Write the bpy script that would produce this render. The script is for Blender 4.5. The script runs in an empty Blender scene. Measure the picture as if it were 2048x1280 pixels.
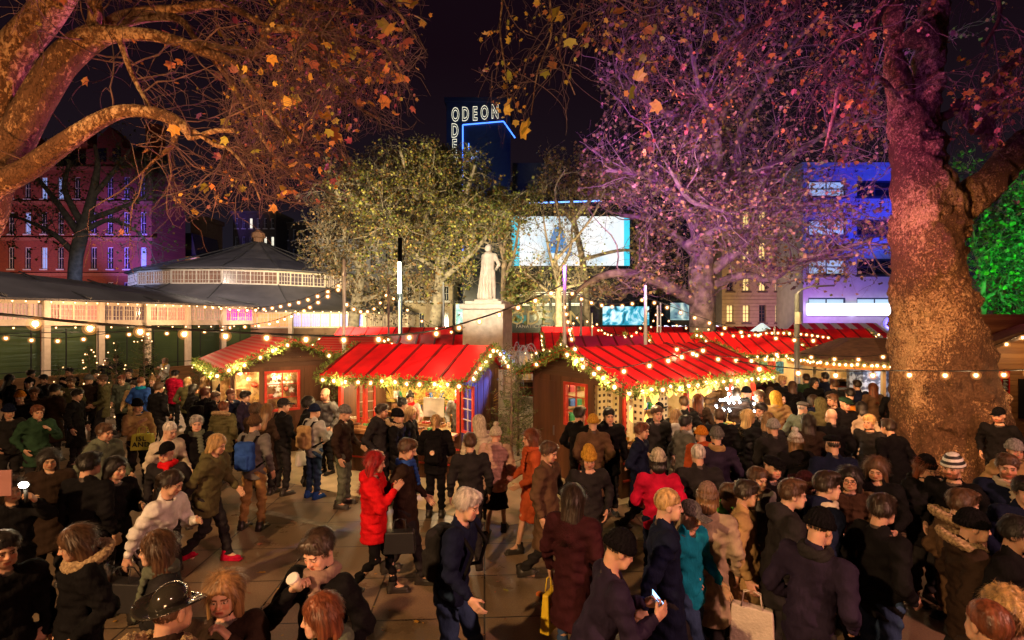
import bpy, math, random, time
import numpy as np
from mathutils import Vector, Matrix
T0 = time.time()
rng = np.random.default_rng(7)
random.seed(7)
SC = bpy.context.scene
COL = SC.collection
R = math.radians
pi = math.pi

# ------------------------------------------------------------------ camera
FPX, HOR, CAMZ = 1050.0, 645.0, 3.2          # focal length in photo pixels, horizon row, eye height
cam_data = bpy.data.cameras.new('camera')
cam_data.sensor_width = 36.0
cam_data.lens = 36.0 * FPX / 2048.0
cam_data.shift_y = 5.0 / 2048.0
cam_data.clip_end = 600.0
cam_data.clip_start = 0.05
cam = bpy.data.objects.new('camera', cam_data)
cam.location = (0, 0, CAMZ)
cam.rotation_euler = (R(90), 0, 0)
COL.objects.link(cam)
SC.camera = cam

# ------------------------------------------------------------------ night sky
world = bpy.data.worlds.new("World")
SC.world = world
world.use_nodes = True
wn, wl = world.node_tree.nodes, world.node_tree.links
wn.clear()
wo = wn.new('ShaderNodeOutputWorld'); wb = wn.new('ShaderNodeBackground')
wtc = wn.new('ShaderNodeTexCoord'); wsep = wn.new('ShaderNodeSeparateXYZ'); wr = wn.new('ShaderNodeValToRGB')
wl.new(wtc.outputs['Generated'], wsep.inputs[0]); wl.new(wsep.outputs[2], wr.inputs[0])
wr.color_ramp.elements[0].position = 0.0; wr.color_ramp.elements[0].color = (0.0105, 0.0115, 0.019, 1)
wr.color_ramp.elements[1].position = 0.45; wr.color_ramp.elements[1].color = (0.0065, 0.0025, 0.005, 1)
e = wr.color_ramp.elements.new(0.22); e.color = (0.0105, 0.0068, 0.0105, 1)
wl.new(wr.outputs[0], wb.inputs[0]); wb.inputs[1].default_value = 1.0
wl.new(wb.outputs[0], wo.inputs[0])

# ------------------------------------------------------------------ exposure, sampling
SC.view_settings.view_transform = 'Standard'
SC.view_settings.look = 'None'
SC.view_settings.exposure = 0.0
SC.view_settings.gamma = 1.0
SC.cycles.use_denoising = True
try: SC.cycles.denoiser = 'OPENIMAGEDENOISE'
except Exception: pass
SC.cycles.max_bounces = 5
SC.cycles.diffuse_bounces = 2
SC.cycles.glossy_bounces = 2
SC.cycles.transmission_bounces = 3
SC.cycles.transparent_max_bounces = 8
SC.cycles.sample_clamp_indirect = 3.0
SC.cycles.sample_clamp_direct = 0.0
SC.cycles.use_light_tree = True
SC.cycles.caustics_reflective = False
SC.cycles.caustics_refractive = False

def P(px, py, Y):
    """photo pixel + distance -> world point"""
    return Vector(((px - 1024.0) / FPX * Y, Y, CAMZ - (py - HOR) / FPX * Y))

def lamp(name, kind, loc, power, color, target=None, size=0.2, angle=60, blend=0.6):
    d = bpy.data.lights.new(name, kind)
    d.energy = power; d.color = color
    if kind == 'AREA': d.size = size
    elif kind == 'SPOT':
        d.shadow_soft_size = size; d.spot_size = R(angle); d.spot_blend = blend
    else: d.shadow_soft_size = size
    o = bpy.data.objects.new(name, d); COL.objects.link(o)
    o.location = loc
    if target is not None:
        o.rotation_euler = (Vector(target) - Vector(loc)).to_track_quat('-Z', 'Y').to_euler()
    return o
ORANGE, WARM, CREAM = (1.0, 0.45, 0.12), (1.0, 0.62, 0.28), (1.0, 0.8, 0.5)
PURPLE, PINK, BLUE, GREEN = (0.42, 0.10, 1.0), (1.0, 0.12, 0.45), (0.05, 0.12, 1.0), (0.05, 1.0, 0.12)

# ------------------------------------------------------------------ light of the square
# street lamps and floodlights of the square; roof, tent and tower fills are added
lamp('street_lamp_light', 'SPOT', (-7.0, -4.0, 7.5), 6800, (1.0, .56, .24), (-3, 5.5, 0.0), size=0.15, angle=72, blend=.5)
lamp('street_lamp_light', 'SPOT', (7.5, -3.0, 7.2), 4300, (1.0, 0.42, 0.30), (4, 6.0, 0.0), size=0.15, angle=74, blend=.5)
lamp('purple_floodlight', 'SPOT', (2.4, 6.0, 4.0), 900, (.60, .14, 1.0), (5.2, 10.0, 9.0), size=0.15, angle=100, blend=1.0)
lamp('tree_uplight', 'SPOT', (-3.6, 3.4, 2.1), 950, (1.0, .36, .10), (-5.6, 6.6, 6.2), size=0.06, angle=95)
lamp('tree_uplight', 'SPOT', (-1.0, 1.0, 1.6), 420, (1.0, 0.45, 0.2), (-2.6, 8.5, 6.6), size=0.2, angle=80, blend=1.0)
lamp('pink_floodlight', 'SPOT', (0.6, 13.0, 4.6), 3200, (.9, .12, .6), (-4.2, 6.6, 7.2), size=0.2, angle=60, blend=1.0)
lamp('tree_uplight', 'SPOT', (0.4, 2.5, 2.6), 1500, (1.0, 0.62, 0.3), (0.7, 8.6, 7.4), size=0.1, angle=52, blend=.9)
lamp('trunk_floodlight', 'SPOT', (2.6, 5.2, 3.9), 3000, (1.0, .46, .17), (8.5, 10.2, 3.0), size=0.1, angle=52)
lamp('trunk_floodlight', 'SPOT', (9.5, 3.0, 3.0), 650, (1.0, .5, .18), (8.8, 10.2, 2.6), size=0.1, angle=45)
lamp('pink_floodlight', 'SPOT', (-0.5, 10.0, 5.5), 4300, (.95, 0.18, 0.5), (8.4, 10.8, 7.5), size=0.15, angle=55)
lamp('purple_floodlight', 'SPOT', (1.0, 12.5, 4.2), 11000, (0.52, 0.12, 1.0), (9.3, 21.5, 12.5), size=0.2, angle=92, blend=1.0)
lamp('purple_floodlight', 'SPOT', (13.0, 13.0, 4.0), 3200, (0.6, 0.10, 1.0), (9.5, 22.0, 12.5), size=0.2, angle=95, blend=1.0)
lamp('warm_floodlight', 'SPOT', (5.0, 13.0, 4.5), 3400, (1.0, .74, .30), (8, 22, 6.0), size=0.3, angle=100)
lamp('green_floodlight', 'SPOT', (20.0, 16.5, 1.2), 6000, GREEN, (22.6, 21.5, 7.6), size=0.2, angle=95, blend=.9)
lamp('green_floodlight', 'SPOT', (24.0, 18.5, 1.2), 2200, GREEN, (21.5, 21.5, 8.0), size=0.2, angle=80, blend=.9)
lamp('statue_floodlight', 'SPOT', (-1.6, 10.6, 4.8), 3300, (1.0, 0.88, 0.70), (-0.75, 17, 4.6), size=0.15, angle=38, blend=.7)
lamp('blue_floodlight', 'SPOT', (0.75, 12.8, 2.9), 3000, (.05, .12, 1.0), (-0.6, 11.7, 2.0), size=0.1, angle=32)
lamp('roof_fill', 'SPOT', (-1.0, 8.4, 6.0), 900, (1, .66, .36), (-2.3, 11.6, 2.3), size=0.25, angle=70)  # unseen warm lamp added to brighten the sweets stall roof
lamp('roof_fill', 'SPOT', (2.2, 7.6, 6.2), 1000, (1, .66, .36), (3.9, 11.5, 2.2), size=0.25, angle=75)  # added fill over the corner stall roof
lamp('crown_floodlight', 'SPOT', (-8.0, 22.0, 3.0), 20000, (1.0, 0.80, 0.42), (-7.0, 34.0, 9.0), size=0.3, angle=90)
lamp('crown_floodlight', 'SPOT', (3.0, 24.0, 3.0), 9000, (.95, 0.85, 0.42), (2.0, 33.0, 8.0), size=0.3, angle=85)
lamp('tent_roof_fill', 'SPOT', (-16.0, 14.0, 13.0), 3000, (.95, .75, .65), (-19, 27, 5), size=.5, angle=80)  # unseen high lamp added to brighten the tent wing canvas
lamp('tent_roof_fill', 'SPOT', (-12.0, 22.0, 13.0), 4200, (.75, .68, .8), (-19, 38, 7), size=.5, angle=60)  # second added lamp, for the round tent roof
lamp('roof_fill', 'SPOT', (-5.2, 9.6, 5.4), 900, (1, .66, .36), (-7.4, 14.2, 2.4), size=0.2, angle=60)  # unseen lamp added above the striped stall roof
lamp('tower_fill', 'SPOT', (-2.5, 34.0, 14.0), 2600, (.05, .16, 1.0), (-3.4, 48.0, 18.0), size=0.3, angle=50)  # unseen blue lamp added so the dark tower shows
# ------------------------------------------------------------------ naming and tagging
def link(o, parent=None):
    COL.objects.link(o)
    if parent is not None: o.parent = parent
    return o
def tag(o, label, cat, group=None):
    o['label'] = label; o['category'] = cat
    if group: o['group'] = group
    return o
def thing(name, label, cat, loc=(0, 0, 0), rz=0.0, group=None):
    o = bpy.data.objects.new(name, None)
    o.empty_display_size = 0.1
    link(o); o.location = loc; o.rotation_euler = (0, 0, rz)
    return tag(o, label, cat, group)
def copy_tree(o, parent=None):
    c = o.copy(); COL.objects.link(c); c.parent = parent
    for ch in o.children: copy_tree(ch, c)
    return c

# ------------------------------------------------------------------ meshes
def raw_mesh(name, V, F, mats=(), smooth=False, midx=None):
    """V (n,3) array; F list of equal-length index arrays or ragged list of tuples"""
    me = bpy.data.meshes.new(name)
    V = np.asarray(V, dtype=np.float32).reshape(-1, 3)
    if isinstance(F, np.ndarray): Fs = [F]
    else: Fs = F
    loops = []; starts = []; totals = []; s = 0
    for A in Fs:
        if isinstance(A, np.ndarray) and A.ndim == 2:
            k = A.shape[1]; loops.append(A.ravel())
            starts.append(np.arange(A.shape[0]) * k + s); totals.append(np.full(A.shape[0], k)); s += A.size
        else:
            A = np.asarray(A).ravel(); loops.append(A); starts.append([s]); totals.append([len(A)]); s += len(A)
    loops = np.concatenate(loops).astype(np.int32); starts = np.concatenate(starts).astype(np.int32)
    me.vertices.add(len(V)); me.vertices.foreach_set('co', V.ravel())
    me.loops.add(len(loops)); me.loops.foreach_set('vertex_index', loops)
    me.polygons.add(len(starts)); me.polygons.foreach_set('loop_start', starts)
    if midx is not None: me.polygons.foreach_set('material_index', np.asarray(midx, dtype=np.int32))
    me.polygons.foreach_set('use_smooth', np.full(len(starts), bool(smooth)))
    for m in mats: me.materials.append(m)
    me.update(calc_edges=True)
    return me
def mesh_obj(name, me, parent=None, loc=None):
    o = bpy.data.objects.new(name, me)
    if loc is not None: o.location = loc
    return link(o, parent)
def set_col(me, name, arr):
    a = me.color_attributes.new(name, 'FLOAT_COLOR', 'POINT')
    c = np.ones((len(arr), 4), dtype=np.float32); c[:, :3] = arr
    a.data.foreach_set('color', c.ravel())

class MB:
    def __init__(s): s.V = []; s.F = []; s.M = []; s.n = 0; s.X = None; s.mi = 0
    def add(s, V, F):
        V = np.asarray(V, float).reshape(-1, 3)
        if s.X is not None:
            A = np.array(s.X); V = V @ A[:3, :3].T + A[:3, 3]
        s.V.append(V)
        for f in F:
            s.F.append(tuple(int(i) + s.n for i in f)); s.M.append(s.mi)
        s.n += len(V); return s
    def box(s, x0, x1, y0, y1, z0, z1):
        V = [(x, y, z) for z in (z0, z1) for y in (y0, y1) for x in (x0, x1)]
        return s.add(V, [(0, 2, 3, 1), (4, 5, 7, 6), (0, 1, 5, 4), (2, 6, 7, 3), (0, 4, 6, 2), (1, 3, 7, 5)])
    def beam(s, a, b, w, h, up=(0, 0, 1)):
        a = Vector(a); b = Vector(b); d = (b - a).normalized(); u = Vector(up)
        if abs(d.dot(u)) > .98: u = Vector((0, 1, 0))
        r = d.cross(u).normalized(); u = r.cross(d).normalized()
        V = []
        for p in (a, b):
            for i, j in ((-1, -1), (1, -1), (1, 1), (-1, 1)): V.append(p + r * (i * w / 2) + u * (j * h / 2))
        return s.add(V, [(3, 2, 1, 0), (4, 5, 6, 7), (0, 1, 5, 4), (1, 2, 6, 5), (2, 3, 7, 6), (3, 0, 4, 7)])
    def tube(s, pts, rad, n=8, caps=True):
        pts = [Vector(p) for p in pts]
        if not hasattr(rad, '__len__'): rad = [rad] * len(pts)
        V = []; prev = None
        for i, p in enumerate(pts):
            d = (pts[min(i + 1, len(pts) - 1)] - pts[max(i - 1, 0)]).normalized()
            if prev is None:
                u = Vector((0, 0, 1)) if abs(d.z) < .9 else Vector((0, 1, 0))
            else: u = prev
            r = d.cross(u).normalized(); u = r.cross(d).normalized(); prev = u
            for k in range(n):
                a = 2 * pi * k / n
                V.append(p + (r * math.cos(a) + u * math.sin(a)) * rad[i])
        F = []
        for i in range(len(pts) - 1):
            for k in range(n):
                F.append((i * n + k, i * n + (k + 1) % n, (i + 1) * n + (k + 1) % n, (i + 1) * n + k))
        if caps:
            F.append(tuple(range(n))[::-1]); F.append(tuple(range((len(pts) - 1) * n, len(pts) * n)))
        return s.add(V, F)
    def lathe(s, prof, n=16, c=(0, 0, 0), closed=True):
        V = []
        for r, z in prof:
            for k in range(n):
                a = 2 * pi * k / n
                V.append((c[0] + r * math.cos(a), c[1] + r * math.sin(a), c[2] + z))
        F = []
        for i in range(len(prof) - 1):
            for k in range(n):
                F.append((i * n + k, i * n + (k + 1) % n, (i + 1) * n + (k + 1) % n, (i + 1) * n + k))
        if closed:
            F.append(tuple(range(n))[::-1]); F.append(tuple(range((len(prof) - 1) * n, len(prof) * n)))
        return s.add(V, F)
    def prism(s, poly, axis, a0, a1):
        """poly of 2d points, extruded along axis 'x','y','z'"""
        n = len(poly); V = []
        for a in (a0, a1):
            for p, q in poly:
                V.append({'x': (a, p, q), 'y': (p, a, q), 'z': (p, q, a)}[axis])
        F = [tuple(range(n))[::-1], tuple(range(n, 2 * n))]
        for k in range(n): F.append((k, (k + 1) % n, n + (k + 1) % n, n + k))
        return s.add(V, F)
    def quad(s, a, b, c, d): return s.add([a, b, c, d], [(0, 1, 2, 3)])
    def ball(s, c, r, n=8, m=6):
        if not hasattr(r, '__len__'): r = (r, r, r)
        V = [(c[0], c[1], c[2] - r[2])]
        for i in range(1, m):
            t = pi * i / m
            for k in range(n):
                a = 2 * pi * k / n
                V.append((c[0] + r[0] * math.sin(t) * math.cos(a), c[1] + r[1] * math.sin(t) * math.sin(a), c[2] - r[2] * math.cos(t)))
        V.append((c[0], c[1], c[2] + r[2])); F = []
        for k in range(n): F.append((0, 1 + (k + 1) % n, 1 + k))
        for i in range(m - 2):
            for k in range(n): F.append((1 + i * n + k, 1 + i * n + (k + 1) % n, 1 + (i + 1) * n + (k + 1) % n, 1 + (i + 1) * n + k))
        L = len(V) - 1
        for k in range(n): F.append((1 + (m - 2) * n + k, 1 + (m - 2) * n + (k + 1) % n, L))
        return s.add(V, F)
    def mesh(s, name, mats=None, smooth=False):
        if mats is None: mats = []
        elif not isinstance(mats, (list, tuple)): mats = [mats]
        V = np.concatenate(s.V)
        by = {}
        order = []; mi = []
        for f, m in zip(s.F, s.M): by.setdefault(len(f), []).append((f, m))
        for k, L in by.items():
            order.append(np.array([f for f, m in L])); mi += [m for f, m in L]
        return raw_mesh(name, V, order, mats, smooth, mi)
    def build(s, name, mats=None, parent=None, smooth=False, loc=None, bevel=0):
        o = mesh_obj(name, s.mesh(name, mats, smooth), parent, loc)
        if bevel:
            b = o.modifiers.new('bevel', 'BEVEL'); b.width = bevel; b.segments = 2; b.limit_method = 'ANGLE'
        return o

# ------------------------------------------------------------------ procedural materials
MATS = {}
def pm(name, c1, c2=None, scale=4.0, rough=0.75, rough2=None, bump=0.15, bscale=None, metal=0.0, stretch=(1, 1, 1), spec=0.4,
       emit=None, estr=0.0, attr=None, coat=0.0, sheen=0.0, detail=6.0, contrast=(0.35, 0.65), trans=0.0, alpha=1.0, bdist=0.02, bstretch=None, voro=False, nosample=False, subsurf=0.0, transluc=0.0):
    if name in MATS: return MATS[name]
    m = bpy.data.materials.new(name); m.use_nodes = True
    N, L = m.node_tree.nodes, m.node_tree.links
    bs = N['Principled BSDF']
    if c2 is None: c2 = tuple(min(1, c * 0.72) for c in c1)
    tc = N.new('ShaderNodeTexCoord'); mp = N.new('ShaderNodeMapping'); mp.inputs['Scale'].default_value = stretch
    L.new(tc.outputs['Object'], mp.inputs[0])
    nz = N.new('ShaderNodeTexNoise'); nz.inputs['Scale'].default_value = scale; nz.inputs['Detail'].default_value = detail
    L.new(mp.outputs[0], nz.inputs['Vector'])
    cr = N.new('ShaderNodeValToRGB')
    cr.color_ramp.elements[0].position = contrast[0]; cr.color_ramp.elements[1].position = contrast[1]
    cr.color_ramp.elements[0].color = (*c2, 1); cr.color_ramp.elements[1].color = (*c1, 1)
    L.new(nz.outputs['Fac'], cr.inputs[0])
    col = cr.outputs[0]
    if attr:
        at = N.new('ShaderNodeAttribute'); at.attribute_name = attr
        mx = N.new('ShaderNodeMix'); mx.data_type = 'RGBA'; mx.blend_type = 'MULTIPLY'; mx.inputs[0].default_value = 1.0
        L.new(col, mx.inputs[6]); L.new(at.outputs['Color'], mx.inputs[7]); col = mx.outputs[2]
    L.new(col, bs.inputs['Base Color'])
    if rough2 is not None:
        mr = N.new('ShaderNodeMapRange'); mr.inputs[3].default_value = rough; mr.inputs[4].default_value = rough2
        L.new(nz.outputs['Fac'], mr.inputs[0]); L.new(mr.outputs[0], bs.inputs['Roughness'])
    else: bs.inputs['Roughness'].default_value = rough
    bs.inputs['Metallic'].default_value = metal
    bs.inputs['Specular IOR Level'].default_value = spec
    if coat: bs.inputs['Coat Weight'].default_value = coat
    if sheen: bs.inputs['Sheen Weight'].default_value = sheen
    if subsurf:
        bs.inputs['Subsurface Weight'].default_value = subsurf
        bs.inputs['Subsurface Radius'].default_value = (1.0, 0.3, 0.15); bs.inputs['Subsurface Scale'].default_value = 0.01
    if trans: bs.inputs['Transmission Weight'].default_value = trans
    if alpha < 1: bs.inputs['Alpha'].default_value = alpha
    if emit is not None:
        bs.inputs['Emission Color'].default_value = (*emit, 1); bs.inputs['Emission Strength'].default_value = estr
    if bump:
        if voro:
            n2 = N.new('ShaderNodeTexVoronoi'); n2.inputs['Scale'].default_value = bscale or scale * 4; o2 = n2.outputs['Distance']
        else:
            n2 = N.new('ShaderNodeTexNoise'); n2.inputs['Scale'].default_value = bscale or scale * 4; n2.inputs['Detail'].default_value = 5; o2 = n2.outputs['Fac']
        if bstretch:
            m2 = N.new('ShaderNodeMapping'); m2.inputs['Scale'].default_value = bstretch
            L.new(tc.outputs['Object'], m2.inputs[0]); L.new(m2.outputs[0], n2.inputs['Vector'])
        else: L.new(mp.outputs[0], n2.inputs['Vector'])
        bp = N.new('ShaderNodeBump'); bp.inputs['Strength'].default_value = bump; bp.inputs['Distance'].default_value = bdist
        L.new(o2, bp.inputs['Height']); L.new(bp.outputs[0], bs.inputs['Normal'])
    if transluc:
        out = N['Material Output']; tr = N.new('ShaderNodeBsdfTranslucent'); ms = N.new('ShaderNodeMixShader'); ms.inputs[0].default_value = transluc
        L.new(col, tr.inputs[0]); L.new(bs.outputs[0], ms.inputs[1]); L.new(tr.outputs[0], ms.inputs[2]); L.new(ms.outputs[0], out.inputs[0])
    if nosample: m.cycles.emission_sampling = 'NONE'
    MATS[name] = m
    return m
def em(name, color, strength, sample=False):
    if name in MATS: return MATS[name]
    m = bpy.data.materials.new(name); m.use_nodes = True
    bs = m.node_tree.nodes['Principled BSDF']
    bs.inputs['Base Color'].default_value = (*[c * .5 for c in color], 1)
    bs.inputs['Emission Color'].default_value = (*color, 1); bs.inputs['Emission Strength'].default_value = strength
    if not sample: m.cycles.emission_sampling = 'NONE'
    MATS[name] = m
    return m

def text_mesh(txt, size, mat, name, depth=0.01, font=None, align='CENTER', xs=1.0):
    cu = bpy.data.curves.new(name, 'FONT'); cu.body = txt; cu.size = size; cu.align_x = align; cu.align_y = 'CENTER'
    cu.extrude = depth; cu.resolution_u = 2; cu.space_character = 1.1
    o = bpy.data.objects.new(name, cu); COL.objects.link(o)
    dg = bpy.context.evaluated_depsgraph_get()
    me = bpy.data.meshes.new_from_object(o.evaluated_get(dg)); me.name = name
    bpy.data.objects.remove(o)
    me.materials.clear(); me.materials.append(mat)
    for p in me.polygons: p.material_index = 0
    if xs != 1.0:
        for v in me.vertices: v.co.x *= xs
    return me
def put_text(txt, size, mat, loc, parent=None, rz=0.0, name='lettering', xs=1.0, depth=0.01):
    o = mesh_obj(name, text_mesh(txt, size, mat, name, depth, xs=xs), parent)
    o.location = loc; o.rotation_euler = (R(90), 0, rz)
    return o

M_BULB = em('bulb_glow', (1.0, 0.66, 0.30), 16.0)
M_BULBW = em('fairy_glow', (1.0, 0.72, 0.36), 9.0)
def glow_shell_mat(name, color, strength, alpha):  # see-through emissive shell that imitates the soft glow round a bulb
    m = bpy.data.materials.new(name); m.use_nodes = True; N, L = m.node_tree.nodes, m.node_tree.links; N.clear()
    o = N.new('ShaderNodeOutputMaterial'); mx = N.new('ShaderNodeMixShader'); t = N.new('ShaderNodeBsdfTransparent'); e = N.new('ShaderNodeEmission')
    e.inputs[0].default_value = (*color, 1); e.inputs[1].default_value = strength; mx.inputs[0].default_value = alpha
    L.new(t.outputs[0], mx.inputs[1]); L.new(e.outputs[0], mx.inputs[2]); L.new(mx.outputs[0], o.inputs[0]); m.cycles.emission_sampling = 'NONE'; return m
M_GLOW_SHELL = glow_shell_mat('inner_glow_shell', (1.0, .42, .12), 2.2, .32)
M_HALO = glow_shell_mat('outer_glow_shell', (1.0, .36, .08), 1.6, .10)  # faint outer shell, makes the halo fall off
M_CABLE = pm('cable_rubber', (0.02, 0.02, 0.02), rough=.6, bump=0)
M_POLE = pm('painted_pole', (0.55, 0.55, 0.55), (0.42, 0.42, 0.42), rough=.45, bump=.05)
# ------------------------------------------------------------------ ground
def paving_material():
    m = bpy.data.materials.new('worn_paving'); m.use_nodes = True
    N, L = m.node_tree.nodes, m.node_tree.links; bs = N['Principled BSDF']
    tc = N.new('ShaderNodeTexCoord')
    mp = N.new('ShaderNodeMapping'); mp.inputs['Rotation'].default_value = (0, 0, R(-3)); L.new(tc.outputs['Object'], mp.inputs[0])
    br = N.new('ShaderNodeTexBrick'); br.inputs['Scale'].default_value = 1.0
    br.inputs['Brick Width'].default_value = 1.25; br.inputs['Row Height'].default_value = 0.95
    br.inputs['Mortar Size'].default_value = 0.011; br.inputs['Mortar Smooth'].default_value = 0.2
    br.inputs['Color1'].default_value = (0.25, 0.18, 0.115, 1); br.inputs['Color2'].default_value = (0.19, 0.14, 0.092, 1)
    br.inputs['Mortar'].default_value = (0.03, 0.024, 0.02, 1); br.offset = 0.0
    L.new(mp.outputs[0], br.inputs['Vector'])
    nz = N.new('ShaderNodeTexNoise'); nz.inputs['Scale'].default_value = 1.3; nz.inputs['Detail'].default_value = 9; nz.inputs['Roughness'].default_value = .65
    L.new(tc.outputs['Object'], nz.inputs['Vector'])
    n3 = N.new('ShaderNodeTexNoise'); n3.inputs['Scale'].default_value = 60; n3.inputs['Detail'].default_value = 3; L.new(tc.outputs['Object'], n3.inputs['Vector'])
    cr = N.new('ShaderNodeValToRGB'); cr.color_ramp.elements[0].position = .3; cr.color_ramp.elements[0].color = (.55, .52, .5, 1)
    cr.color_ramp.elements[1].position = .7; cr.color_ramp.elements[1].color = (1.2, 1.15, 1.1, 1)
    L.new(nz.outputs['Fac'], cr.inputs[0])
    mx = N.new('ShaderNodeMix'); mx.data_type = 'RGBA'; mx.blend_type = 'MULTIPLY'; mx.inputs[0].default_value = 1
    L.new(br.outputs[0], mx.inputs[6]); L.new(cr.outputs[0], mx.inputs[7])
    m2 = N.new('ShaderNodeMix'); m2.data_type = 'RGBA'; m2.blend_type = 'OVERLAY'; m2.inputs[0].default_value = .5
    L.new(mx.outputs[2], m2.inputs[6]); L.new(n3.outputs['Fac'], m2.inputs[7])
    L.new(m2.outputs[2], bs.inputs['Base Color'])
    mr = N.new('ShaderNodeMapRange'); mr.inputs[1].default_value = .35; mr.inputs[2].default_value = .7; mr.inputs[3].default_value = .24; mr.inputs[4].default_value = .62
    L.new(nz.outputs['Fac'], mr.inputs[0]); L.new(mr.outputs[0], bs.inputs['Roughness'])
    ad = N.new('ShaderNodeMath'); ad.operation = 'MULTIPLY_ADD'; ad.inputs[1].default_value = .35
    L.new(n3.outputs['Fac'], ad.inputs[0]); L.new(br.outputs['Fac'], ad.inputs[2])
    inv = N.new('ShaderNodeMath'); inv.operation = 'MULTIPLY'; inv.inputs[1].default_value = -1.0; L.new(ad.outputs[0], inv.inputs[0])
    bp = N.new('ShaderNodeBump'); bp.inputs['Strength'].default_value = .35; bp.inputs['Distance'].default_value = .01
    L.new(inv.outputs[0], bp.inputs['Height']); L.new(bp.outputs[0], bs.inputs['Normal'])
    return m
g = MB(); g.quad((-300, -60, 0), (300, -60, 0), (300, 400, 0), (-300, 400, 0))
o = g.build('ground', paving_material()); o['kind'] = 'structure'
# lighter stone kerb strip that crosses the square in front of the stalls
ks = MB(); ptsk = [P(60, 0, 1)] 
def gp(px, py, z=0.0):
    Y = (CAMZ - z) * FPX / (py - HOR)
    return Vector(((px - 1024) / FPX * Y, Y, z))
strip = [gp(470, 1010), gp(700, 1062), gp(1010, 1078), gp(1210, 1060), gp(1330, 1046), gp(1500, 1010)]
V = []
for p in strip: V += [(p.x, p.y - .08, .004), (p.x, p.y + .08, .004)]
ks.add(V, [(2 * i, 2 * i + 2, 2 * i + 3, 2 * i + 1) for i in range(len(strip) - 1)])
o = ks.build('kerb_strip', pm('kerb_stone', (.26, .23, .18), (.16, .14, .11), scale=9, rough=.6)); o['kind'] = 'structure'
# stone apron under the stalls, golden stall light put into its pale colour
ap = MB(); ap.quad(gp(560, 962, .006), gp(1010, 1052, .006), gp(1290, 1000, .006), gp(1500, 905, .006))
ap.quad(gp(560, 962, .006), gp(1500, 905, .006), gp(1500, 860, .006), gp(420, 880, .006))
o = ap.build('stone_apron', pm('lamplit_apron_stone', (.66, .52, .32), (.50, .39, .24), scale=3, rough=.55, rough2=.8, bump=.2, bscale=60)); o['kind'] = 'structure'
# ------------------------------------------------------------------ market stalls
M_WOOD = pm('dark_stained_boards', (.15, .062, .026), (.05, .02, .010), scale=3, stretch=(1, 1, .08), rough=.6, bump=.35, bscale=9, bstretch=(9, 9, .4), bdist=.012)
M_WOODH = pm('dark_weathered_boards', (.12, .06, .028), (.055, .026, .014), scale=3, stretch=(.1, .1, 1), rough=.65, bump=.4, bscale=6, bstretch=(.4, .4, 8), bdist=.012)
M_PINE = pm('lit_pine', (.55, .29, .12), (.36, .17, .065), scale=4, stretch=(.3, .3, 2.5), rough=.55, bump=.2)
M_REDF = pm('red_window_paint', (.62, .06, .03), (.45, .035, .02), scale=12, rough=.45, bump=.1)
M_ROOF = pm('red_roof_cloth', (.80, .008, .014), (.50, .005, .010), scale=2.2, rough=.48, rough2=.62, bump=.35, bscale=3, bdist=.03, contrast=(.28, .6))
M_SEAM = pm('dark_red_seam', (.17, .006, .008), rough=.6, bump=0)
M_INT = pm('cream_inner_boards', (.68, .50, .26), (.55, .38, .18), scale=5, rough=.7, bump=.2)
M_PANE = pm('window_pane_glass', (.05, .05, .05), (.04, .04, .04), rough=.05, bump=0, alpha=.14, spec=.5)
M_GREENERY = pm('fir_garland', (.22, .30, .07), (.09, .14, .035), scale=30, rough=.6, bump=0, attr='tint')
M_METAL = pm('grey_metal', (.4, .4, .42), metal=.8, rough=.35, bump=.05)

def striped_roof(name, c1, c2, axis, freq):
    m = pm(name, c1, rough=.5, bump=.1, bscale=30)
    N, L = m.node_tree.nodes, m.node_tree.links
    tc = N.new('ShaderNodeTexCoord'); sp = N.new('ShaderNodeSeparateXYZ'); L.new(tc.outputs['Object'], sp.inputs[0])
    mu = N.new('ShaderNodeMath'); mu.operation = 'MULTIPLY'; mu.inputs[1].default_value = freq; L.new(sp.outputs[axis], mu.inputs[0])
    fr = N.new('ShaderNodeMath'); fr.operation = 'FRACT'; L.new(mu.outputs[0], fr.inputs[0])
    gt = N.new('ShaderNodeMath'); gt.operation = 'GREATER_THAN'; gt.inputs[1].default_value = .5; L.new(fr.outputs[0], gt.inputs[0])
    mx = N.new('ShaderNodeMix'); mx.data_type = 'RGBA'; mx.inputs[6].default_value = (*c1, 1); mx.inputs[7].default_value = (*c2, 1)
    L.new(gt.outputs[0], mx.inputs[0]); L.new(mx.outputs[2], N['Principled BSDF'].inputs['Base Color'])
    return m
M_STRIPE = striped_roof('red_white_striped_cloth', (.80, .01, .015), (.78, .20, .16), 1, 7.0)
M_STRIPEX = striped_roof('red_white_awning', (.75, .015, .03), (.8, .75, .72), 0, 1.3)

def wall_with_holes(mb, u0, u1, z0, z1, holes, place):
    """place(u0,u1,z0,z1) adds a box; holes = [(u0,u1,z0,z1)] sorted, not overlapping in u"""
    u = u0
    for a, b, c, d in sorted(holes):
        if a > u: place(u, a, z0, z1)
        if c > z0: place(a, b, z0, c)
        if d < z1: place(a, b, d, z1)
        u = b
    if u < u1: place(u, u1, z0, z1)

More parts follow.
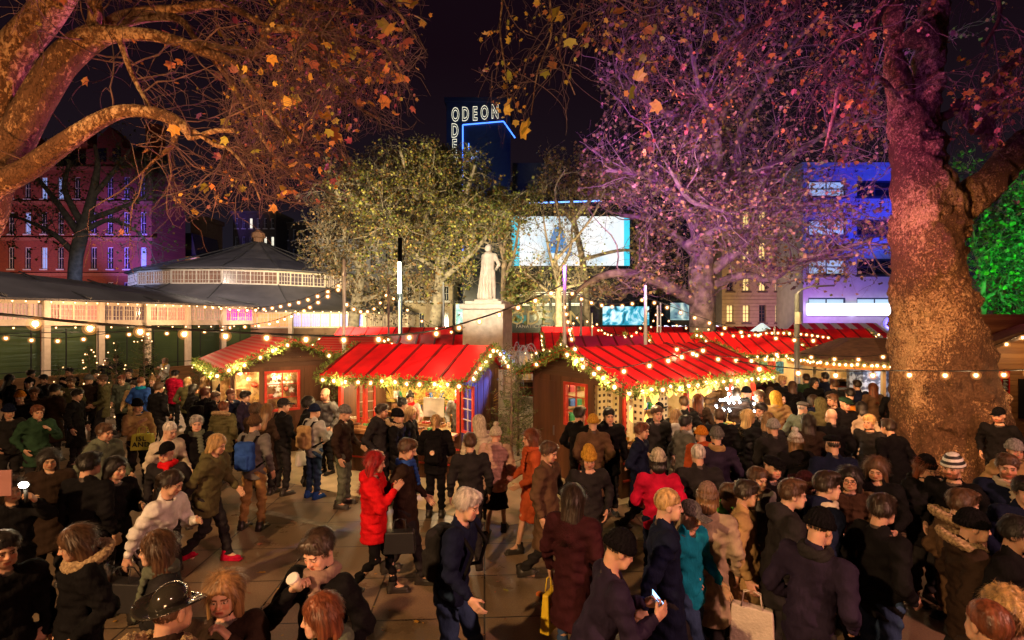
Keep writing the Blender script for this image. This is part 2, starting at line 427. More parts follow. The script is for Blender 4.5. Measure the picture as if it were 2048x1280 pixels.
def planked(fn, a, b, c, d, off):
    """vertical boards a..b, each a little proud or back"""
    n = max(1, int(round((b - a) / .115)))
    for i in range(n): fn(a + (b - a) * i / n + (.003 if i else 0), a + (b - a) * (i + 1) / n, c, d, off * (.0 if (i * 7) % 3 == 0 else .5 if (i * 5) % 3 == 0 else 1.0))
def needles(paths, per_m, rad, ln=.07, w=.012, seed=1, wide=None):
    """fir needles / leaves round polyline paths -> V,F,tint"""
    r = np.random.default_rng(seed); C = []
    for a, b in paths:
        a = np.array(a, float); b = np.array(b, float); L = np.linalg.norm(b - a); n = max(4, int(L * per_m))
        t = r.random(n)[:, None]; c = a + (b - a) * t
        q = r.normal(size=(n, 3)); q /= np.linalg.norm(q, axis=1)[:, None]
        rr = rad * (.35 + .75 * r.random((n, 1))) * (1 + .25 * np.sin(t * L * 21))
        C.append(np.hstack([c + q * rr, q]))
    C = np.concatenate(C); n = len(C); c = C[:, :3]; q = C[:, 3:]
    d = q + r.normal(size=(n, 3)) * .8; d /= np.linalg.norm(d, axis=1)[:, None]
    s = np.cross(d, r.normal(size=(n, 3))); s /= np.linalg.norm(s, axis=1)[:, None]
    l = (ln * (.6 + .8 * r.random((n, 1)))); ww = (wide or w)
    V = np.stack([c - s * ww, c + d * l * .5 - s * ww * .8, c + d * l, c + d * l * .5 + s * ww * .8 , c + s * ww], 1)
    V = V[:, [0, 1, 2, 3]].reshape(-1, 3) if False else np.stack([c - d * l * .1, c + d * l * .5 - s * ww, c + d * l, c + d * l * .5 + s * ww], 1).reshape(-1, 3)
    F = np.arange(n * 4).reshape(n, 4)
    t = np.repeat(.5 + r.random((n, 1)) * 1.0, 4, 0) * np.array([[1.0, 1.0, .8]])
    return V, F, t

BULB_ME = None
def bulb_mesh(r=.03, name='bulb', mat=None, glow_shells=True):
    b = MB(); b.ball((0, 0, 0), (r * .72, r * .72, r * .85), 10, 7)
    if glow_shells: b.mi = 1; b.ball((0, 0, 0), (r * 1.3, r * 1.3, r * 1.35), 12, 8); b.mi = 2; b.ball((0, 0, 0), (r * 2.0, r * 2.0, r * 2.0), 14, 10)  # added shells round the bulb core imitate its halo
    return b.mesh(name, [mat or M_BULB, M_GLOW_SHELL, M_HALO] if glow_shells else (mat or M_BULB), True)
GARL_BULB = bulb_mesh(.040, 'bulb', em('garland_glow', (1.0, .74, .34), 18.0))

def garland(owner_M, paths, label, group, spacing=.27, rad=.115, lights=3, power=26, per_m=520, seed=3, maxb=60):
    """fir garland with warm bulbs; paths in world coordinates"""
    Wp = [(owner_M @ Vector(a), owner_M @ Vector(b)) for a, b in paths]
    o0 = Wp[0][0]
    V, F, t = needles([(a - o0, b - o0) for a, b in Wp], per_m, rad, seed=seed)
    me = raw_mesh('garland', V, F, [M_GREENERY]); set_col(me, 'tint', t)
    g = mesh_obj('garland', me, loc=o0); tag(g, label, 'garland', group)
    k = 0
    for a, b in Wp:
        L = (b - a).length; n = max(1, int(L / spacing))
        for i in range(n):
            if k >= maxb: break
            p = a.lerp(b, (i + .5) / n)
            q = mesh_obj('bulb', GARL_BULB, g)
            q.location = p - o0 + Vector((random.uniform(-.03, .03), random.uniform(-.05, -.02), random.uniform(-.05, .0)))
            k += 1
        nl = max(1, round(L / 1.1)) if lights else 0
        for i in range(nl):
            p = a.lerp(b, (i + .5) / nl)
            # the light the bulbs of this stretch give off
            lamp('garland_light', 'POINT', p + Vector((0, -.14, -.05)), power, (1, .66, .30), size=.06)
    return g

def kiosk(label, ox, oy, deg, L, W, ez=2.07, rz=2.68, roof=None, front_open=True, gable_holes=(), gable_windows=(),
          seams=6, detail=True, back_open=False, posts=(), group='market stalls with red roofs', inner=45):
    roof = roof or M_ROOF
    k = thing('market_stall', label, 'market stall', (ox, oy, 0), R(deg), group)
    ins = .26; th = .05; tw = 2.14
    x0, x1, y0, y1 = ins, L - ins, ins, W - ins
    slope = (rz - ez) / (W / 2)
    wz = ez + slope * ins - .05
    # roof: two cloth slopes with thickness
    m = MB()
    m.prism([(-.02, ez - .03), (W / 2, rz - .04), (W + .02, ez - .03), (W + .02, ez + .02), (W / 2, rz + .02), (-.02, ez + .02)], 'x', 0, L)
    rf = m.build('roof', roof, k)
    if seams:
        m = MB()
        for i in range(seams + 1):
            x = .02 + (L - .08) * i / seams
            for s in (0, 1):
                a = Vector((x + .02, -.02 if s == 0 else W + .02, ez + .03)); b = Vector((x + .02, W / 2, rz + .03))
                m.beam(a, b, .05, .035)
        m.build('seam', M_SEAM, rf)
    # walls
    m = MB()
    plc = lambda a, b, c, d: planked(lambda p, q, r, t, o: m.box(p, q, y0 - o, y0 + th, r, t), a, b, c, d, .008)
    if front_open: wall_with_holes(m, x0, x1, .0, wz, [(x0 + .09, x1 - .09, .93, 1.98)], plc)
    else: plc(x0, x1, 0, wz)
    plb = lambda a, b, c, d: m.box(a, b, y1 - th, y1, c, d)
    wall_with_holes(m, x0, x1, 0, wz, [(x0 + .3, x1 - .3, 1.0, 1.9)] if back_open else [], plb)
    plg = lambda a, b, c, d: planked(lambda p, q, r, t, o: m.box(x0 - o, x0 + th, p, q, r, t), a, b, c, d, .009)
    wall_with_holes(m, y0 + th, y1 - th, 0, wz, list(gable_holes) + [w for w in gable_windows], plg)
    planked(lambda p, q, r, t, o: m.box(x1 - th, x1 + o, p, q, r, t), y0 + th, y1 - th, 0, wz, .009)
    m.build('wall', M_WOOD, k)
    for xx in (x0 - .012, x1 - th + .012):
        m = MB()
        g0, gz0, gz1 = y0 - .1, wz - .02, rz - .09; ng = 5
        for i in range(ng):
            za, zb_ = gz0 + (gz1 - gz0) * i / ng, gz0 + (gz1 - gz0) * (i + 1) / ng - .004; fa, fb = i / ng, (i + 1) / ng; hw = W / 2 - g0; pr = .006 * (i % 2)
            m.prism([(W / 2 - hw * (1 - fa), za), (W / 2 + hw * (1 - fa), za), (W / 2 + hw * (1 - fb) + .001, zb_), (W / 2 - hw * (1 - fb) - .001, zb_)], 'x', xx - (pr if xx < L / 2 else 0), xx + th + (pr if xx > L / 2 else 0))
        m.build('gable', M_WOODH, k)
    if front_open:
        m = MB(); m.box(x0 + .05, x1 - .05, y0 - .28, y0 - .004, .93, .975); m.box(x0 + .06, x1 - .06, y0 - .24, y0 - .2, .86, .925)
        m.build('counter', M_PINE, k, bevel=.006)
        for px_ in [x0 + .03, x1 - .1] + [x0 + (x1 - x0) * p for p in posts]: m = MB(); m.box(px_, px_ + .07, y0 - .03, y0 + .06, .98, 1.99); m.build('post', M_REDF if detail else M_PINE, k)
        m = MB()
        for z in (.3, .62): m.box(x0 + .04, x1 - .04, y0 - .03, y0 - .003, z, z + .035)
        m.build('plinth_rail', M_REDF, k)
    m = MB(); m.box(x0 + .06, x1 - .06, y0 + .06, y1 - .06, .1, .14); m.build('floor_board', M_WOODH, k)
    if inner:
        m = MB(); m.box(x0 + .07, x1 - .07, y1 - .11, y1 - .07, .2, wz - .05); m.box(x0 + .07, x1 - .07, y0 + .06, y1 - .12, wz - .06, wz - .03)
        m.box(x1 - .1, x1 - .065, y0 + .07, y1 - .12, .2, wz - .08)
        m.build('lining', M_INT, k)
        if detail:
            m = MB()
            for z in (.95, 1.28, 1.6): m.box(x0 + .09, x1 - .12, y1 - .34, y1 - .12, z, z + .03)
            m.build('shelf', M_PINE, k)
    for (a, b, c, d) in gable_windows:
        w = MB(); f = .055; X = x0 - .03
        for q in ((a, a + f, c, d), (b - f, b, c, d), (a + f, b - f, c, c + f), (a + f, b - f, d - f, d)): w.box(X, X + .09, q[0], q[1], q[2], q[3])
        wo_ = w.build('window_frame', M_REDF, k)
        w = MB(); my = (a + b) / 2
        w.box(X + .03, X + .055, my - .012, my + .012, c + f, d - f)
        for i in (1, 2): zz = c + (d - c) * i / 3; w.box(X + .031, X + .054, a + f, b - f, zz - .01, zz + .01)
        w.build('glazing_bar', M_REDF, wo_)
        w = MB(); w.box(X + .04, X + .046, a + f, b - f, c + f, d - f); w.build('pane', M_PANE, wo_)
    k['_'] = 0; del k['_']
    Mx = Matrix.Translation((ox, oy, 0)) @ Matrix.Rotation(R(deg), 4, 'Z')
    if inner:
        n = max(1, round(L / 1.7))
        for i in range(n):
            p = Mx @ Vector((x0 + (x1 - x0) * (i + .5) / n, (y0 + y1) / 2 - .2, wz - .22))
            lamp('stall_light', 'POINT', p, inner, (1, .74, .40), size=.10)
            b = MB(); b.ball((0, 0, 0), .05, 10, 8)
            bo = b.build('lamp_globe', em('stall_lamp_glow', (1, .82, .5), 30.0), k, True); bo.location = (x0 + (x1 - x0) * (i + .5) / n, (y0 + y1) / 2 - .2, wz - .13)
    return k, Mx, dict(x0=x0, x1=x1, y0=y0, y1=y1, wz=wz, ez=ez, rz=rz, L=L, W=W)

def front_paths(d, rake0=True, rake1=True, eave=True, back=False):
    W, L, ez, rz = d['W'], d['L'], d['ez'], d['rz']; P_ = []
    if eave: P_.append(((0, -.05, ez - .07), (L, -.05, ez - .07)))
    if rake0: P_ += [((-.05, 0, ez - .02), (-.05, W / 2, rz - .02)), ((-.05, W / 2, rz - .02), (-.05, W, ez - .02))]
    if rake1: P_ += [((L + .05, 0, ez - .02), (L + .05, W / 2, rz - .02)), ((L + .05, W / 2, rz - .02), (L + .05, W, ez - .02))]
    if back: P_.append(((0, W + .05, ez - .07), (L, W + .05, ez - .07)))
    return P_

# --- the three near stalls
K2, MX2, D2 = kiosk('small red roofed sweets stall with one open counter left of the statue', -4.13, 11.3, -18, 3.45, 2.74, seams=6, posts=(.22,), inner=100)
garland(MX2, front_paths(D2, False, False), 'fir garland with bulbs along the front eave of the small sweets stall', 'fir garlands with warm bulbs on the stalls')
garland(MX2, front_paths(D2, True, False, False), 'dark fir garland up the left gable of the small sweets stall', 'fir garlands with warm bulbs on the stalls', spacing=.5, lights=0)
garland(MX2, front_paths(D2, False, True, False), 'lit fir garland up the blue-lit right gable of the small sweets stall', 'fir garlands with warm bulbs on the stalls', spacing=.22, power=6)
# open window leaf standing at the blue end and left end of the counter
for (xx, rot, lab) in ((D2['x1'] + .02, 35, 'red lattice window shutter folded out at the blue end of the sweets stall'), (D2['x0'] + .5, -60, 'red lattice window shutter folded out at the left of the sweets counter')):
    p = MX2 @ Vector((xx, D2['y0'] - .02, 1.0))
    sh = thing('window_shutter', lab, 'shutter', p, R(-18 - rot), 'red lattice shutters')
    w = MB(); w.box(0, .05, -.02, .02, 0, .95); w.box(.38, .43, -.02, .02, 0, .95); w.box(.05, .38, -.02, .02, 0, .05); w.box(.05, .38, -.02, .02, .9, .95)
    w.build('frame', M_REDF, sh)
    w = MB(); w.box(.205, .225, -.012, .012, .05, .9)
    for z in (.26, .47, .68): w.box(.05, .38, -.011, .011, z, z + .02)
    w.build('glazing_bar', pm('pale_bars', (.6, .5, .42), rough=.5), sh)

K3, MX3, D3 = kiosk('long red roofed corner stall with lattice window gable and amber lanterns', 1.92, 9.13, 36, 5.04, 3.1,
                    seams=11, gable_holes=[(.32, .98, .98, 2.0)], gable_windows=[(1.12, 1.8, 1.12, 2.0)], posts=(.42, .78), inner=90)
garland(MX3, front_paths(D3, False, False), 'fir garland with bulbs along the long eave of the corner stall', 'fir garlands with warm bulbs on the stalls')
garland(MX3, front_paths(D3, True, False, False)[:1], 'lit fir garland on the front slope of the corner stall gable', 'fir garlands with warm bulbs on the stalls', spacing=.25)
garland(MX3, front_paths(D3, True, False, False)[1:], 'unlit fir garland on the rear slope of the corner stall gable', 'fir garlands with warm bulbs on the stalls', spacing=9, lights=0)
garland(MX3, front_paths(D3, False, True, False), 'fir garland on the far gable of the corner stall', 'fir garlands with warm bulbs on the stalls', spacing=.3, lights=0)
# door boards and padlock on the gable of the corner stall
m = MB(); m.box(D3['x0'] - .02, D3['x0'] + .0, 2.05, 2.62, .1, 1.98); dd = m.build('door', M_WOOD, K3)
m = MB(); m.box(D3['x0'] - .045, D3['x0'] - .021, 2.09, 2.11, .85, 1.05); m.build('handle', M_METAL, dd)

K1, MX1, D1 = kiosk('stall with striped roof and dark gable holding a red framed window', -4.0, 13.75, 126, 5.0, 3.2, rz=2.78, roof=M_STRIPE,
                    seams=0, front_open=False, gable_holes=[(2.35, 2.9, .98, 2.02)], gable_windows=[(1.42, 2.24, 1.03, 2.02)], back_open=True, inner=110)
garland(MX1, front_paths(D1, True, False, False)[1:], 'bushy lit fir garland on the left slope of the striped stall gable', 'fir garlands with warm bulbs on the stalls', spacing=.3, rad=.12)
garland(MX1, front_paths(D1, True, False, False)[:1], 'dark fir garland on the right slope of the striped stall gable', 'fir garlands with warm bulbs on the stalls', spacing=2, lights=0, rad=.12)
garland(MX1, front_paths(D1, False, False, False, True), 'glowing fir garland along the left eave of the striped stall', 'fir garlands with warm bulbs on the stalls', spacing=.2)

# --- stalls farther back (label, left eave point px,py, distance, angle, L, W, roof)
def place_far(label, px, Y, deg, L, W, roof=None, seams=6, ez=2.1, rz=2.75, gl=True, glab=None, inner=55):
    x = (px - 1024) / FPX * Y
    k, Mx, d = kiosk(label, x, Y, deg, L, W, ez, rz, roof, seams=seams, detail=False, inner=inner)
    if gl: garland(Mx, front_paths(d, True, True), glab, 'fir garlands with warm bulbs on the stalls', spacing=.34, lights=0, per_m=240)
    return Mx, d
place_far('striped roof stall half hidden behind the striped gable and the tall white pole', 600, 16.2, -12, 2.2, 2.6, M_STRIPE, 0, glab='garland on the striped stall beside the tall white pole')
place_far('red roof stall directly behind the sweets stall, left of the pedestal', 705, 17.2, 2, 3.9, 2.8, glab='garland on the red stall directly behind the sweets stall')
place_far('red roof stall right behind the fountain beside the pedestal', 1020, 20.5, 0, 1.25, 2.6, seams=4, glab='garland on the stall right behind the fountain')
place_far('narrow red roof stall between the fountain and the tall pole', 1088, 21.5, 0, 1.2, 2.6, seams=3, glab='garland on the narrow stall by the tall pole')
place_far('dusky red roof stall just behind the corner stall ridge', 1140, 15.6, 2, 2.6, 2.4, roof=pm('purple_red_cloth', (.5, .012, .09), (.38, .01, .10), scale=2, rough=.5), seams=5, ez=2.25, rz=2.75, glab='garland on the dusky red stall behind the corner stall')
place_far('long red roof stall behind the corner stall, left of the plane tree trunk', 1270, 18.5, 0, 2.7, 2.6, seams=7, ez=2.2, rz=2.8, glab='garland on the long red stall left of the plane tree trunk')
place_far('red roof stall with arched garland right of the plane tree trunk', 1440, 17.5, 8, 3.3, 2.8, seams=6, ez=2.15, rz=2.85, glab='arched garland on the stall right of the plane tree trunk')
place_far('red roof stall selling bright prints beyond the crowd on the right', 1560, 21.0, -6, 4.0, 2.8, seams=7, ez=2.2, rz=2.9, glab='garland on the stall of bright prints beyond the crowd')
place_far('far striped awning stall below the blue lit building', 1612, 27.5, -4, 4.4, 3.0, M_STRIPEX, 0, ez=2.45, rz=3.15, gl=False)
place_far('far red roof stall at the back row behind the fountain', 1085, 27.0, 0, 5.2, 2.6, seams=8, ez=2.3, rz=2.95, gl=False)
place_far('far red roof stall at the back row left of the trunk', 1290, 28.0, 0, 3.6, 2.6, seams=6, ez=2.3, rz=2.95, gl=False)
place_far('far red roof stall at the back row below the pale stone house', 1445, 28.5, 0, 3.6, 2.6, seams=6, ez=2.3, rz=2.95, gl=False)
place_far('far red roof stall seen over the roof behind the sweets stall', 660, 24.0, 0, 5.5, 2.6, seams=8, ez=2.35, rz=2.95, gl=False)

# --- hexagonal wooden stall (brown shingle roof)
hx, hy, hr = (1735 - 1024) / FPX * 16.0, 16.0, 2.15
hs = thing('round_stall', 'eight sided wooden stall with brown shingle roof and orange eave, left of the great trunk', 'market stall', (hx, hy, 0), 0)
def ngon_lathe(prof, n=8, rot=pi / 8):
    b = MB(); b.X = Matrix.Rotation(rot, 4, 'Z'); b.lathe(prof, n); return b
ngon_lathe([(hr, 2.08), (hr, 2.14), (.75, 2.72), (.5, 2.72), (.5, 2.6), (hr - .05, 2.04)]).build('roof', pm('brown_shingles', (.20, .12, .075), (.11, .065, .045), scale=6, stretch=(1, 1, 5), rough=.6, bump=.4, bscale=12), hs)
ngon_lathe([(hr + .02, 1.9), (hr + .02, 2.02), (hr - .05, 2.02), (hr - .05, 1.9)]).build('eave_board', pm('orange_lit_pine', (.75, .32, .08), (.6, .24, .06), scale=5, rough=.5), hs)
ngon_lathe([(1.75, 0), (1.75, .95), (1.95, .95), (1.95, 1.0), (1.2, 1.0), (1.2, 0)]).build('counter', M_WOODH, hs)
for i in range(8):
    b = MB(); a = 2 * pi * (i + .5) / 8; b.beam((1.78 * math.cos(a), 1.78 * math.sin(a), .95), (1.78 * math.cos(a), 1.78 * math.sin(a), 2.05), .09, .09)
    b.build('post', pm('pale_post', (.7, .55, .3), rough=.5), hs)
b = MB(); b.lathe([(.55, .1), (.55, 2.3)], 8); b.build('core', pm('blue_white_display', (.5, .6, .8), (.08, .10, .18), scale=7, rough=.4, contrast=(.45, .55)), hs)
lamp('stall_light', 'POINT', (hx - .2, hy - 1.3, 1.85), 40, (.85, .9, 1.0), size=.1)
lamp('stall_light', 'POINT', (hx - 1.2, hy - .9, 1.85), 25, (1, .8, .5), size=.1)
ring = [(hx + (hr + .03) * math.cos(2 * pi * (i + .5) / 8), hy + (hr + .03) * math.sin(2 * pi * (i + .5) / 8), 2.06) for i in range(9)]
garland(Matrix.Identity(4), [(ring[i], ring[i + 1]) for i in range(3, 8)], 'garland of tiny white lights round the eave of the eight sided stall', 'fir garlands with warm bulbs on the stalls', spacing=.14, lights=0, per_m=260, rad=.09, maxb=60)

# --- wooden chalet at the right edge
ch = thing('wooden_chalet', 'large pine board chalet with black notice and red board at the right edge', 'chalet', (0, 0, 0))
cx0 = P(1955, 0, 12.6).x
m = MB(); nb = 26
Xa, Xb, Yc = cx0, cx0 + 6, 12.6
for i in range(nb):
    z = i * .13
    m.box(Xa, Xb, Yc + (.0 if i % 2 else .006), Yc + .06, z, z + .118)
m.box(Xa, Xb, Yc + .02, Yc + .05, 0, 3.4)
m.build('wall', pm('honey_pine_boards', (.42, .20, .075), (.24, .10, .04), scale=2.5, stretch=(.25, 1, 4), rough=.55, bump=.3), ch)
m = MB(); m.beam((Xa - .6, Yc - .35, 2.52), (Xb, Yc - .35, 4.9), .5, .16); m.build('roof_edge', pm('pale_barge_board', (.3, .17, .09), rough=.5), ch)
m = MB(); m.box(Xa + .1, Xa + .75, Yc - .03, Yc - .01, 1.2, 2.05); m.build('red_board', pm('red_sign', (.7, .015, .015), rough=.4), ch)
nt = MB(); nt.box(P(2010, 0, 12.5).x, P(2023, 0, 12.5).x, Yc - .03, Yc - .008, 1.55, 1.86); nt.box(P(2044, 0, 12.5).x, P(2044, 0, 12.5).x + .5, Yc - .03, Yc - .008, .9, 1.85)
nt.build('notice', pm('black_notice', (.015, .015, .015), rough=.4), ch)
m = MB()
for i in range(7): zz = 1.6 + i * .034; m.box(P(2012, 0, 12.5).x, P(2021, 0, 12.5).x - .02 * (i % 3), Yc - .036, Yc - .031, zz, zz + .012)
m.build('notice_print', pm('print_white', (.7, .66, .6), rough=.5), ch)
lamp('chalet_lamp', 'POINT', (cx0 + 1.1, 11.9, 2.45), 16, WARM, size=.06)
# ------------------------------------------------------------------ goods on the stalls
def item(name, label, cat, mx, loc, builder, group, rz=0.0):
    o = builder(name); o.location = mx @ Vector(loc); o.rotation_euler = (0, 0, rz); tag(o, label, cat, group); return o
AMBER = em('amber_lantern_glass', (1.0, .55, .10), 2.6)
GOLD = pm('gold_paint', (.8, .5, .12), metal=.6, rough=.35)
# hanging teardrop lanterns in the corner stall
lan_me = []
for s in (1.0, .72):
    b = MB(); b.lathe([(.005, .19 * s), (.02 * s, .14 * s), (.075 * s, .04 * s), (.095 * s, -.03 * s), (.07 * s, -.1 * s), (.02 * s, -.14 * s), (.004, -.16 * s)], 12); lan_me.append(b.mesh('lantern_glass', AMBER, True))
cord = MB(); cord.tube([(0, 0, .18), (0, 0, .42)], .006, 4); cord_me = cord.mesh('cord', M_CABLE)
LG = 'amber lanterns hanging in the corner stall'
for i, (u, z, y, k) in enumerate([(.9, 1.78, .35, 0), (1.15, 1.62, .5, 1), (1.35, 1.80, .4, 0), (1.55, 1.66, .55, 1), (1.75, 1.82, .35, 1), (2.5, 1.83, .35, 0), (2.7, 1.68, .5, 1), (3.0, 1.78, .4, 0), (1.2, 1.35, .8, 0), (1.6, 1.2, .8, 1), (3.3, 1.75, .5, 1), (.65, 1.82, .5, 1)]):
    o = mesh_obj('hanging_lantern', lan_me[k]); o.location = MX3 @ Vector((u, y, z)); tag(o, 'teardrop amber glass lantern hanging inside the corner stall', 'lantern', LG)
    c = mesh_obj('cord', cord_me, o)
# pale hanging cards with dark squares in the corner stall: each board is one thing
CARD = pm('cream_card', (.85, .75, .5), (.8, .68, .42), rough=.6)
DARKP = pm('dark_print', (.06, .03, .02), rough=.6)
def card_board(name, cols=3, rows=7, w=.36, h=.85):
    b = MB(); b.box(0, w, 0, .02, 0, h); b.mi = 1
    for i in range(cols):
        for j in range(rows):
            x = w * (i + .5) / cols; z = h * (j + .5) / rows; s = .026
            b.box(x - s, x + s, -.006, -.001, z - s, z + s)
    return b.build(name, [CARD, DARKP])
for (u, y, z, r_, lab) in [(.45, 1.05, 1.1, 36, 'board of small framed prints nearest the corner of the corner stall'), (.95, 1.2, 1.1, 36, 'second board of small framed prints inside the corner stall'),
                           (2.05, .9, 1.15, 36, 'board of small framed prints beside the amber lanterns'), (4.1, .5, 1.2, 36, 'board of small framed prints at the far end of the corner stall')]:
    item('print_board', lab, 'print board', MX3, (u, y, z), lambda n: card_board(n), 'boards of framed prints', R(r_))
for i, v in enumerate((.42, .78, 1.2, 1.5)):
    o = card_board('print_board', 2, 7, .26, .84); o.location = MX3 @ Vector((.75, v, 1.1)); o.rotation_euler = (0, 0, R(36 - 90))
    tag(o, ['board of prints seen through the open gable bay', 'second board of prints seen through the open gable bay', 'board of prints behind the lattice window, nearer half', 'board of prints behind the lattice window, farther half'][i], 'print board', 'boards of framed prints')
# jars and boxes along the counters
JG = pm('mixed_jar_glass', (.75, .68, .5), (.3, .2, .1), scale=14, rough=.2, bump=0)
def jar_me(k):
    b = MB(); r = (.05, .04, .045)[k]; h = (.12, .15, .09)[k]
    b.lathe([(r, 0), (r, h * .8), (r * .7, h * .9)], 10); b.mi = 1; b.lathe([(r * .75, h * .9), (r * .75, h)], 10)
    return b.mesh('jar', [pm(('honey_jar', 'red_jar', 'cream_jar')[k], ((.75, .4, .06), (.6, .04, .03), (.8, .7, .5))[k], rough=.2), pm('jar_lid', (.5, .4, .3), metal=.4, rough=.3)], True)
JARS = [jar_me(k) for k in range(3)]
def tray_me(k):
    c = [(.55, .05, .04), (.7, .45, .08), (.16, .06, .03), (.75, .68, .5), (.1, .3, .08)][k]
    b = MB(); w, d = .24, .2
    b.box(0, w, 0, .012, 0, .06); b.box(0, w, d - .012, d, 0, .06); b.box(0, .012, .012, d - .012, 0, .06); b.box(w - .012, w, .012, d - .012, 0, .06); b.box(.012, w - .012, .012, d - .012, 0, .01)
    b.mi = 1; r = random.Random(k)
    for i in range(22): b.ball((r.uniform(.03, w - .03), r.uniform(.03, d - .03), .05 + r.uniform(0, .03)), r.uniform(.018, .028), 6, 4)
    return b.mesh('sweet_tray', [M_PINE, pm('sweets_%d' % k, c, tuple(q * .5 for q in c), scale=60, rough=.35)], False)
TRAYS = [tray_me(k) for k in range(5)]
names5 = ['red sweets', 'golden sweets', 'dark chocolate sweets', 'pale nougat sweets', 'green sweets']
for st, (mx, d, where) in enumerate(((MX2, D2, 'small sweets stall'), (MX3, D3, 'corner stall'))):
    n = int((d['x1'] - d['x0'] - .3) / .3)
    for i in range(n):
        for row in (0, 1):
            k = (i * 2 + row * 3 + st) % 5
            if st == 1 and row == 1: 
                o = mesh_obj('jar', JARS[i % 3]); o.location = mx @ Vector((d['x0'] + .25 + i * .3, d['y0'] + .1, .98))
                tag(o, 'small glass jar standing on the counter of the corner stall', 'jar', 'jars on the corner stall counter'); continue
            o = mesh_obj('sweet_tray', TRAYS[k]); o.location = mx @ Vector((d['x0'] + .14 + i * .3, d['y0'] - .24 + row * .3, .978 + row * .06)); o.rotation_euler = (0, 0, R((-18, 36)[st]))
            tag(o, 'wooden tray of %s on the counter of the %s' % (names5[k], where), 'tray', 'trays of %s on the %s' % (names5[k], where))
# straw bundles and red tinsel on the back wall of the sweets stall
STRAW = pm('dry_straw', (.85, .62, .14), (.55, .42, .08), scale=40, rough=.6, bump=0)
def straw_me(seed):
    r = random.Random(seed); b = MB()
    for i in range(46):
        a = r.gauss(0, .45); L_ = r.uniform(.3, .55)
        b.beam((r.uniform(-.03, .03), r.uniform(-.03, .03), 0), (math.sin(a) * L_, r.uniform(-.08, .02), math.cos(a) * L_), .008, .008)
    return b.mesh('straw_bundle', STRAW)
SM = [straw_me(s) for s in range(3)]
for i in range(9):
    o = mesh_obj('straw_bundle', SM[i % 3]); o.location = MX2 @ Vector((.5 + i * .3, D2['y1'] - .3, 1.2 + .14 * (i % 2))); o.rotation_euler = (0, R((-25, 10, 35)[i % 3]), R(-18))
    tag(o, 'fan of golden straw on the back wall of the sweets stall', 'straw bundle', 'straw fans in the sweets stall')
V, F, t = needles([((.35, D2['y1'] - .35, 1.93), (3.1, D2['y1'] - .35, 1.93)), ((.35, .45, 1.96), (3.1, .45, 1.96))], 900, .06, ln=.06, w=.008, seed=9)
me = raw_mesh('red_tinsel', V, F, [pm('red_foil', (.75, .02, .04), metal=.5, rough=.3)]); o = mesh_obj('red_tinsel', me); o.matrix_world = MX2
tag(o, 'red tinsel strung along the top of the sweets stall opening', 'tinsel')
m = MB(); m.box(0, .5, 0, .015, 0, .42); o = m.build('white_sign_sheet', pm('white_sheet', (.85, .86, .84), rough=.6)); o.location = MX2 @ Vector((1.95, 1.0, 1.12)); o.rotation_euler = (0, 0, R(-18)); tag(o, 'blank white sheet hanging between the two sellers', 'sheet')
# ornaments of the striped stall: disc ornaments and cloth bags on shelves
ORN = []
for k, c in enumerate([(.85, .75, .5), (.8, .5, .15), (.6, .1, .05), (.9, .88, .8)]):
    b = MB()
    if k % 2 == 0: b.lathe([(.005, -.06), (.05, -.045), (.065, 0), (.05, .045), (.005, .06)], 10)
    else: b.prism([(.0, .09), (.022, .03), (.08, .02), (.035, -.015), (.05, -.075), (0, -.04), (-.05, -.075), (-.035, -.015), (-.08, .02), (-.022, .03)], 'y', -.01, .01)
    ORN.append(b.mesh('ornament', pm('ornament_paint_%d' % k, c, rough=.35), k % 2 == 0))
on = ['cream round ornament', 'gold star ornament', 'red round ornament', 'white star ornament']
r_ = random.Random(5)
for i in range(64):
    k = r_.randrange(4); o = mesh_obj('ornament', ORN[k])
    v = r_.uniform(1.4, 2.95); z = 1.05 + .15 * r_.randrange(7) + r_.uniform(0, .03)
    o.location = MX1 @ Vector((.5 + .25 * r_.random(), v, z)); o.rotation_euler = (0, 0, R(36))
    tag(o, on[k] + ' hanging behind the openings of the striped stall', 'ornament', on[k] + 's of the striped stall')
m = MB(); m.box(.86, .9, 1.0, 3.1, .9, 2.05); o = m.build('display_wall', pm('warm_display', (.75, .5, .22), (.4, .2, .07), scale=9, rough=.6, contrast=(.42, .58)), None); o.matrix_world = MX1
tag(o, 'display wall of cream and brown goods inside the striped stall', 'display')
# prints hung in the far stalls
cols = [(.7, .1, .08), (.1, .3, .5), (.8, .7, .4), (.75, .3, .1), (.85, .85, .8), (.2, .45, .3)]
tw_me = []
for k, c in enumerate(cols):
    b = MB(); b.box(-.13, .13, 0, .01, 0, .42); tw_me.append(b.mesh('hanging_print', pm('cloth_print_%d' % k, c, tuple(q * .4 for q in c), scale=14, rough=.7, contrast=(.45, .55))))
cn = ['red', 'blue', 'cream', 'orange', 'white', 'green']
for i in range(14):
    k = i % 6; o = mesh_obj('hanging_print', tw_me[k]); o.location = (P(1445, 0, 17.6).x + .3 * i + (2.2 if i > 7 else 0), 17.65 + (.3 * i * .14) + (3.2 if i > 7 else 0), 1.45)
    tag(o, '%s patterned cloth hung in the openings of the %s' % (cn[k], 'stall with the arched garland' if i <= 7 else 'far stall of bright prints'), 'cloth', '%s cloths, %s row' % (cn[k], 'near' if i <= 7 else 'far'))
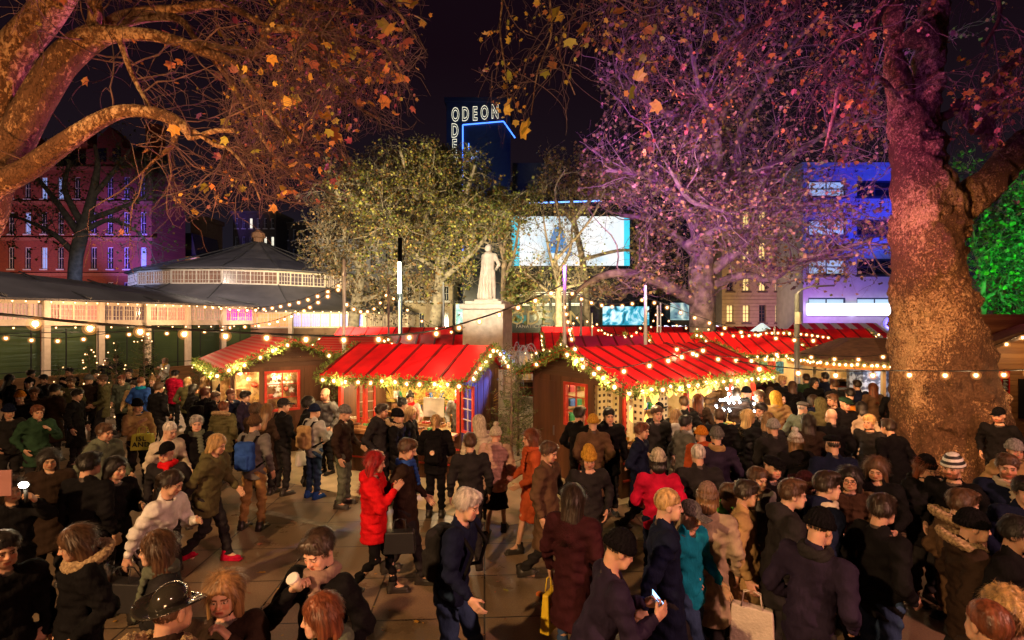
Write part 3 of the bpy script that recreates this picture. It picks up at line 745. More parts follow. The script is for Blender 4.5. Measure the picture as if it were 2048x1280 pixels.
# string of very bright white lights clustered in the corner stall
cl = thing('light_cluster', 'dazzling heap of white fairy lights on the corner stall counter', 'fairy lights', MX3 @ Vector((3.6, .1, 1.3)))
wb_me = bulb_mesh(.03, 'bulb', em('white_glow', (.85, .95, 1.0), 26), False)
for i in range(46):
    q = mesh_obj('bulb', wb_me, cl); q.location = (random.gauss(0, .32), random.gauss(0, .12), abs(random.gauss(.12, .17)))
b = MB(); b.tube([(random.gauss(0, .3), random.gauss(0, .1), abs(random.gauss(.12, .15))) for _ in range(40)], .004, 3); b.build('wire', M_CABLE, cl)
lamp('fairy_light', 'POINT', MX3 @ Vector((3.6, -.05, 1.6)), 40, (1, .93, .8), size=.15)

for v in (1.85, 2.75): lamp('stall_light', 'POINT', MX1 @ Vector((.40, v, 1.97)), 34, (1, .74, .4), size=.06)

bc = [('red', (.6, .02, .03)), ('green', (.03, .25, .08)), ('gold', (.7, .42, .06)), ('white', (.8, .78, .72)), ('blue', (.05, .14, .45)), ('brown', (.25, .11, .04))]
bx_me = []
for nm, c in bc:
    b = MB(); b.box(0, .15, 0, .12, 0, .13); b.mi = 1; b.box(-.004, .154, -.004, .124, .13, .165); b.box(.065, .085, -.006, -.0045, 0, .13)
    bx_me.append(b.mesh('gift_box', [pm('box_' + nm, c, tuple(q * .6 for q in c), scale=20, rough=.5), pm('box_lid_' + nm, tuple(min(1, q * 1.4 + .05) for q in c), rough=.45)]))
rr_ = random.Random(12)
for mx, d, rz_, where in ((MX2, D2, -18, 'sweets stall'), (MX3, D3, 36, 'corner stall')):
    for j, z in enumerate((.981, 1.311, 1.631)):
        n = int((d['x1'] - d['x0'] - .4) / .21)
        for i in range(n):
            if rr_.random() < .25: continue
            k = rr_.randrange(6); o = mesh_obj('gift_box', bx_me[k]); o.location = mx @ Vector((d['x0'] + .2 + i * .21, d['y1'] - .31, z)); o.rotation_euler = (0, 0, R(rz_ + rr_.uniform(-6, 6)))
            lv = ('bottom', 'middle', 'top')[j]
            tag(o, '%s gift box on the %s back shelf of the %s' % (bc[k][0], lv, where), 'box', '%s boxes, %s shelf, %s' % (bc[k][0], lv, where))
for i in range(8):
    m = MB(); m.prism([(-.05, 0), (.05, 0), (.05, .07), (-.05, .07)], 'y', -.002, .002)
    o = m.build('price_card', pm('card_white', (.82, .8, .74), rough=.6)); mx, d, rz_ = (MX2, D2, -18) if i < 4 else (MX3, D3, 36)
    o.location = mx @ Vector((d['x0'] + .5 + (i % 4) * .72, d['y0'] - .262, .985)); o.rotation_euler = (R(-15), 0, R(rz_)); tag(o, 'blank white card standing on the %s counter edge' % ('sweets stall' if i < 4 else 'corner stall'), 'card', 'blank cards, %s' % ('sweets stall' if i < 4 else 'corner stall'))
# ------------------------------------------------------------------ buildings
def facade(owner, mat, X0, X1, Z0, Z1, cols, rows, wf=.45, hf=.6, y=0.0, th=.5, dep=6.0, frame=None, pane_mats=(), litp=.3, ox=0.0, name='window', zoff=.5, arch=False, seed=1, skip=()):
    """wall with real openings in the plane y (local), window parts set back in them; body behind"""
    r = random.Random(seed); cw = (X1 - X0) / cols; rh = (Z1 - Z0) / rows
    m = MB(); holes = []
    zs = []
    for j in range(rows):
        a = Z0 + rh * (j + zoff) - rh * hf / 2; zs.append((a, a + rh * hf))
    zc = Z0
    for j in range(rows):
        a, b = zs[j]
        m.box(X0, X1, y, y + th, zc, a); zc = b
        x = X0
        for i in range(cols):
            c = X0 + cw * (i + .5); l, rr = c - cw * wf / 2, c + cw * wf / 2
            m.box(x, l, y, y + th, a, b); x = rr
            if (i, j) not in skip: holes.append((l, rr, a, b))
            else: m.box(l, rr, y + .02, y + th, a, b)
        m.box(x, X1, y, y + th, a, b)
    m.box(X0, X1, y, y + th, zc, Z1)
    m.box(X0, X1, y + th + .6, y + dep, Z0, Z1)
    m.box(X0, X0 + .3, y + th, y + th + .6, Z0, Z1); m.box(X1 - .3, X1, y + th, y + th + .6, Z0, Z1)
    m.box(X0 + .3, X1 - .3, y + th, y + th + .6, Z1 - .3, Z1)
    w = m.build('wall', mat, owner)
    # sills and string courses
    for l, rr, a, b in holes[:96]:
        f = MB(); t = min(.12, (rr - l) * .1)
        f.box(l, l + t, y + .12, y + .22, a, b); f.box(rr - t, rr, y + .12, y + .22, a, b)
        f.box(l + t, rr - t, y + .12, y + .22, a, a + t); f.box(l + t, rr - t, y + .12, y + .22, b - t, b)
        f.box((l + rr) / 2 - t * .35, (l + rr) / 2 + t * .35, y + .13, y + .21, a + t, b - t); f.box(l + t, rr - t, y + .131, y + .209, (a + b) / 2 - t * .35, (a + b) / 2 + t * .35)
        fo = f.build(name, frame, owner)
        g = MB(); g.box(l - .12, rr + .12, y - .12, y - .003, a - .14, a); g.build('sill', frame, fo)
        g = MB(); g.box(l + t, rr - t, y + .16, y + .17, a + t, b - t)
        g.build('pane', pane_mats[0] if r.random() < litp else pane_mats[1], fo)
    return w
M_DARKPANE = pm('night_window_glass', (.02, .025, .04), (.01, .012, .02), rough=.12, bump=0)
M_LITY = em('lit_room_yellow', (1.0, .72, .26), 1.1)
M_LITW = em('lit_room_white', (1.0, .95, .75), 1.2)
M_LITB = em('lit_room_blue', (.35, .5, 1.0), .6)
M_WHITEF = pm('white_sash', (.7, .7, .72), rough=.5, bump=0)

# --- red brick hotel on the left, lit violet at its corner
def brick(name, c1, c2, mort, sc=3.0):
    m = pm(name, c1, rough=.8, bump=0); N, L = m.node_tree.nodes, m.node_tree.links; bs = N['Principled BSDF']
    tc = N.new('ShaderNodeTexCoord'); mp = N.new('ShaderNodeMapping'); mp.inputs['Rotation'].default_value = (R(90), 0, 0); L.new(tc.outputs['Object'], mp.inputs[0])
    br = N.new('ShaderNodeTexBrick'); br.inputs['Scale'].default_value = sc; br.inputs['Color1'].default_value = (*c1, 1); br.inputs['Color2'].default_value = (*c2, 1); br.inputs['Mortar'].default_value = (*mort, 1)
    br.inputs['Mortar Size'].default_value = .015
    L.new(mp.outputs[0], br.inputs['Vector']); L.new(br.outputs[0], bs.inputs['Base Color']); return m
M_BRICK = brick('red_brick', (.30, .07, .04), (.22, .05, .035), (.12, .06, .05))
hotel = thing('brick_hotel', 'tall red brick and terracotta hotel with gables, lit violet on its right corner', 'building', (0, 0, 0))
Yh = 58.0; xl = P(-60, 0, Yh).x; xr = P(303, 0, Yh).x
facade(hotel, M_BRICK, xl, xr, 4.5, 20.0, 11, 4, .36, .62, y=Yh, frame=M_WHITEF, pane_mats=(M_LITB, M_DARKPANE), litp=.16, seed=3)
m = MB(); m.box(xl, xr, Yh, Yh + 6, 0, 4.5); m.build('ground_storey', M_BRICK, hotel)
for i in range(10):
    x = xl + (xr - xl) * (i + .5) / 10; b = MB(); b.X = Matrix.Translation((x, Yh - .05, 5.1 + .45)) @ Matrix.Rotation(R(90), 4, 'X'); b.lathe([(.55, 0), (.55, .06)], 16)
    b.build('round_window', (M_LITY, em('lunette_pale', (1, .8, .5), .5))[i % 2] if i in (2, 3, 4, 6, 8) else M_DARKPANE, hotel)
m = MB()
for z in (4.5, 8.3, 12.2, 16.2, 20.0): m.box(xl - .3, xr + .3, Yh - .35, Yh - .003, z, z + .35)
m.build('string_course', pm('terracotta', (.36, .13, .08), (.27, .09, .06), scale=6), hotel)
for i, gx in enumerate((xl + 6, xl + 15.5)):
    m = MB(); s = 2.6
    m.prism([(gx - s, 20.35), (gx + s, 20.35), (gx + s, 22.3), (gx + s * .55, 22.5), (gx + s * .5, 23.6), (gx, 24.8), (gx - s * .5, 23.6), (gx - s * .55, 22.5), (gx - s, 22.3)], 'y', Yh - .1, Yh + 1.2)
    gb = m.build('gable', M_BRICK, hotel)
    for dx in (-.8, .8):
        m = MB(); m.box(gx + dx - .45, gx + dx + .45, Yh - .16, Yh - .11, 20.9, 22.4); m.build('window', (M_LITB, M_DARKPANE)[i], gb)
m = MB(); m.prism([(Yh + .6, 20.35), (Yh + 5.4, 20.35), (Yh + 3, 23.6)], 'x', xl, xr); m.build('roof', pm('slate', (.06, .06, .07), rough=.5), hotel)
for gx in (xl + 10.5, xr - 1.5): m = MB(); m.box(gx - .7, gx + .7, Yh + 2.2, Yh + 3.6, 22, 26); m.build('chimney', M_BRICK, hotel)
lamp('hotel_light', 'SPOT', (xr + 5, Yh - 15, 3), 42000, (.26, .14, 1.0), (xr - 1, Yh, 12), size=.5, angle=36, blend=.8)
lamp('hotel_light', 'SPOT', (xl + 8, Yh - 16, 3), 8000, (1.0, .5, .33), (xl + 8, Yh, 9), size=.5, angle=80, blend=.9)
lamp('hotel_light', 'SPOT', (xr - 13, Yh - 14, 4), 4500, (.35, .14, .9), (xr - 10, Yh, 14), size=.5, angle=50, blend=.9)

def simple_block(name, label, px0, px1, ytop, Y, cols, rows, mat, base_z=0.0, litp=.3, lit=None, frame=None, dep=6.0, wf=.4, hf=.55, seed=2, cornice=True, deg=0, z1off=0):
    x0, x1 = P(px0, 0, Y).x, P(px1, 0, Y).x; zt = CAMZ + (HOR - ytop) / FPX * Y
    t = thing(name, label, 'building', (x0, Y, 0), R(deg))
    facade(t, mat, 0, x1 - x0, base_z, zt, cols, rows, wf, hf, y=0, dep=dep, frame=frame or M_WHITEF, pane_mats=(lit or M_LITY, M_DARKPANE), litp=litp, seed=seed)
    if base_z > 0: m = MB(); m.box(0, x1 - x0, 0, dep, 0, base_z); m.build('ground_storey', mat, t)
    if cornice: m = MB(); m.box(-.25, x1 - x0 + .25, -.35, dep, zt, zt + .4); m.build('cornice', mat, t)
    return t, x1 - x0, zt
M_CREAM = pm('cream_render', (.50, .40, .27), (.40, .31, .2), scale=3)
M_DUSK = pm('dusky_concrete', (.10, .085, .075), (.075, .06, .055), scale=2)
M_WHITESTONE = pm('white_stucco', (.55, .54, .52), (.44, .43, .41), scale=3)
t, w_, z_ = simple_block('cream_house', 'small cream house with dark mansard and dormers beside the brick hotel', 305, 392, 520, 66, 4, 3, M_CREAM, litp=.2, seed=4)
m = MB(); m.prism([(0, z_ + .4), (w_, z_ + .4), (w_ - .6, z_ + 3.4), (.6, z_ + 3.4)], 'y', .1, 5.8); m.build('roof', pm('dark_mansard', (.02, .018, .018), rough=.6), t)
for dx in (.25, .6):
    m = MB(); m.box(w_ * dx - .6, w_ * dx + .6, -.05, .4, z_ + .8, z_ + 2.4); dm = m.build('dormer', M_CREAM, t); m = MB(); m.box(w_ * dx - .4, w_ * dx + .4, -.09, -.06, z_ + 1.0, z_ + 2.2); m.build('pane', M_DARKPANE, dm)
lamp('house_light', 'SPOT', (P(345, 0, 60).x, 58, 4.5), 2600, (1, .6, .25), (P(345, 0, 66).x, 66, 9), size=.3, angle=60)
t = thing('brown_tower', 'plain brown concrete tower lit on its top corner, above the tent roof', 'building', (P(381, 0, 74).x, 74, 0))
m = MB(); m.box(0, 2.3, 0, 4, 0, 17.5); m.box(-.25, 2.5, -.2, 4.2, 17.5, 18.1); m.build('wall', pm('brown_concrete', (.34, .21, .12), (.26, .15, .09), scale=2), t)
m = MB(); m.box(2.3, 3.4, .3, 3.6, 0, 13.6); m.build('side_block', pm('navy_cladding', (.03, .03, .06), rough=.5), t)
lamp('tower_light', 'SPOT', (P(420, 0, 66).x, 64, 8), 900, (1, .45, .15), (P(393, 0, 74).x, 74, 17.5), size=.3, angle=50)
simple_block('dark_block', 'dark flat topped office block with a few lit windows above the tent cone', 466, 552, 428, 80, 6, 7, M_DUSK, litp=.25, lit=M_LITW, seed=8)
simple_block('grey_block', 'dim grey block half hidden in the leaves behind the tent', 552, 640, 450, 84, 6, 6, M_DUSK, litp=.05, seed=9)
t, w_, z_ = simple_block('white_house', 'white stucco house lit behind the bare branches left of the lamp post', 640, 880, 488, 50, 8, 4, M_WHITESTONE, base_z=0, litp=.08, seed=5, frame=M_WHITEF)
lamp('facade_light', 'SPOT', (-14, 40, 3), 9000, (1, .92, .8), (-13, 50, 6), size=.5, angle=95)
t, w_, z_ = simple_block('language_school', 'pale stone building with dark lettering behind the tree trunk', 806, 905, 560, 44, 4, 3, M_CREAM, litp=.1, seed=12)
put_text('SCHOOL OF ENGLISH', .52, pm('dark_letters', (.02, .02, .02), rough=.5), (2.0, -.06, CAMZ + (HOR - 604) / FPX * 44), t, xs=.95)
lamp('facade_light', 'SPOT', (-5.5, 37, 2.5), 700, (1, .75, .45), (-7, 44, 5), size=.3, angle=90)

# --- dark cinema with tower and screens
M_BLACKG = pm('black_granite', (.016, .018, .024), (.01, .011, .015), scale=4, rough=.25, bump=.05)
M_TOWER = pm('dark_blue_tower', (.015, .03, .06), (.012, .024, .05), scale=3, rough=.35, bump=0)
cin = thing('cinema', 'black cinema with neon edged tower, huge white screen and lettering across the square', 'building', (0, 0, 0))
Yc = 46.0
def cx(px, Y=Yc): return (px - 1024) / FPX * Y
def cz(py, Y=Yc): return CAMZ + (HOR - py) / FPX * Y
m = MB(); m.box(cx(1021), cx(1445), Yc, Yc + 10, cz(600), cz(401)); m.box(cx(1021), cx(1445), Yc + .5, Yc + 10, 0, cz(600)); m.box(cx(925), cx(1020.8), Yc + .4, Yc + 9, 0, cz(520))
m.build('wall', M_BLACKG, cin)
m = MB(); m.box(cx(893, Yc + 2), cx(1021, Yc + 2), Yc + 2, Yc + 7, cz(540), cz(204, Yc + 2)); m.box(cx(889, Yc + 2), cx(1024, Yc + 2), Yc + 1.8, Yc + 7.2, cz(204, Yc + 2), cz(196, Yc + 2)); m.build('tower', M_TOWER, cin)
m = MB(); m.box(cx(1025), cx(1120), Yc + 6, Yc + 9, cz(420), cz(284)); m.build('tower_slab', pm('dim_slab', (.03, .035, .05), rough=.6, bump=0), cin)
NEON = em('blue_neon', (.06, .2, 1.0), 3.2); OUT = em('sign_outline', (.95, .9, .65), 1.3)
def outline_text(txt, size, loc, parent, name='sign_letter', xs=1.0, em_=None):
    """letters as thin glowing outlines"""
    cu = bpy.data.curves.new(name, 'FONT'); cu.body = txt; cu.size = size; cu.align_x = 'CENTER'; cu.align_y = 'CENTER'; cu.resolution_u = 3
    cu.fill_mode = 'NONE'; cu.bevel_depth = .028; cu.bevel_resolution = 1; cu.offset = .04
    o = bpy.data.objects.new(name, cu); COL.objects.link(o); dg = bpy.context.evaluated_depsgraph_get()
    me = bpy.data.meshes.new_from_object(o.evaluated_get(dg)); bpy.data.objects.remove(o)
    me.materials.clear(); me.materials.append(em_ or OUT)
    for v in me.vertices: v.co.x *= xs
    q = mesh_obj(name, me, parent); q.location = loc; q.rotation_euler = (R(90), 0, 0); return q
for i, (c, px, py) in enumerate([('O', 911, 231), ('D', 931, 230), ('E', 950, 229), ('O', 969, 227), ('N', 990, 225), ('D', 910, 263), ('E', 909, 294), ('O', 909, 324), ('N', 908, 354)]):
    outline_text(c, 1.7, (cx(px, Yc + 2), Yc + 1.93, cz(py, Yc + 2)), cin, 'sign_letter', .5)
m = MB(); pts = [(926, 520), (926, 251), (1007, 244), (1030, 277)]
for a, b in zip(pts, pts[1:]): m.tube([(cx(a[0], Yc + 2), Yc + 1.85, cz(a[1], Yc + 2)), (cx(b[0], Yc + 2), Yc + 1.85, cz(b[1], Yc + 2))], .06, 5)
m.tube([(cx(934), Yc + 1.85, cz(290)), (cx(934), Yc + 1.85, cz(272))], .04, 5)
m.build('neon_tube', NEON, cin)
m = MB(); m.tube([(cx(1021), Yc - .08, cz(408)), (cx(1205), Yc - .08, cz(402))], .07, 5); m.build('neon_tube', em('blue_neon_soft', (.15, .35, 1), 3), cin)
def screen_mat(name, seed, stops, strength, scale=1.2, dist=3.0):
    m = bpy.data.materials.new(name); m.use_nodes = True; N, L = m.node_tree.nodes, m.node_tree.links; bs = N['Principled BSDF']
    tc = N.new('ShaderNodeTexCoord'); nz = N.new('ShaderNodeTexNoise'); nz.noise_dimensions = '4D'; nz.inputs['W'].default_value = seed
    nz.inputs['Scale'].default_value = scale; nz.inputs['Detail'].default_value = 5; nz.inputs['Distortion'].default_value = dist; L.new(tc.outputs['Object'], nz.inputs['Vector'])
    cr = N.new('ShaderNodeValToRGB'); cr.color_ramp.elements[0].position = stops[0][0]; cr.color_ramp.elements[0].color = (*stops[0][1], 1)
    cr.color_ramp.elements[1].position = stops[-1][0]; cr.color_ramp.elements[1].color = (*stops[-1][1], 1)
    for p, c in stops[1:-1]: e = cr.color_ramp.elements.new(p); e.color = (*c, 1)
    L.new(nz.outputs['Fac'], cr.inputs[0]); L.new(cr.outputs[0], bs.inputs['Emission Color']); bs.inputs['Emission Strength'].default_value = strength; bs.inputs['Base Color'].default_value = (0, 0, 0, 1)
    return m
# the big screen: white picture, cyan borders, blue figure
S = [cx(1023), cx(1258), cz(532), cz(434)]
m = MB(); m.box(S[0] - .1, S[1] + .1, Yc - .25, Yc - .004, S[2] - .1, S[3] + .1); sf = m.build('screen_case', M_BLACKG, cin)
m = MB(); m.box(S[0] + .7, S[1] - .5, Yc - .27, Yc - .252, S[2], S[3]); sc_ = m.build('screen', screen_mat('screen_white', 2.2, [(.25, (.35, .62, .8)), (.42, (.8, .9, .95)), (.6, (1, 1, 1))], 1.05, .35, 1.2), cin)
for ea, eb in ((S[0], S[0] + .7), (S[1] - .5, S[1])): m = MB(); m.box(ea, eb, Yc - .27, Yc - .252, S[2], S[3]); m.build('screen_edge', em('screen_cyan', (.05, .6, .8), 1.1), cin)
m = MB(); fx = cx(1116); fz = cz(478)
m.prism([(fx - 1.0, fz - 1.2), (fx - .7, fz - .1), (fx - .35, fz + .9), (fx + .1, fz + 1.1), (fx + .5, fz + .7), (fx + .6, fz - .2), (fx + 1.3, fz - 1.5), (fx + .9, fz - 1.6), (fx + .3, fz - .8), (fx, fz - 1.3)], 'y', Yc - .29, Yc - .272)
m.build('screen_figure', em('screen_blue', (.03, .2, .55), 1.0), sc_)
# glazed foyer with light bands, lettering
m = MB(); m.box(cx(1022), cx(1180), Yc - .1, Yc + .4, cz(640), cz(592)); m.build('foyer_glass', pm('foyer_glass_dim', (.12, .11, .07), (.04, .04, .03), scale=2, rough=.2, emit=(.5, .42, .2), estr=.12), cin)
m = MB()
for py in (586, 590, 608, 611): m.box(cx(1030), cx(1178), Yc - .16, Yc - .11, cz(py), cz(py) + .07)
m.build('light_strip', em('strip_white', (1, .95, .7), 1.4), cin)
m = MB()
for k in range(5): m.box(cx(1022 + 38 * k), cx(1022 + 38 * k) + .25, Yc - .2, Yc - .105, cz(640), cz(585))
m.build('mullion', M_BLACKG, cin)
put_text('ODEON', 1.75, pm('gold_letters', (.5, .36, .16), (.4, .28, .12), rough=.4, emit=(.5, .33, .12), estr=.25), (cx(1092), Yc - .3, cz(637)), cin, xs=.95, depth=.06)
put_text('FANATICAL ABOUT FILM', .42, pm('dim_letters', (.5, .4, .3), rough=.4, emit=(.6, .45, .35), estr=.3), (cx(1090), Yc - .3, cz(653)), cin)
m = MB(); m.box(cx(1000), cx(1052), Yc - .3, Yc - .1, cz(646), cz(631)); m.build('teal_panel', em('teal', (.02, .22, .22), .6), cin)
# poster screen with two close faces in cyan and white
m = MB(); m.box(cx(1203), cx(1297), Yc - .35, Yc - .1, cz(654), cz(612)); m.build('poster_case', M_BLACKG, cin)
m = MB(); m.box(cx(1204), cx(1296), Yc - .37, Yc - .352, cz(653), cz(613)); m.build('poster_screen', screen_mat('poster_cyan', 3.1, [(.3, (.0, .04, .08)), (.45, (.02, .35, .5)), (.55, (.5, .8, .9)), (.7, (.95, .97, 1))], 1.3, .55, 2.5), cin)
m = MB(); m.box(cx(1340), cx(1388), Yc - .37, Yc - .1, cz(640), cz(606)); m.build('poster_screen', screen_mat('poster_pale', 8.4, [(.35, (.05, .12, .2)), (.5, (.3, .5, .5)), (.65, (.9, .95, .8))], 1.0, .6, 2.0), cin)
m = MB(); m.box(cx(1180), cx(1440), Yc - 1.4, Yc - .4, cz(669), cz(664)); m.box(cx(1180), cx(1440), Yc - 1.2, Yc - .4, cz(664), cz(650)); m.build('canopy', M_BLACKG, cin)
put_text('ODEON STUDIOS', .85, em('sign_lilac', (.8, .78, 1.0), 1.8), (cx(1392, Yc - 1.3), Yc - 1.3, cz(658)), cin, xs=.95)
lamp('screen_spill', 'AREA', (cx(1140), Yc - .6, cz(483)), 500, (.75, .9, 1), (cx(1140), 20, 1), size=4)
# green-white bright poster left of the pedestal
t = thing('bright_poster', 'glowing pale green poster panel left of the stone pedestal', 'poster panel', P(930, 626, 40))
m = MB(); m.box(-.75, .75, -.02, .1, -.95, .75); m.build('case', M_BLACKG, t)
m = MB(); m.box(-.68, .68, -.04, -.021, -.88, .68); m.build('poster', screen_mat('poster_green', 5.5, [(.35, (.05, .4, .3)), (.55, (.6, .95, .8)), (.7, (.95, 1, .95))], 1.3, .9, 2), t)

# --- beige stone building with warm lit windows
M_BEIGE = pm('banded_stone', (.42, .32, .20), (.34, .25, .16), scale=2.5)
t, w_, z_ = simple_block('stone_building', 'beige stone building with tall yellow lit windows right of the plane tree', 1444, 1606, 345, 44, 5, 6, M_BEIGE, litp=.55, lit=M_LITY, wf=.42, hf=.56, seed=31, frame=pm('brown_frame', (.12, .08, .05), rough=.5))
m = MB()
for i in range(9): m.box(-.02, w_ + .02, -.06, -.002, 3.0 + .3 * i + (.0), 3.02 + .3 * i)
m.build('banding', pm('band_shadow_gap', (.12, .08, .05), rough=.8), t)
lamp('facade_light', 'SPOT', (P(1470, 0, 38).x, 37.5, 3.2), 1500, (1, .6, .25), (P(1480, 0, 44).x, 44, 6), size=.3, angle=85)
# --- blue lit modernist building
t, w_, z_ = simple_block('blue_building', 'white modernist building washed in blue and violet light with a blank bright sign band', 1606, 1800, 338, 40, 2, 5, pm('smooth_white_render', (.50, .50, .60), (.42, .42, .52), scale=2), litp=.5, lit=em('cool_window', (.55, .75, .95), .55), wf=.78, hf=.42, seed=6, frame=pm('navy_frame', (.03, .04, .09), rough=.5))
m = MB(); m.box(.2, w_ - .1, -.5, -.15, cz(631, 40), cz(607, 40)); m.build('sign_band', em('sign_band_white', (.9, .97, 1.0), 2.2, True), t)
put_text('STEAKHOUSE', .01, M_BLACKG, (0, 5, -5), t) if False else None
xm = P(1700, 0, 40).x
lamp('facade_light', 'SPOT', (xm - 2, 33, 2.8), 7000, (.035, .03, 1.0), (xm, 40, 9), size=.4, angle=95)
lamp('facade_light', 'SPOT', (xm + 3, 34, 10), 2200, (.03, .05, 1.0), (xm + 1, 40, 12), size=.4, angle=80)
lamp('facade_light', 'SPOT', (xm - 4, 35, 2.5), 1500, (.7, .2, 1.0), (xm - 2, 40, 3), size=.4, angle=90)
# right-hand houses beyond the trunk
simple_block('violet_house', 'small violet lit house front seen just right of the great trunk', 1935, 1978, 590, 36, 1, 2, pm('violet_grey_render', (.35, .33, .5), rough=.7), litp=.0, seed=2)
simple_block('brick_shed', 'dark brick building behind the green lit tree at the right edge', 1985, 2110, 560, 34, 4, 2, M_BRICK, litp=.2, seed=7)
# small shop signs
t = thing('shop_sign', 'small dark shop sign with pale cyan letters above the far red roofs', 'sign', P(1588, 680, 34)); m = MB(); m.box(-1.3, 1.3, 0, .15, -.25, .25); m.build('board', M_BLACKG, t)
put_text('COMPANY', .42, em('cyan_letters', (.5, .9, 1), 1.5), (0, -.02, 0), t)
t = thing('canopy_sign', 'row of glowing cream letters above the eight sided stall roof', 'sign', P(1765, 681, 30)); m = MB(); m.box(-2.0, 2.0, 0, .1, -.22, .24); m.build('board', pm('brown_board', (.1, .05, .03), rough=.5), t)
put_text('PEDRAWS', .42, em('cream_letters', (1, .85, .6), 2.0), (0, -.02, 0), t, xs=1.25)
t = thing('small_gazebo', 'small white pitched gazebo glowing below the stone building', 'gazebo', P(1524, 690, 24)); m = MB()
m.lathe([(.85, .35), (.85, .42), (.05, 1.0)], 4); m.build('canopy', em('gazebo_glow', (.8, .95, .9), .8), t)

for x in (-.55, .52):
    for y in (-.55, .52): m = MB(); m.box(x, x + .04, y, y + .04, -2.15, .36); m.build('post', M_POLE, t)
t = thing('arched_totem', 'pale arched totem panel left of the great trunk', 'panel', P(1785, 656, 33)); m = MB()
m.prism([(-.6, -3.1), (.6, -3.1), (.6, .35), (.42, .6), (.18, .7), (-.18, .7), (-.42, .6), (-.6, .35)], 'y', 0, .15); m.build('panel', pm('totem_white', (.6, .55, .65), (.35, .3, .5), scale=3, rough=.5, emit=(.6, .5, .8), estr=.3), t)
# ------------------------------------------------------------------ mirror tent
M_CANVAS = pm('grey_tent_canvas', (.15, .135, .135), (.10, .09, .09), scale=.8, rough=.6, bump=.25, bscale=1.5, bdist=.05)
M_CREAMW = pm('cream_painted_wood', (.74, .62, .47), (.64, .52, .38), scale=6, rough=.5, bump=.05)
M_WINP = [em('tent_pane_rose', (1.0, .30, .22), .6), em('tent_pane_amber', (1.0, .36, .12), .9), em('tent_pane_magenta', (.95, .05, .6), 1.0), em('tent_pane_warm', (.9, .5, .35), .55), pm('mirror_pane', (.4, .35, .35), metal=.8, rough=.15, bump=0, emit=(.4, .2, .2), estr=.25), em('tent_pane_violet', (.42, .40, 1.0), 1.3)]
def window_panel(parent, a, b, z0, z1, pane, y_out, seed=0, small=False):
    """lattice panel between world points a,b (xy), z0..z1, one mesh of frame + one pane child"""
    a = Vector((a[0], a[1], 0)); b = Vector((b[0], b[1], 0)); L = (b - a).length
    o = bpy.data.objects.new('window_panel', None); ang = math.atan2(b.y - a.y, b.x - a.x)
    m = MB(); H = z1 - z0; f = .07
    m.box(0, L, -.04, .04, 0, f * 1.6); m.box(0, L, -.04, .04, H - f * 1.6, H)
    n = 3 if small else 4
    for i in range(n + 1):
        x = (L - f) * i / n; m.box(x, x + f, -.05, .05, f * 1.6, H - f * 1.6)
    r = random.Random(seed)
    for i in range(n):
        xa = (L - f) * i / n + f; xb = (L - f) * (i + 1) / n
        k = 3 if (i % 2 == 0) else 2
        for j in range(1, k + 1): x = xa + (xb - xa) * j / (k + 1); m.box(x - .012, x + .012, -.025, .025, f * 1.6, H - f * 1.6)
        for j in (1, 2): z = f * 1.6 + (H - 3.2 * f) * (.0 + [.25, .72][j - 1]); m.box(xa, xb, -.024, .024, z - .012, z + .012)
    me = m.mesh('window_panel', M_CREAMW); bpy.data.objects.remove(o)
    o = mesh_obj('window_panel', me, parent); o.location = (a.x, a.y, z0); o.rotation_euler = (0, 0, ang)
    p = MB(); p.box(0, L, .02, .03, 0, H); po = p.build('pane', pane, o)
    return o
# round tent
tc_ = P(517, 0, 43); tcx, tcy = tc_.x, 43.0
tent = thing('round_tent', 'round mirror tent with two tier grey canvas roof and lit lattice windows', 'tent', (tcx, tcy, 0))
def ring_pts(r, n, rot=0): return [(r * math.cos(2 * pi * i / n + rot), r * math.sin(2 * pi * i / n + rot)) for i in range(n)]
nS = 16; rot = pi / 16
r1, r2 = 8.6, 12.9
b = MB(); b.X = Matrix.Rotation(rot, 4, 'Z'); b.lathe([(r1 + .25, 6.75), (r1 + .3, 6.85), (5.0, 7.9), (2.2, 8.9), (.35, 9.75), (.3, 9.75), (2.2, 8.7), (r1, 6.7)], nS); b.build('upper_roof', M_CANVAS, tent)
b = MB(); b.X = Matrix.Rotation(rot, 4, 'Z'); b.lathe([(r2 + .3, 3.85), (r2 + .35, 3.98), (11, 4.75), (r1 + .05, 5.75), (r1, 5.7), (r2, 3.8)], nS); b.build('lower_roof', M_CANVAS, tent)
b = MB(); b.lathe([(.35, 9.7), (.4, 10.1), (.55, 10.15), (.5, 10.5), (.1, 10.8)], 12); b.build('finial', pm('brown_finial', (.3, .15, .08)), tent)
b = MB(); b.X = Matrix.Rotation(rot, 4, 'Z')
for i in range(nS):
    a = 2 * pi * i / nS
    for (ra, za, rb, zb) in ((r2 + .3, 4.02, r1 + .1, 5.78), (r1 + .25, 6.88, .4, 9.76)):
        b.tube([(ra * math.cos(a), ra * math.sin(a), za), ((ra + rb) / 2 * math.cos(a), (ra + rb) / 2 * math.sin(a), (za + zb) / 2 + (-.12)), (rb * math.cos(a), rb * math.sin(a), zb)], .035, 5)
b.build('guy_rope', pm('roof_seam_rope', (.08, .075, .07)), tent)
TENT_DIM = pm('dim_amber_pane', (.12, .05, .03), (.03, .012, .01), scale=2.5, rough=.2, bump=0, emit=(1, .5, .3), estr=.2)
up = ring_pts(r1, nS, rot); lo = ring_pts(r2, nS, rot)
PSEQ = [3, 3, 0, 2, 2, 2, 1, 1, 0, 1, 0, 5, 4, 5, 3, 3]
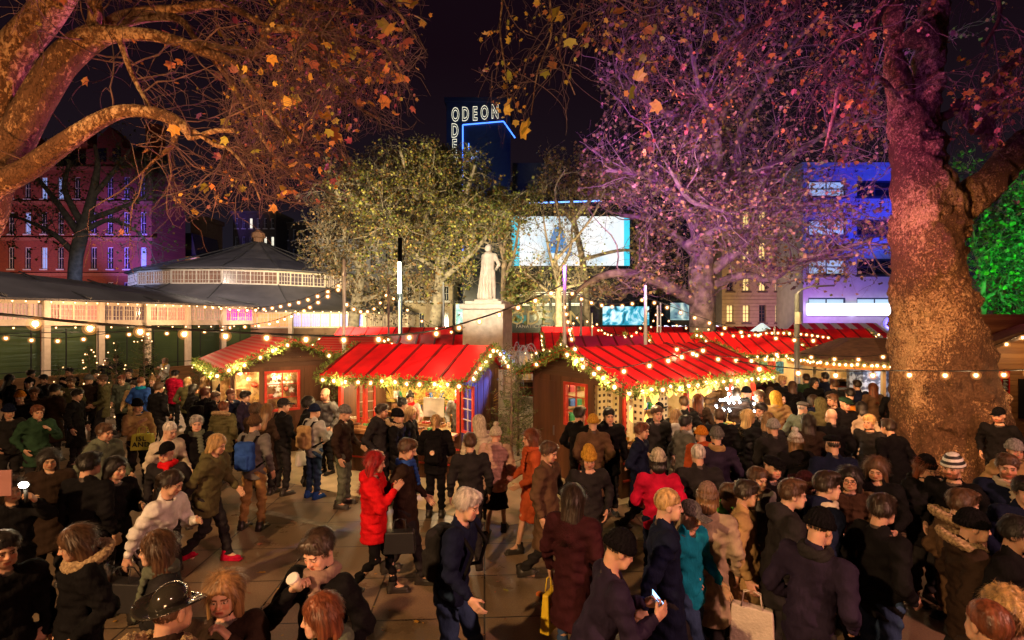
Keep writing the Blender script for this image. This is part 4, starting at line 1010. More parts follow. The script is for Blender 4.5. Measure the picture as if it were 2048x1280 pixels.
for i in range(nS):
    a, c = up[i], up[(i + 1) % nS]; mid = ((a[0] + c[0]) / 2, (a[1] + c[1]) / 2)
    if mid[1] > 3: continue
    ang = math.degrees(math.atan2(mid[1], mid[0])) % 360       # 180 left, 270 front, 360 right
    pn = M_WINP[5] if ang < 240 else (TENT_DIM if ang < 300 else M_WINP[4])
    window_panel(tent, a, c, 5.72, 6.72, pn, 0, i)
for i in range(nS):
    a, c = lo[i], lo[(i + 1) % nS]; mid = ((a[0] + c[0]) / 2, (a[1] + c[1]) / 2)
    if mid[1] > 3: continue
    ang = math.degrees(math.atan2(mid[1], mid[0])) % 360
    k = 4 if ang < 225 else (2 if ang < 262 else (0 if ang < 285 else (1 if ang < 308 else (5 if ang < 332 else 4))))
    h = ((a[0] + c[0]) / 2, (a[1] + c[1]) / 2)
    window_panel(tent, a, h, 2.85, 3.85, M_WINP[k], 0, i); window_panel(tent, h, c, 2.85, 3.85, M_WINP[(k if i % 2 else (1 if k in (0, 2) else k))], 0, i + 40)
b = MB(); b.X = Matrix.Rotation(rot, 4, 'Z'); b.lathe([(r2 - .1, 0), (r2 - .1, 2.85)], nS); b.build('lower_wall', pm('brown_tent_wall', (.25, .15, .09), (.18, .1, .06), scale=3), tent)
for p in lo:
    if p[1] < 3: b = MB(); b.box(p[0] - .12, p[0] + .12, p[1] - .12, p[1] + .12, 0, 3.9); b.build('column', M_CREAMW, tent)
lamp('tent_light', 'SPOT', (tcx - 3.0, tcy - 19.0, 7.4), 5200, (.32, .45, 1.0), (tcx - 5.6, tcy - 7.5, 6.2), size=.2, angle=34)
lamp('tent_light', 'SPOT', (tcx + 4.5, tcy - 19, 6.2), 3600, (1, .85, .68), (tcx + 3.5, tcy - 9, 6.0), size=.2, angle=60)
lamp('tent_light', 'POINT', (tcx - 1.0, tcy - 14.6, 3.3), 130, WARM, size=.1)
lamp('tent_light', 'POINT', (tcx + 6.0, tcy - 13.2, 3.3), 110, (1, .6, .4), size=.1)

# wing of the tent running to the left foreground
wing = thing('tent_wing', 'long grey roofed tent wing with lattice window band and cream posts', 'tent', (0, 0, 0))
A = Vector((-23.6, 12.6, 0)); Bv = Vector((-15.4, 31.2, 0)); d = (Bv - A).normalized(); nrm = Vector((-d.y, d.x, 0)); Lw = (Bv - A).length
zb, zt = 3.14, 4.14
def wp(s, off, z): return A + d * s + nrm * off + Vector((0, 0, z))
m = MB()
# eave -> ridge -> back
e0, e1, q0, q1, s0, s1 = wp(-1, -.45, zt + .06), wp(Lw, -.45, zt + .06), wp(-1, 5.4, 6.3), wp(Lw + 2, 5.4, 4.95), wp(-1, 11, zt), wp(Lw + 2, 11, zt - .3)
U = Vector((0, 0, -.1))
for a, b_, c, dd_ in ((e0, e1, q1, q0), (q0, q1, s1, s0)): m.add([a, b_, c, dd_, a + U, b_ + U, c + U, dd_ + U], [(0, 1, 2, 3), (7, 6, 5, 4), (0, 4, 5, 1), (1, 5, 6, 2), (2, 6, 7, 3), (3, 7, 4, 0)])
m.build('roof', M_CANVAS, wing)
m = MB()
for s in np.linspace(0, Lw, 8): m.tube([wp(s, -.5, zt + .12), wp(s, 2.4, zt + 1.1 - .6 * s / Lw), wp(s, 5.4, 6.36 - 1.22 * s / Lw)], .04, 5)
m.build('guy_rope', pm('roof_seam_rope', (.08, .075, .07)), wing)
m = MB(); m.beam(wp(0, 0, zt), wp(Lw, 0, zt), .16, .14); m.beam(wp(0, 0, zb), wp(Lw, 0, zb), .16, .14); m.build('rail', M_CREAMW, wing)
nb = 10
for i in range(nb):
    s0_, s1_ = Lw * i / nb, Lw * (i + 1) / nb
    a, b_ = wp(s0_, 0, 0), wp(s1_, 0, 0)
    window_panel(wing, a, b_, zb + .07, zt - .07, M_WINP[(4, 3, 0, 4, 3, 0, 4, 0, 3, 2)[i]], 0, i)
    c = MB(); c.box(-.11, .11, -.11, .11, 0, zt); co = c.build('column', M_CREAMW, wing); co.location = wp(s0_, -.12, 0); co.rotation_euler = (0, 0, math.atan2(d.y, d.x))
    p = MB(); p.beam(wp(s0_ + .12, .05, zb / 2), wp(s1_ - .12, .05, zb / 2), .04, zb - .12)
    p.build('lower_panel', pm('dark_green_panel', (.055, .085, .032), (.03, .05, .02), scale=.7, rough=.3, bump=.5, bscale=1.2, bstretch=(.3, .3, 6), bdist=.05), wing)
for s in (3, 7, 11, 15): lamp('wing_light', 'POINT', wp(s, -1.5, 3.7), 190, (1, .58, .3), size=.1)
# dark railing and low boarded wall in front of the wing
fence = thing('iron_railing', 'thin dark railing standing in front of the tent wing', 'railing')
for s in np.arange(1, Lw - 1, 1.15): m = MB(); m.tube([wp(s, -1.5, 0.0), wp(s, -1.5, 2.95)], .025, 5); m.build('post', M_CABLE, fence)
m = MB(); m.tube([wp(1, -1.5, 2.8), wp(Lw - 1, -1.5, 2.8)], .018, 5); m.tube([wp(1, -1.5, 1.3), wp(Lw - 1, -1.5, 1.3)], .018, 5); m.build('rail', M_CABLE, fence)
m = MB(); m.beam(wp(.5, -1.8, .55), wp(Lw - .5, -1.8, .55), .12, 1.1); o = m.build('boarded_wall', pm('orange_brown_boards', (.34, .16, .05), (.22, .09, .03), scale=3, stretch=(.2, .2, 3), rough=.6)); tag(o, 'low brown boarded wall below the tent wing', 'wall')
# ------------------------------------------------------------------ SDF tools (surface nets)
def snets(F, xs, ys, zs):
    ins = F < 0
    c = [(i, j, k) for i in (0, 1) for j in (0, 1) for k in (0, 1)]
    nx, ny, nz = F.shape
    cnt = np.zeros((nx - 1, ny - 1, nz - 1), np.int8)
    for i, j, k in c: cnt += ins[i:nx - 1 + i, j:ny - 1 + j, k:nz - 1 + k]
    act = np.argwhere((cnt > 0) & (cnt < 8)); n = len(act)
    acc = np.zeros((n, 3)); m = np.zeros(n)
    ai, aj, ak = act.T
    val = {q: F[ai + q[0], aj + q[1], ak + q[2]] for q in c}
    for a in c:
        for ax in range(3):
            if a[ax] == 0:
                b = list(a); b[ax] = 1; b = tuple(b)
                fa, fb = val[a], val[b]; x = (fa < 0) != (fb < 0)
                t = np.where(x, fa / np.where(x, fa - fb, 1), 0)
                p = act + np.array(a); p = p.astype(float); p[:, ax] += t
                acc[x] += p[x]; m[x] += 1
    acc /= m[:, None]
    V = np.stack([np.interp(acc[:, q], np.arange(len(g)), g) for q, g in enumerate((xs, ys, zs))], 1)
    idm = np.full(cnt.shape, -1, np.int64); idm[ai, aj, ak] = np.arange(n)
    Q = []
    for ax in range(3):
        sl0 = [slice(1, -1)] * 3; sl1 = [slice(1, -1)] * 3
        sl0[ax] = slice(0, F.shape[ax] - 1); sl1[ax] = slice(1, F.shape[ax])
        e = np.argwhere(ins[tuple(sl0)] != ins[tuple(sl1)])
        if not len(e): continue
        o = np.ones(3, int); o[ax] = 0; e = e + o
        s = ins[e[:, 0], e[:, 1], e[:, 2]]
        u, v = [(1, 2), (2, 0), (0, 1)][ax]
        def cell(du, dv):
            q = e.copy(); q[:, u] += du; q[:, v] += dv; return idm[q[:, 0], q[:, 1], q[:, 2]]
        q = np.stack([cell(-1, -1), cell(0, -1), cell(0, 0), cell(-1, 0)], 1)
        q[~s] = q[~s][:, ::-1]; Q.append(q)
    Q = np.concatenate(Q)
    return V, Q[(Q >= 0).all(1)]
def grid(xs, ys, zs):
    X, Y, Z = np.meshgrid(xs, ys, zs, indexing='ij'); return X.astype(np.float32), Y.astype(np.float32), Z.astype(np.float32)
def smin(a, b, k):
    h = np.clip(.5 + .5 * (b - a) / k, 0, 1); return b * (1 - h) + a * h - k * h * (1 - h)
def smax(a, b, k): return -smin(-a, -b, k)
def cap(G, a, b, ra, rb=None, sx=1, sy=1, sz=1):
    rb = ra if rb is None else rb
    X, Y, Z = G; a = np.asarray(a, float); b = np.asarray(b, float); S = np.array([1 / sx, 1 / sy, 1 / sz])
    px, py, pz = (X - a[0]) * S[0], (Y - a[1]) * S[1], (Z - a[2]) * S[2]
    v = (b - a) * S; L = float(v @ v) + 1e-9
    h = np.clip((px * v[0] + py * v[1] + pz * v[2]) / L, 0, 1)
    return (np.sqrt((px - v[0] * h) ** 2 + (py - v[1] * h) ** 2 + (pz - v[2] * h) ** 2) - (ra + (rb - ra) * h)) * min(sx, sy, sz)
def ell(G, c, r):
    X, Y, Z = G; k = np.sqrt(((X - c[0]) / r[0]) ** 2 + ((Y - c[1]) / r[1]) ** 2 + ((Z - c[2]) / r[2]) ** 2)
    return (k - 1) * min(r)
def rbox(G, c, h, r):
    X, Y, Z = G; q = [np.abs(X - c[0]) - h[0] + r, np.abs(Y - c[1]) - h[1] + r, np.abs(Z - c[2]) - h[2] + r]
    return np.sqrt(sum(np.maximum(v, 0) ** 2 for v in q)) + np.minimum(np.maximum(np.maximum(q[0], q[1]), q[2]), 0) - r

# ------------------------------------------------------------------ stone statue on its pedestal
M_STONE = pm('pale_carved_stone', (.60, .53, .42), (.44, .38, .29), scale=5, rough=.75, bump=.3, bscale=30)
st = P(979, 0, 17.0); sx_, sy_ = st.x, 17.0
ped = thing('stone_pedestal', 'tall pale stone pedestal of the statue behind the stalls', 'pedestal', (sx_ - .05, sy_, 0), R(-14))
m = MB(); m.box(-.66, .66, -.6, .6, .9, 3.62); m.box(-.74, .74, -.68, .68, 3.62, 3.78); m.box(-.6, .6, -.55, .55, 3.78, 3.88)
m.build('block', M_STONE, ped, bevel=.02)
m = MB(); m.box(-.95, .95, -.85, .85, .0, .9); m.build('plinth', M_STONE, ped, bevel=.03)
m = MB()
for s in (-1, 1): m.prism([(-.12, 2.3), (.12, 2.3), (.3, 1.6), (.42, .9), (-.42, .9), (-.3, 1.6)], 'y', *((-.95, -.6) if s < 0 else (.6, .95)))
m.prism([(-.12, 2.3), (.12, 2.3), (.3, 1.6), (.42, .9), (-.42, .9), (-.3, 1.6)], 'x', .66, .98)
m.build('buttress', M_STONE, ped, bevel=.03)
xs = np.arange(-.55, .56, .018); ys = np.arange(-.45, .46, .018); zs = np.arange(-.06, 2.1, .018); G = grid(xs, ys, zs); X, Y, Z = G
# standing cloaked man seen from behind-left, elbow out, one leg crossed, leaning on a low post
d_ = cap(G, (0, 0, 1.0), (.02, .02, 1.5), .15, .20, sy=.7)
d_ = smin(d_, cap(G, (-.17, 0, 1.58), (.19, 0, 1.58), .075), .06)
d_ = smin(d_, cap(G, (.03, .02, 1.62), (.03, 0, 1.75), .06), .04)
d_ = smin(d_, ell(G, (.03, -.01, 1.86), (.095, .11, .125)), .03)
d_ = smin(d_, ell(G, (.035, .05, 1.82), (.115, .09, .11)), .03)
d_ = smin(d_, cap(G, (-.19, 0, 1.56), (-.31, -.06, 1.27), .07, .06), .04)
d_ = smin(d_, cap(G, (-.31, -.06, 1.27), (-.17, -.2, 1.12), .055, .045), .03)
d_ = smin(d_, cap(G, (.2, 0, 1.56), (.27, -.1, 1.25), .07, .06), .04)
d_ = smin(d_, cap(G, (-.09, 0, 1.0), (-.13, -.05, .5), .105, .075), .05)
d_ = smin(d_, cap(G, (-.13, -.05, .5), (-.16, 0, .08), .07, .05), .03)
d_ = smin(d_, cap(G, (.08, 0, 1.0), (-.02, -.12, .5), .105, .075), .05)
d_ = smin(d_, cap(G, (-.02, -.12, .5), (-.03, -.05, .08), .07, .05), .03)
for fx in (-.16, -.03): d_ = smin(d_, cap(G, (fx, .02, .04), (fx - .03, -.17, .03), .055, .04), .02)
cl_ = cap(G, (.06, .1, 1.55), (.13, .12, .15), .14, .24, sy=.55)          # cloak down the back
ang = np.arctan2(X - .1, Y + .0); cl_ = cl_ + .014 * np.sin(ang * 17 + Z * 1.5) * np.clip((1.6 - Z), 0, 1)
cl_ = smax(cl_, .06 - Z, .02)
d_ = smin(d_, cl_, .04)
d_ = smin(d_, rbox(G, (.16, -.1, .55), (.13, .13, .55), .03), .03)
d_ = np.minimum(d_, rbox(G, (0, 0, .0), (.42, .38, .045), .02))
Vs, Fs = snets(d_, xs, ys, zs)
o = mesh_obj('statue', raw_mesh('statue', Vs, Fs, [M_STONE], True)); o.location = (sx_, sy_, 3.9); o.rotation_euler = (0, 0, R(165)); o.scale = (.97, .97, .93)
tag(o, 'pale stone statue of a cloaked standing man on the tall pedestal', 'statue')
# fountain basin and jets round the pedestal
f = thing('fountain', 'fountain with white arching water jets at the foot of the pedestal', 'fountain', (sx_, sy_, 0))
m = MB(); m.lathe([(2.3, 0), (2.3, .55), (2.05, .55), (2.05, .3), (.9, .3)], 32, closed=False); m.build('basin', M_STONE, f)
M_JET = pm('white_water', (.9, .93, 1.0), rough=.3, bump=0, emit=(.8, .9, 1), estr=.05, alpha=.5)
r_ = random.Random(4)
for i in range(10):
    a = R(-75 + 17 * i); m = MB()
    for q in range(5):
        da = r_.gauss(0, .05); vz = r_.uniform(3.2, 4.3); vr = r_.uniform(.55, 1.0); t_ = np.linspace(0, .8, 12)
        m.tube([((1.0 + vr * t * .9) * math.cos(a + da), (1.0 + vr * t * .9) * math.sin(a + da), 1.6 + vz * t - 4.9 * t * t) for t in t_], .007, 4)
    m.build('water_jet', M_JET, f, True)
# ------------------------------------------------------------------ trees
def catmull(pts, sub=6):
    p = np.array(pts, float); p = np.vstack([2 * p[0] - p[1], p, 2 * p[-1] - p[-2]]); out = []
    for i in range(1, len(p) - 2):
        for t in np.linspace(0, 1, sub, endpoint=False):
            a, b, c, d = p[i - 1], p[i], p[i + 1], p[i + 2]
            out.append(.5 * (2 * b + (c - a) * t + (2 * a - 5 * b + 4 * c - d) * t * t + (3 * b - a - 3 * c + d) * t ** 3))
    out.append(p[-2]); return np.array(out)
def tubes(Pp, Rr, n):
    """Pp (N,K,3) Rr (N,K) -> V,F"""
    N, K, _ = Pp.shape
    T = np.gradient(Pp, axis=1); T /= np.linalg.norm(T, axis=2, keepdims=True) + 1e-9
    ref = np.array([.31, .17, .93]); A = np.cross(T, ref); A /= np.linalg.norm(A, axis=2, keepdims=True) + 1e-9; B = np.cross(T, A)
    th = 2 * pi * np.arange(n) / n
    V = Pp[:, :, None, :] + Rr[:, :, None, None] * (A[:, :, None, :] * np.cos(th)[None, None, :, None] + B[:, :, None, :] * np.sin(th)[None, None, :, None])
    idx = np.arange(N * K * n).reshape(N, K, n)
    a = idx[:, :-1]; b = np.roll(a, -1, axis=2); c = np.roll(idx[:, 1:], -1, axis=2); d = idx[:, 1:]
    return V.reshape(-1, 3), np.stack([a, b, c, d], -1).reshape(-1, 4)
def spray(S, D, L, K, r, wob=.25, grav=-.05, r0=.01, r1=.004):
    N = len(S); Pp = np.zeros((N, K, 3)); Pp[:, 0] = S; D = D / (np.linalg.norm(D, axis=1, keepdims=True) + 1e-9)
    L = np.broadcast_to(L, (N,))[:, None]
    for k in range(1, K):
        D = D + r.normal(size=(N, 3)) * wob + np.array([0, 0, grav]); D /= np.linalg.norm(D, axis=1, keepdims=True)
        Pp[:, k] = Pp[:, k - 1] + D * L / (K - 1)
    t = np.linspace(0, 1, K)[None]; r0 = np.broadcast_to(r0, (N,))[:, None]; r1 = np.broadcast_to(r1, (N,))[:, None]
    return Pp, r0 * (1 - t) + r1 * t
def offshoots(Pp, Rr, n, r, spread=1.0, lo=.15):
    N, K, _ = Pp.shape; i = r.integers(0, N, n); u = (lo + (1 - lo) * r.random(n)) * (K - 1.001); k = u.astype(int); f = (u - k)[:, None]
    S = Pp[i, k] * (1 - f) + Pp[i, k + 1] * f; T = Pp[i, k + 1] - Pp[i, k]; T /= np.linalg.norm(T, axis=1, keepdims=True) + 1e-9
    D = T * .6 + r.normal(size=(n, 3)) * spread * .6
    return S, D, Rr[i, k]
STAR = []
for k in range(5):
    a = pi / 2 + (k - 2) * .95; rr = (1.0, .92, .92, .92, 1.0)[k] * (1.0 if k == 2 else .85 if k in (1, 3) else .6)
    STAR += [(rr * math.cos(a), rr * math.sin(a))]
    if k < 4: a2 = a + .475; STAR += [(.5 * math.cos(a2), .5 * math.sin(a2))]
STAR = [(0, -.35)] + STAR
def leaf_geo(C, r, size, star=False, droop=.5, cols=None):
    N = len(C); n = r.normal(size=(N, 3)); n[:, 1] -= .6; n /= np.linalg.norm(n, axis=1, keepdims=True)
    dn = r.normal(size=(N, 3)) * .7; dn[:, 2] -= droop; a = dn - (dn * n).sum(1, keepdims=True) * n; a /= np.linalg.norm(a, axis=1, keepdims=True) + 1e-9; b = np.cross(n, a)
    s = size * ((.45 + 1.5 * r.random((N, 1)) ** 3) if star else (.45 + .85 * r.random((N, 1)) ** .8))
    if star: T = np.array([(x, y, .18 * abs(x)) for x, y in STAR])
    else: T = np.array([(0, 0, 0), (.55, .5, .12), (0, 1.1, 0), (-.55, .5, .12)])
    if star:
        T = T.copy(); curl = (r.random((N, 1, 1)) - .3) * 1.8
        Tz = T[None, :, 2:3] * curl * 2 + (T[None, :, 1:2] ** 2) * curl * .35
        V = C[:, None] + s[:, None] * (b[:, None] * T[None, :, 0:1] + a[:, None] * T[None, :, 1:2] + n[:, None] * Tz)
    else: V = C[:, None] + s[:, None] * (b[:, None] * T[None, :, 0:1] + a[:, None] * T[None, :, 1:2] + n[:, None] * T[None, :, 2:3])
    k = len(T); F = np.arange(N * k).reshape(N, k)
    if star:  # fan triangles round the stalk point
        F = np.concatenate([F[:, [0, i, i + 1]] for i in range(1, k - 1)])
    ci = r.integers(0, len(cols), N); c = np.array(cols)[ci] * (.6 + .7 * r.random((N, 1)))
    return V.reshape(-1, 3), F, np.repeat(c, k, 0)
def leaf_mat(name, k=.35, rough=.55):
    m = pm(name, (1, 1, 1), (.75, .75, .75), scale=8, rough=rough, bump=0, attr='tint', transluc=k, contrast=(.3, .7)); return m
M_LEAF = leaf_mat('plane_leaf'); 
def bark_mat(name, tones, crack, vs=4.0, crackw=.06, bump=.05, st=(1, 1, .6), rough=.8):
    m = bpy.data.materials.new(name); m.use_nodes = True; N, L = m.node_tree.nodes, m.node_tree.links; bs = N['Principled BSDF']; bs.inputs['Roughness'].default_value = rough; bs.inputs['Specular IOR Level'].default_value = .25
    tc = N.new('ShaderNodeTexCoord'); mp = N.new('ShaderNodeMapping'); mp.inputs['Scale'].default_value = st; L.new(tc.outputs['Object'], mp.inputs[0])
    n1 = N.new('ShaderNodeTexNoise'); n1.inputs['Scale'].default_value = vs * 1.3; n1.inputs['Detail'].default_value = 8; L.new(mp.outputs[0], n1.inputs['Vector'])
    mv = N.new('ShaderNodeVectorMath'); mv.operation = 'MULTIPLY_ADD'; mv.inputs[1].default_value = (1.1, 1.1, 1.1); L.new(n1.outputs['Color'], mv.inputs[0]); L.new(mp.outputs[0], mv.inputs[2])
    v1 = N.new('ShaderNodeTexVoronoi'); v1.feature = 'DISTANCE_TO_EDGE'; v1.inputs['Scale'].default_value = vs; L.new(mv.outputs[0], v1.inputs['Vector'])
    v2 = N.new('ShaderNodeTexVoronoi'); v2.inputs['Scale'].default_value = vs; L.new(mv.outputs[0], v2.inputs['Vector'])
    n2 = N.new('ShaderNodeTexNoise'); n2.inputs['Scale'].default_value = vs * 4.5; n2.inputs['Detail'].default_value = 10; n2.inputs['Roughness'].default_value = .7; L.new(mp.outputs[0], n2.inputs['Vector'])
    n3 = N.new('ShaderNodeTexNoise'); n3.inputs['Scale'].default_value = .8; n3.inputs['Detail'].default_value = 4; L.new(mp.outputs[0], n3.inputs['Vector'])
    sp = N.new('ShaderNodeSeparateColor'); L.new(v2.outputs['Color'], sp.inputs[0])
    ad = N.new('ShaderNodeMath'); ad.operation = 'MULTIPLY_ADD'; ad.inputs[1].default_value = .22; L.new(sp.outputs[0], ad.inputs[0]); nm = N.new('ShaderNodeMath'); nm.operation = 'MULTIPLY_ADD'; nm.inputs[1].default_value = 1.15; nm.inputs[2].default_value = -.07; L.new(n2.outputs['Fac'], nm.inputs[0]); L.new(nm.outputs[0], ad.inputs[2])
    a2 = N.new('ShaderNodeMath'); a2.operation = 'MULTIPLY_ADD'; a2.inputs[1].default_value = 1.3; L.new(n3.outputs['Fac'], a2.inputs[0]); L.new(ad.outputs[0], a2.inputs[2]); a3 = N.new('ShaderNodeMath'); a3.operation = 'ADD'; a3.inputs[1].default_value = -.44; L.new(a2.outputs[0], a3.inputs[0])
    cr = N.new('ShaderNodeValToRGB'); els = cr.color_ramp.elements; els[0].position = .80; els[0].color = (*tones[0], 1); els[1].position = 1.0; els[1].color = (*tones[-1], 1); e = els.new(.9); e.color = (*tones[1], 1); L.new(a3.outputs[0], cr.inputs[0])
    mr = N.new('ShaderNodeMapRange'); mr.inputs[2].default_value = crackw; mr.inputs[3].default_value = .62; L.new(v1.outputs['Distance'], mr.inputs[0])
    mx = N.new('ShaderNodeMix'); mx.data_type = 'RGBA'; mx.inputs[6].default_value = (*crack, 1); L.new(mr.outputs[0], mx.inputs[0]); L.new(cr.outputs[0], mx.inputs[7]); L.new(mx.outputs[2], bs.inputs['Base Color'])
    h = N.new('ShaderNodeMath'); h.operation = 'MULTIPLY_ADD'; h.inputs[1].default_value = .8; L.new(n2.outputs['Fac'], h.inputs[0]); L.new(mr.outputs[0], h.inputs[2])
    b = N.new('ShaderNodeBump'); b.inputs['Strength'].default_value = 1; b.inputs['Distance'].default_value = bump; L.new(h.outputs[0], b.inputs['Height']); L.new(b.outputs[0], bs.inputs['Normal']); return m
M_BARK = bark_mat('flaking_plane_bark', [(.11, .055, .03), (.30, .17, .085), (.52, .36, .21)], (.10, .045, .02), 6.0, .05, .035)
M_BARK_OLD = pm('plane_bark', (.40, .25, .13), (.14, .075, .04), scale=11, rough=.8, bump=1.0, bscale=24, bdist=.035, contrast=(.30, .66), detail=12)
M_PALEB = pm('pale_branch_bark', (.26, .22, .17), (.12, .10, .08), scale=5, rough=.8, bump=.3)
M_TWIG = pm('dark_twig', (.17, .10, .09), (.08, .045, .04), scale=6, rough=.8, bump=0)
M_BARKC = pm('plane_bark_far', (.28, .20, .15), (.10, .07, .05), scale=4, rough=.8, bump=.6, bscale=12, bdist=.05)
AUT = [(.66, .34, .05), (.74, .46, .07), (.55, .22, .07), (.60, .42, .06), (.46, .15, .09), (.42, .40, .06), (.5, .2, .16)]
MIX = [(.30, .27, .06), (.17, .20, .04), (.30, .17, .05), (.07, .09, .02), (.16, .08, .03), (.38, .36, .09), (.03, .035, .012)]

def pruned(V, F, k, rects, r, base):
    """drop whole elements (k vertices each) whose centre lies in a bare part of the crown"""
    C = V.reshape(-1, k, 3).mean(1) + base; px = 1024 + FPX * C[:, 0] / C[:, 1]; py = HOR - FPX * (C[:, 2] - CAMZ) / C[:, 1]; keep = np.ones(len(C), bool); u = r.random(len(C))
    for x0, x1, y0, y1, f in rects: keep &= ~((px > x0) & (px < x1) & (py > y0) & (py < y1) & (u > f))
    return keep
def tree(name, label, limbs, levels, nleaf, size, cols, seed=1, star=False, bark=None, group=None, leaf_lv=(-1,), sides=10, trunk_obj=None, cat='tree', extra_leaf=None, loc=None, bare=()):
    """limbs: list of [(x,y,z,r)...]; levels: (count, length, K, spread, wob, grav, r0, r1)"""
    r = np.random.default_rng(seed); base = np.array(limbs[0][0][:3]) if loc is None else np.array(loc)
    t = thing(name, label, cat, tuple(base), 0, group)
    VV, FF, off = [], [], 0; LP = []
    for lb in limbs:
        q = catmull(lb, 5); q[:, :3] += np.random.default_rng(len(q)).normal(size=(len(q), 3)) * .0
        v, f = tubes(q[None, :, :3], np.maximum(q[None, :, 3], .004), sides); VV.append(v); FF.append(f + off); off += len(v)
        idx = np.linspace(0, len(q) - 1, 12); LP.append(np.stack([np.interp(idx, np.arange(len(q)), q[:, c]) for c in range(4)], 1))
    me = raw_mesh('trunk', np.concatenate(VV) - base, np.concatenate(FF), [bark or M_BARKC], True); mesh_obj('trunk', me, t)
    LP = np.array(LP[0 if len(LP) == 1 else 1:] if len(LP) > 1 else LP); Pp, Rr = LP[:, :, :3], LP[:, :, 3]
    gen = [(Pp, Rr)]; VV, FF, off = [], [], 0
    for (n, L, K, spread, wob, grav, r0, r1) in levels:
        S, D, pr = offshoots(*gen[-1], n, r, spread)
        Ln = L * (.5 + r.random(n)); Pn, Rn = spray(S, D, Ln, K, r, wob, grav, np.minimum(r0, pr * .8), r1); gen.append((Pn, Rn))
        if bare:
            kp = pruned(Pn[:, -2:].reshape(-1, 3), None, 2, bare, r, 0 * base); Pn, Rn = Pn[kp], Rn[kp]; gen[-1] = (Pn, Rn)
        v, f = tubes(Pn, Rn, 5 if r0 > .02 else 3); VV.append(v); FF.append(f + off); off += len(v)
    if VV: mesh_obj('branches', raw_mesh('branches', np.concatenate(VV) - base, np.concatenate(FF), [M_TWIG if star else (bark or M_BARKC)], True), t)
    if nleaf:
        Pn, Rn = gen[-1]; i = r.integers(0, len(Pn), nleaf); k = r.integers(max(1, Pn.shape[1] // 2 - 1), Pn.shape[1], nleaf); C = Pn[i, k] + r.normal(size=(nleaf, 3)) * size * .35
        if extra_leaf is not None: C = np.concatenate([C, extra_leaf])
        if bare: C = C[pruned(C, None, 1, bare, r, 0 * base)]
        v, f, c = leaf_geo(C - base, r, size, star, cols=cols)
        me = raw_mesh('crown', v, f, [M_LEAF]); set_col(me, 'tint', c); mesh_obj('crown', me, t)
    return t, gen
def L_(Y, *pts, y1=None):
    """limb from photo pixels at distance Y (or spread Y..y1): (px,py,rpx)"""
    n = len(pts); out = []
    for i, q in enumerate(pts):
        d = Y if y1 is None else Y + (y1 - Y) * i / (n - 1)
        if len(q) > 3: d = q[3]
        p = P(q[0], q[1], d); out.append((p.x, p.y, p.z, q[2] / FPX * d))
    return out

# value noise for the great trunk
def vnoise(X, Y, Z, f, seed):
    g = np.random.default_rng(seed).random((32, 32, 32)).astype(np.float32)
    x, y, z = X * f + 100, Y * f + 100, Z * f + 100
    xi, yi, zi = np.floor(x).astype(int), np.floor(y).astype(int), np.floor(z).astype(int)
    a, b, c = x - xi, y - yi, z - zi; a = a * a * (3 - 2 * a); b = b * b * (3 - 2 * b); c = c * c * (3 - 2 * c); r = 0
    for i in (0, 1):
        for j in (0, 1):
            for k in (0, 1): r = r + g[(xi + i) & 31, (yi + j) & 31, (zi + k) & 31] * (a if i else 1 - a) * (b if j else 1 - b) * (c if k else 1 - c)
    return r

# --- A: left foreground plane
A_l = [L_(6.2, (-190, 900, 85), (-160, 640, 70), (-100, 520, 52), (-38, 430, 40), (-12, 330, 34), (-6, 220, 31), (25, 110, 33), (85, 35, 31), (140, -50, 29)),
       L_(6.2, (-100, 520, 36), (-30, 400, 30), (22, 300, 31), (68, 210, 30), (125, 122, 29), (185, 76, 24), (235, 68, 15), (300, 70, 12), (360, 85, 11), (420, 108, 10), (470, 130, 8), (520, 200, 6), (560, 250, 5), (610, 300, 3)),
       L_(6.0, (-90, 470, 26), (-20, 382, 23), (60, 335, 21), (130, 285, 18), (200, 240, 15), (250, 222, 13), (300, 225, 12), (345, 238, 12), (375, 262, 10), (382, 276, 5), (430, 262, 5), (470, 262, 4)),
       L_(6.2, (180, 78, 14), (190, 30, 12), (185, -40, 12)),
       L_(6.4, (200, 62, 12), (240, 35, 11), (300, 22, 10), (350, 20, 10), (420, 10, 9), (470, 18, 7), (530, 50, 6), (600, 60, 5), (660, 90, 4)),
       L_(6.4, (225, 55, 8), (290, 38, 7), (360, 40, 7), (400, 85, 6), (470, 100, 8), (510, 108, 10), (530, 85, 10), (533, 62, 9), (560, 20, 8), (590, -5, 7), (650, 15, 5), (720, 25, 3)),
       L_(6.2, (535, 60, 6), (600, 60, 5), (640, 70, 4), (660, 110, 3), (700, 160, 2)),
       L_(6.1, (345, 240, 6), (350, 275, 6), (340, 295, 5), (310, 320, 3), (280, 350, 2)),
       L_(6.2, (240, 80, 6), (265, 150, 5), (300, 215, 4)),
       L_(6.5, (420, 110, 5), (460, 160, 6), (500, 230, 4), (540, 300, 3), (600, 360, 2)),
       L_(6.0, (388, 262, 4), (430, 290, 4), (460, 300, 3), (500, 350, 2), (520, 400, 1.5)),
       L_(6.6, (500, -30, 7), (600, 30, 5), (680, 60, 4), (760, 90, 3), (800, 140, 2)),
       L_(6.6, (620, -60, 5), (720, -20, 4), (790, 20, 3), (820, 60, 2)),
       L_(6.8, (560, 20, 5), (640, 120, 4), (700, 200, 3), (760, 240, 2))]
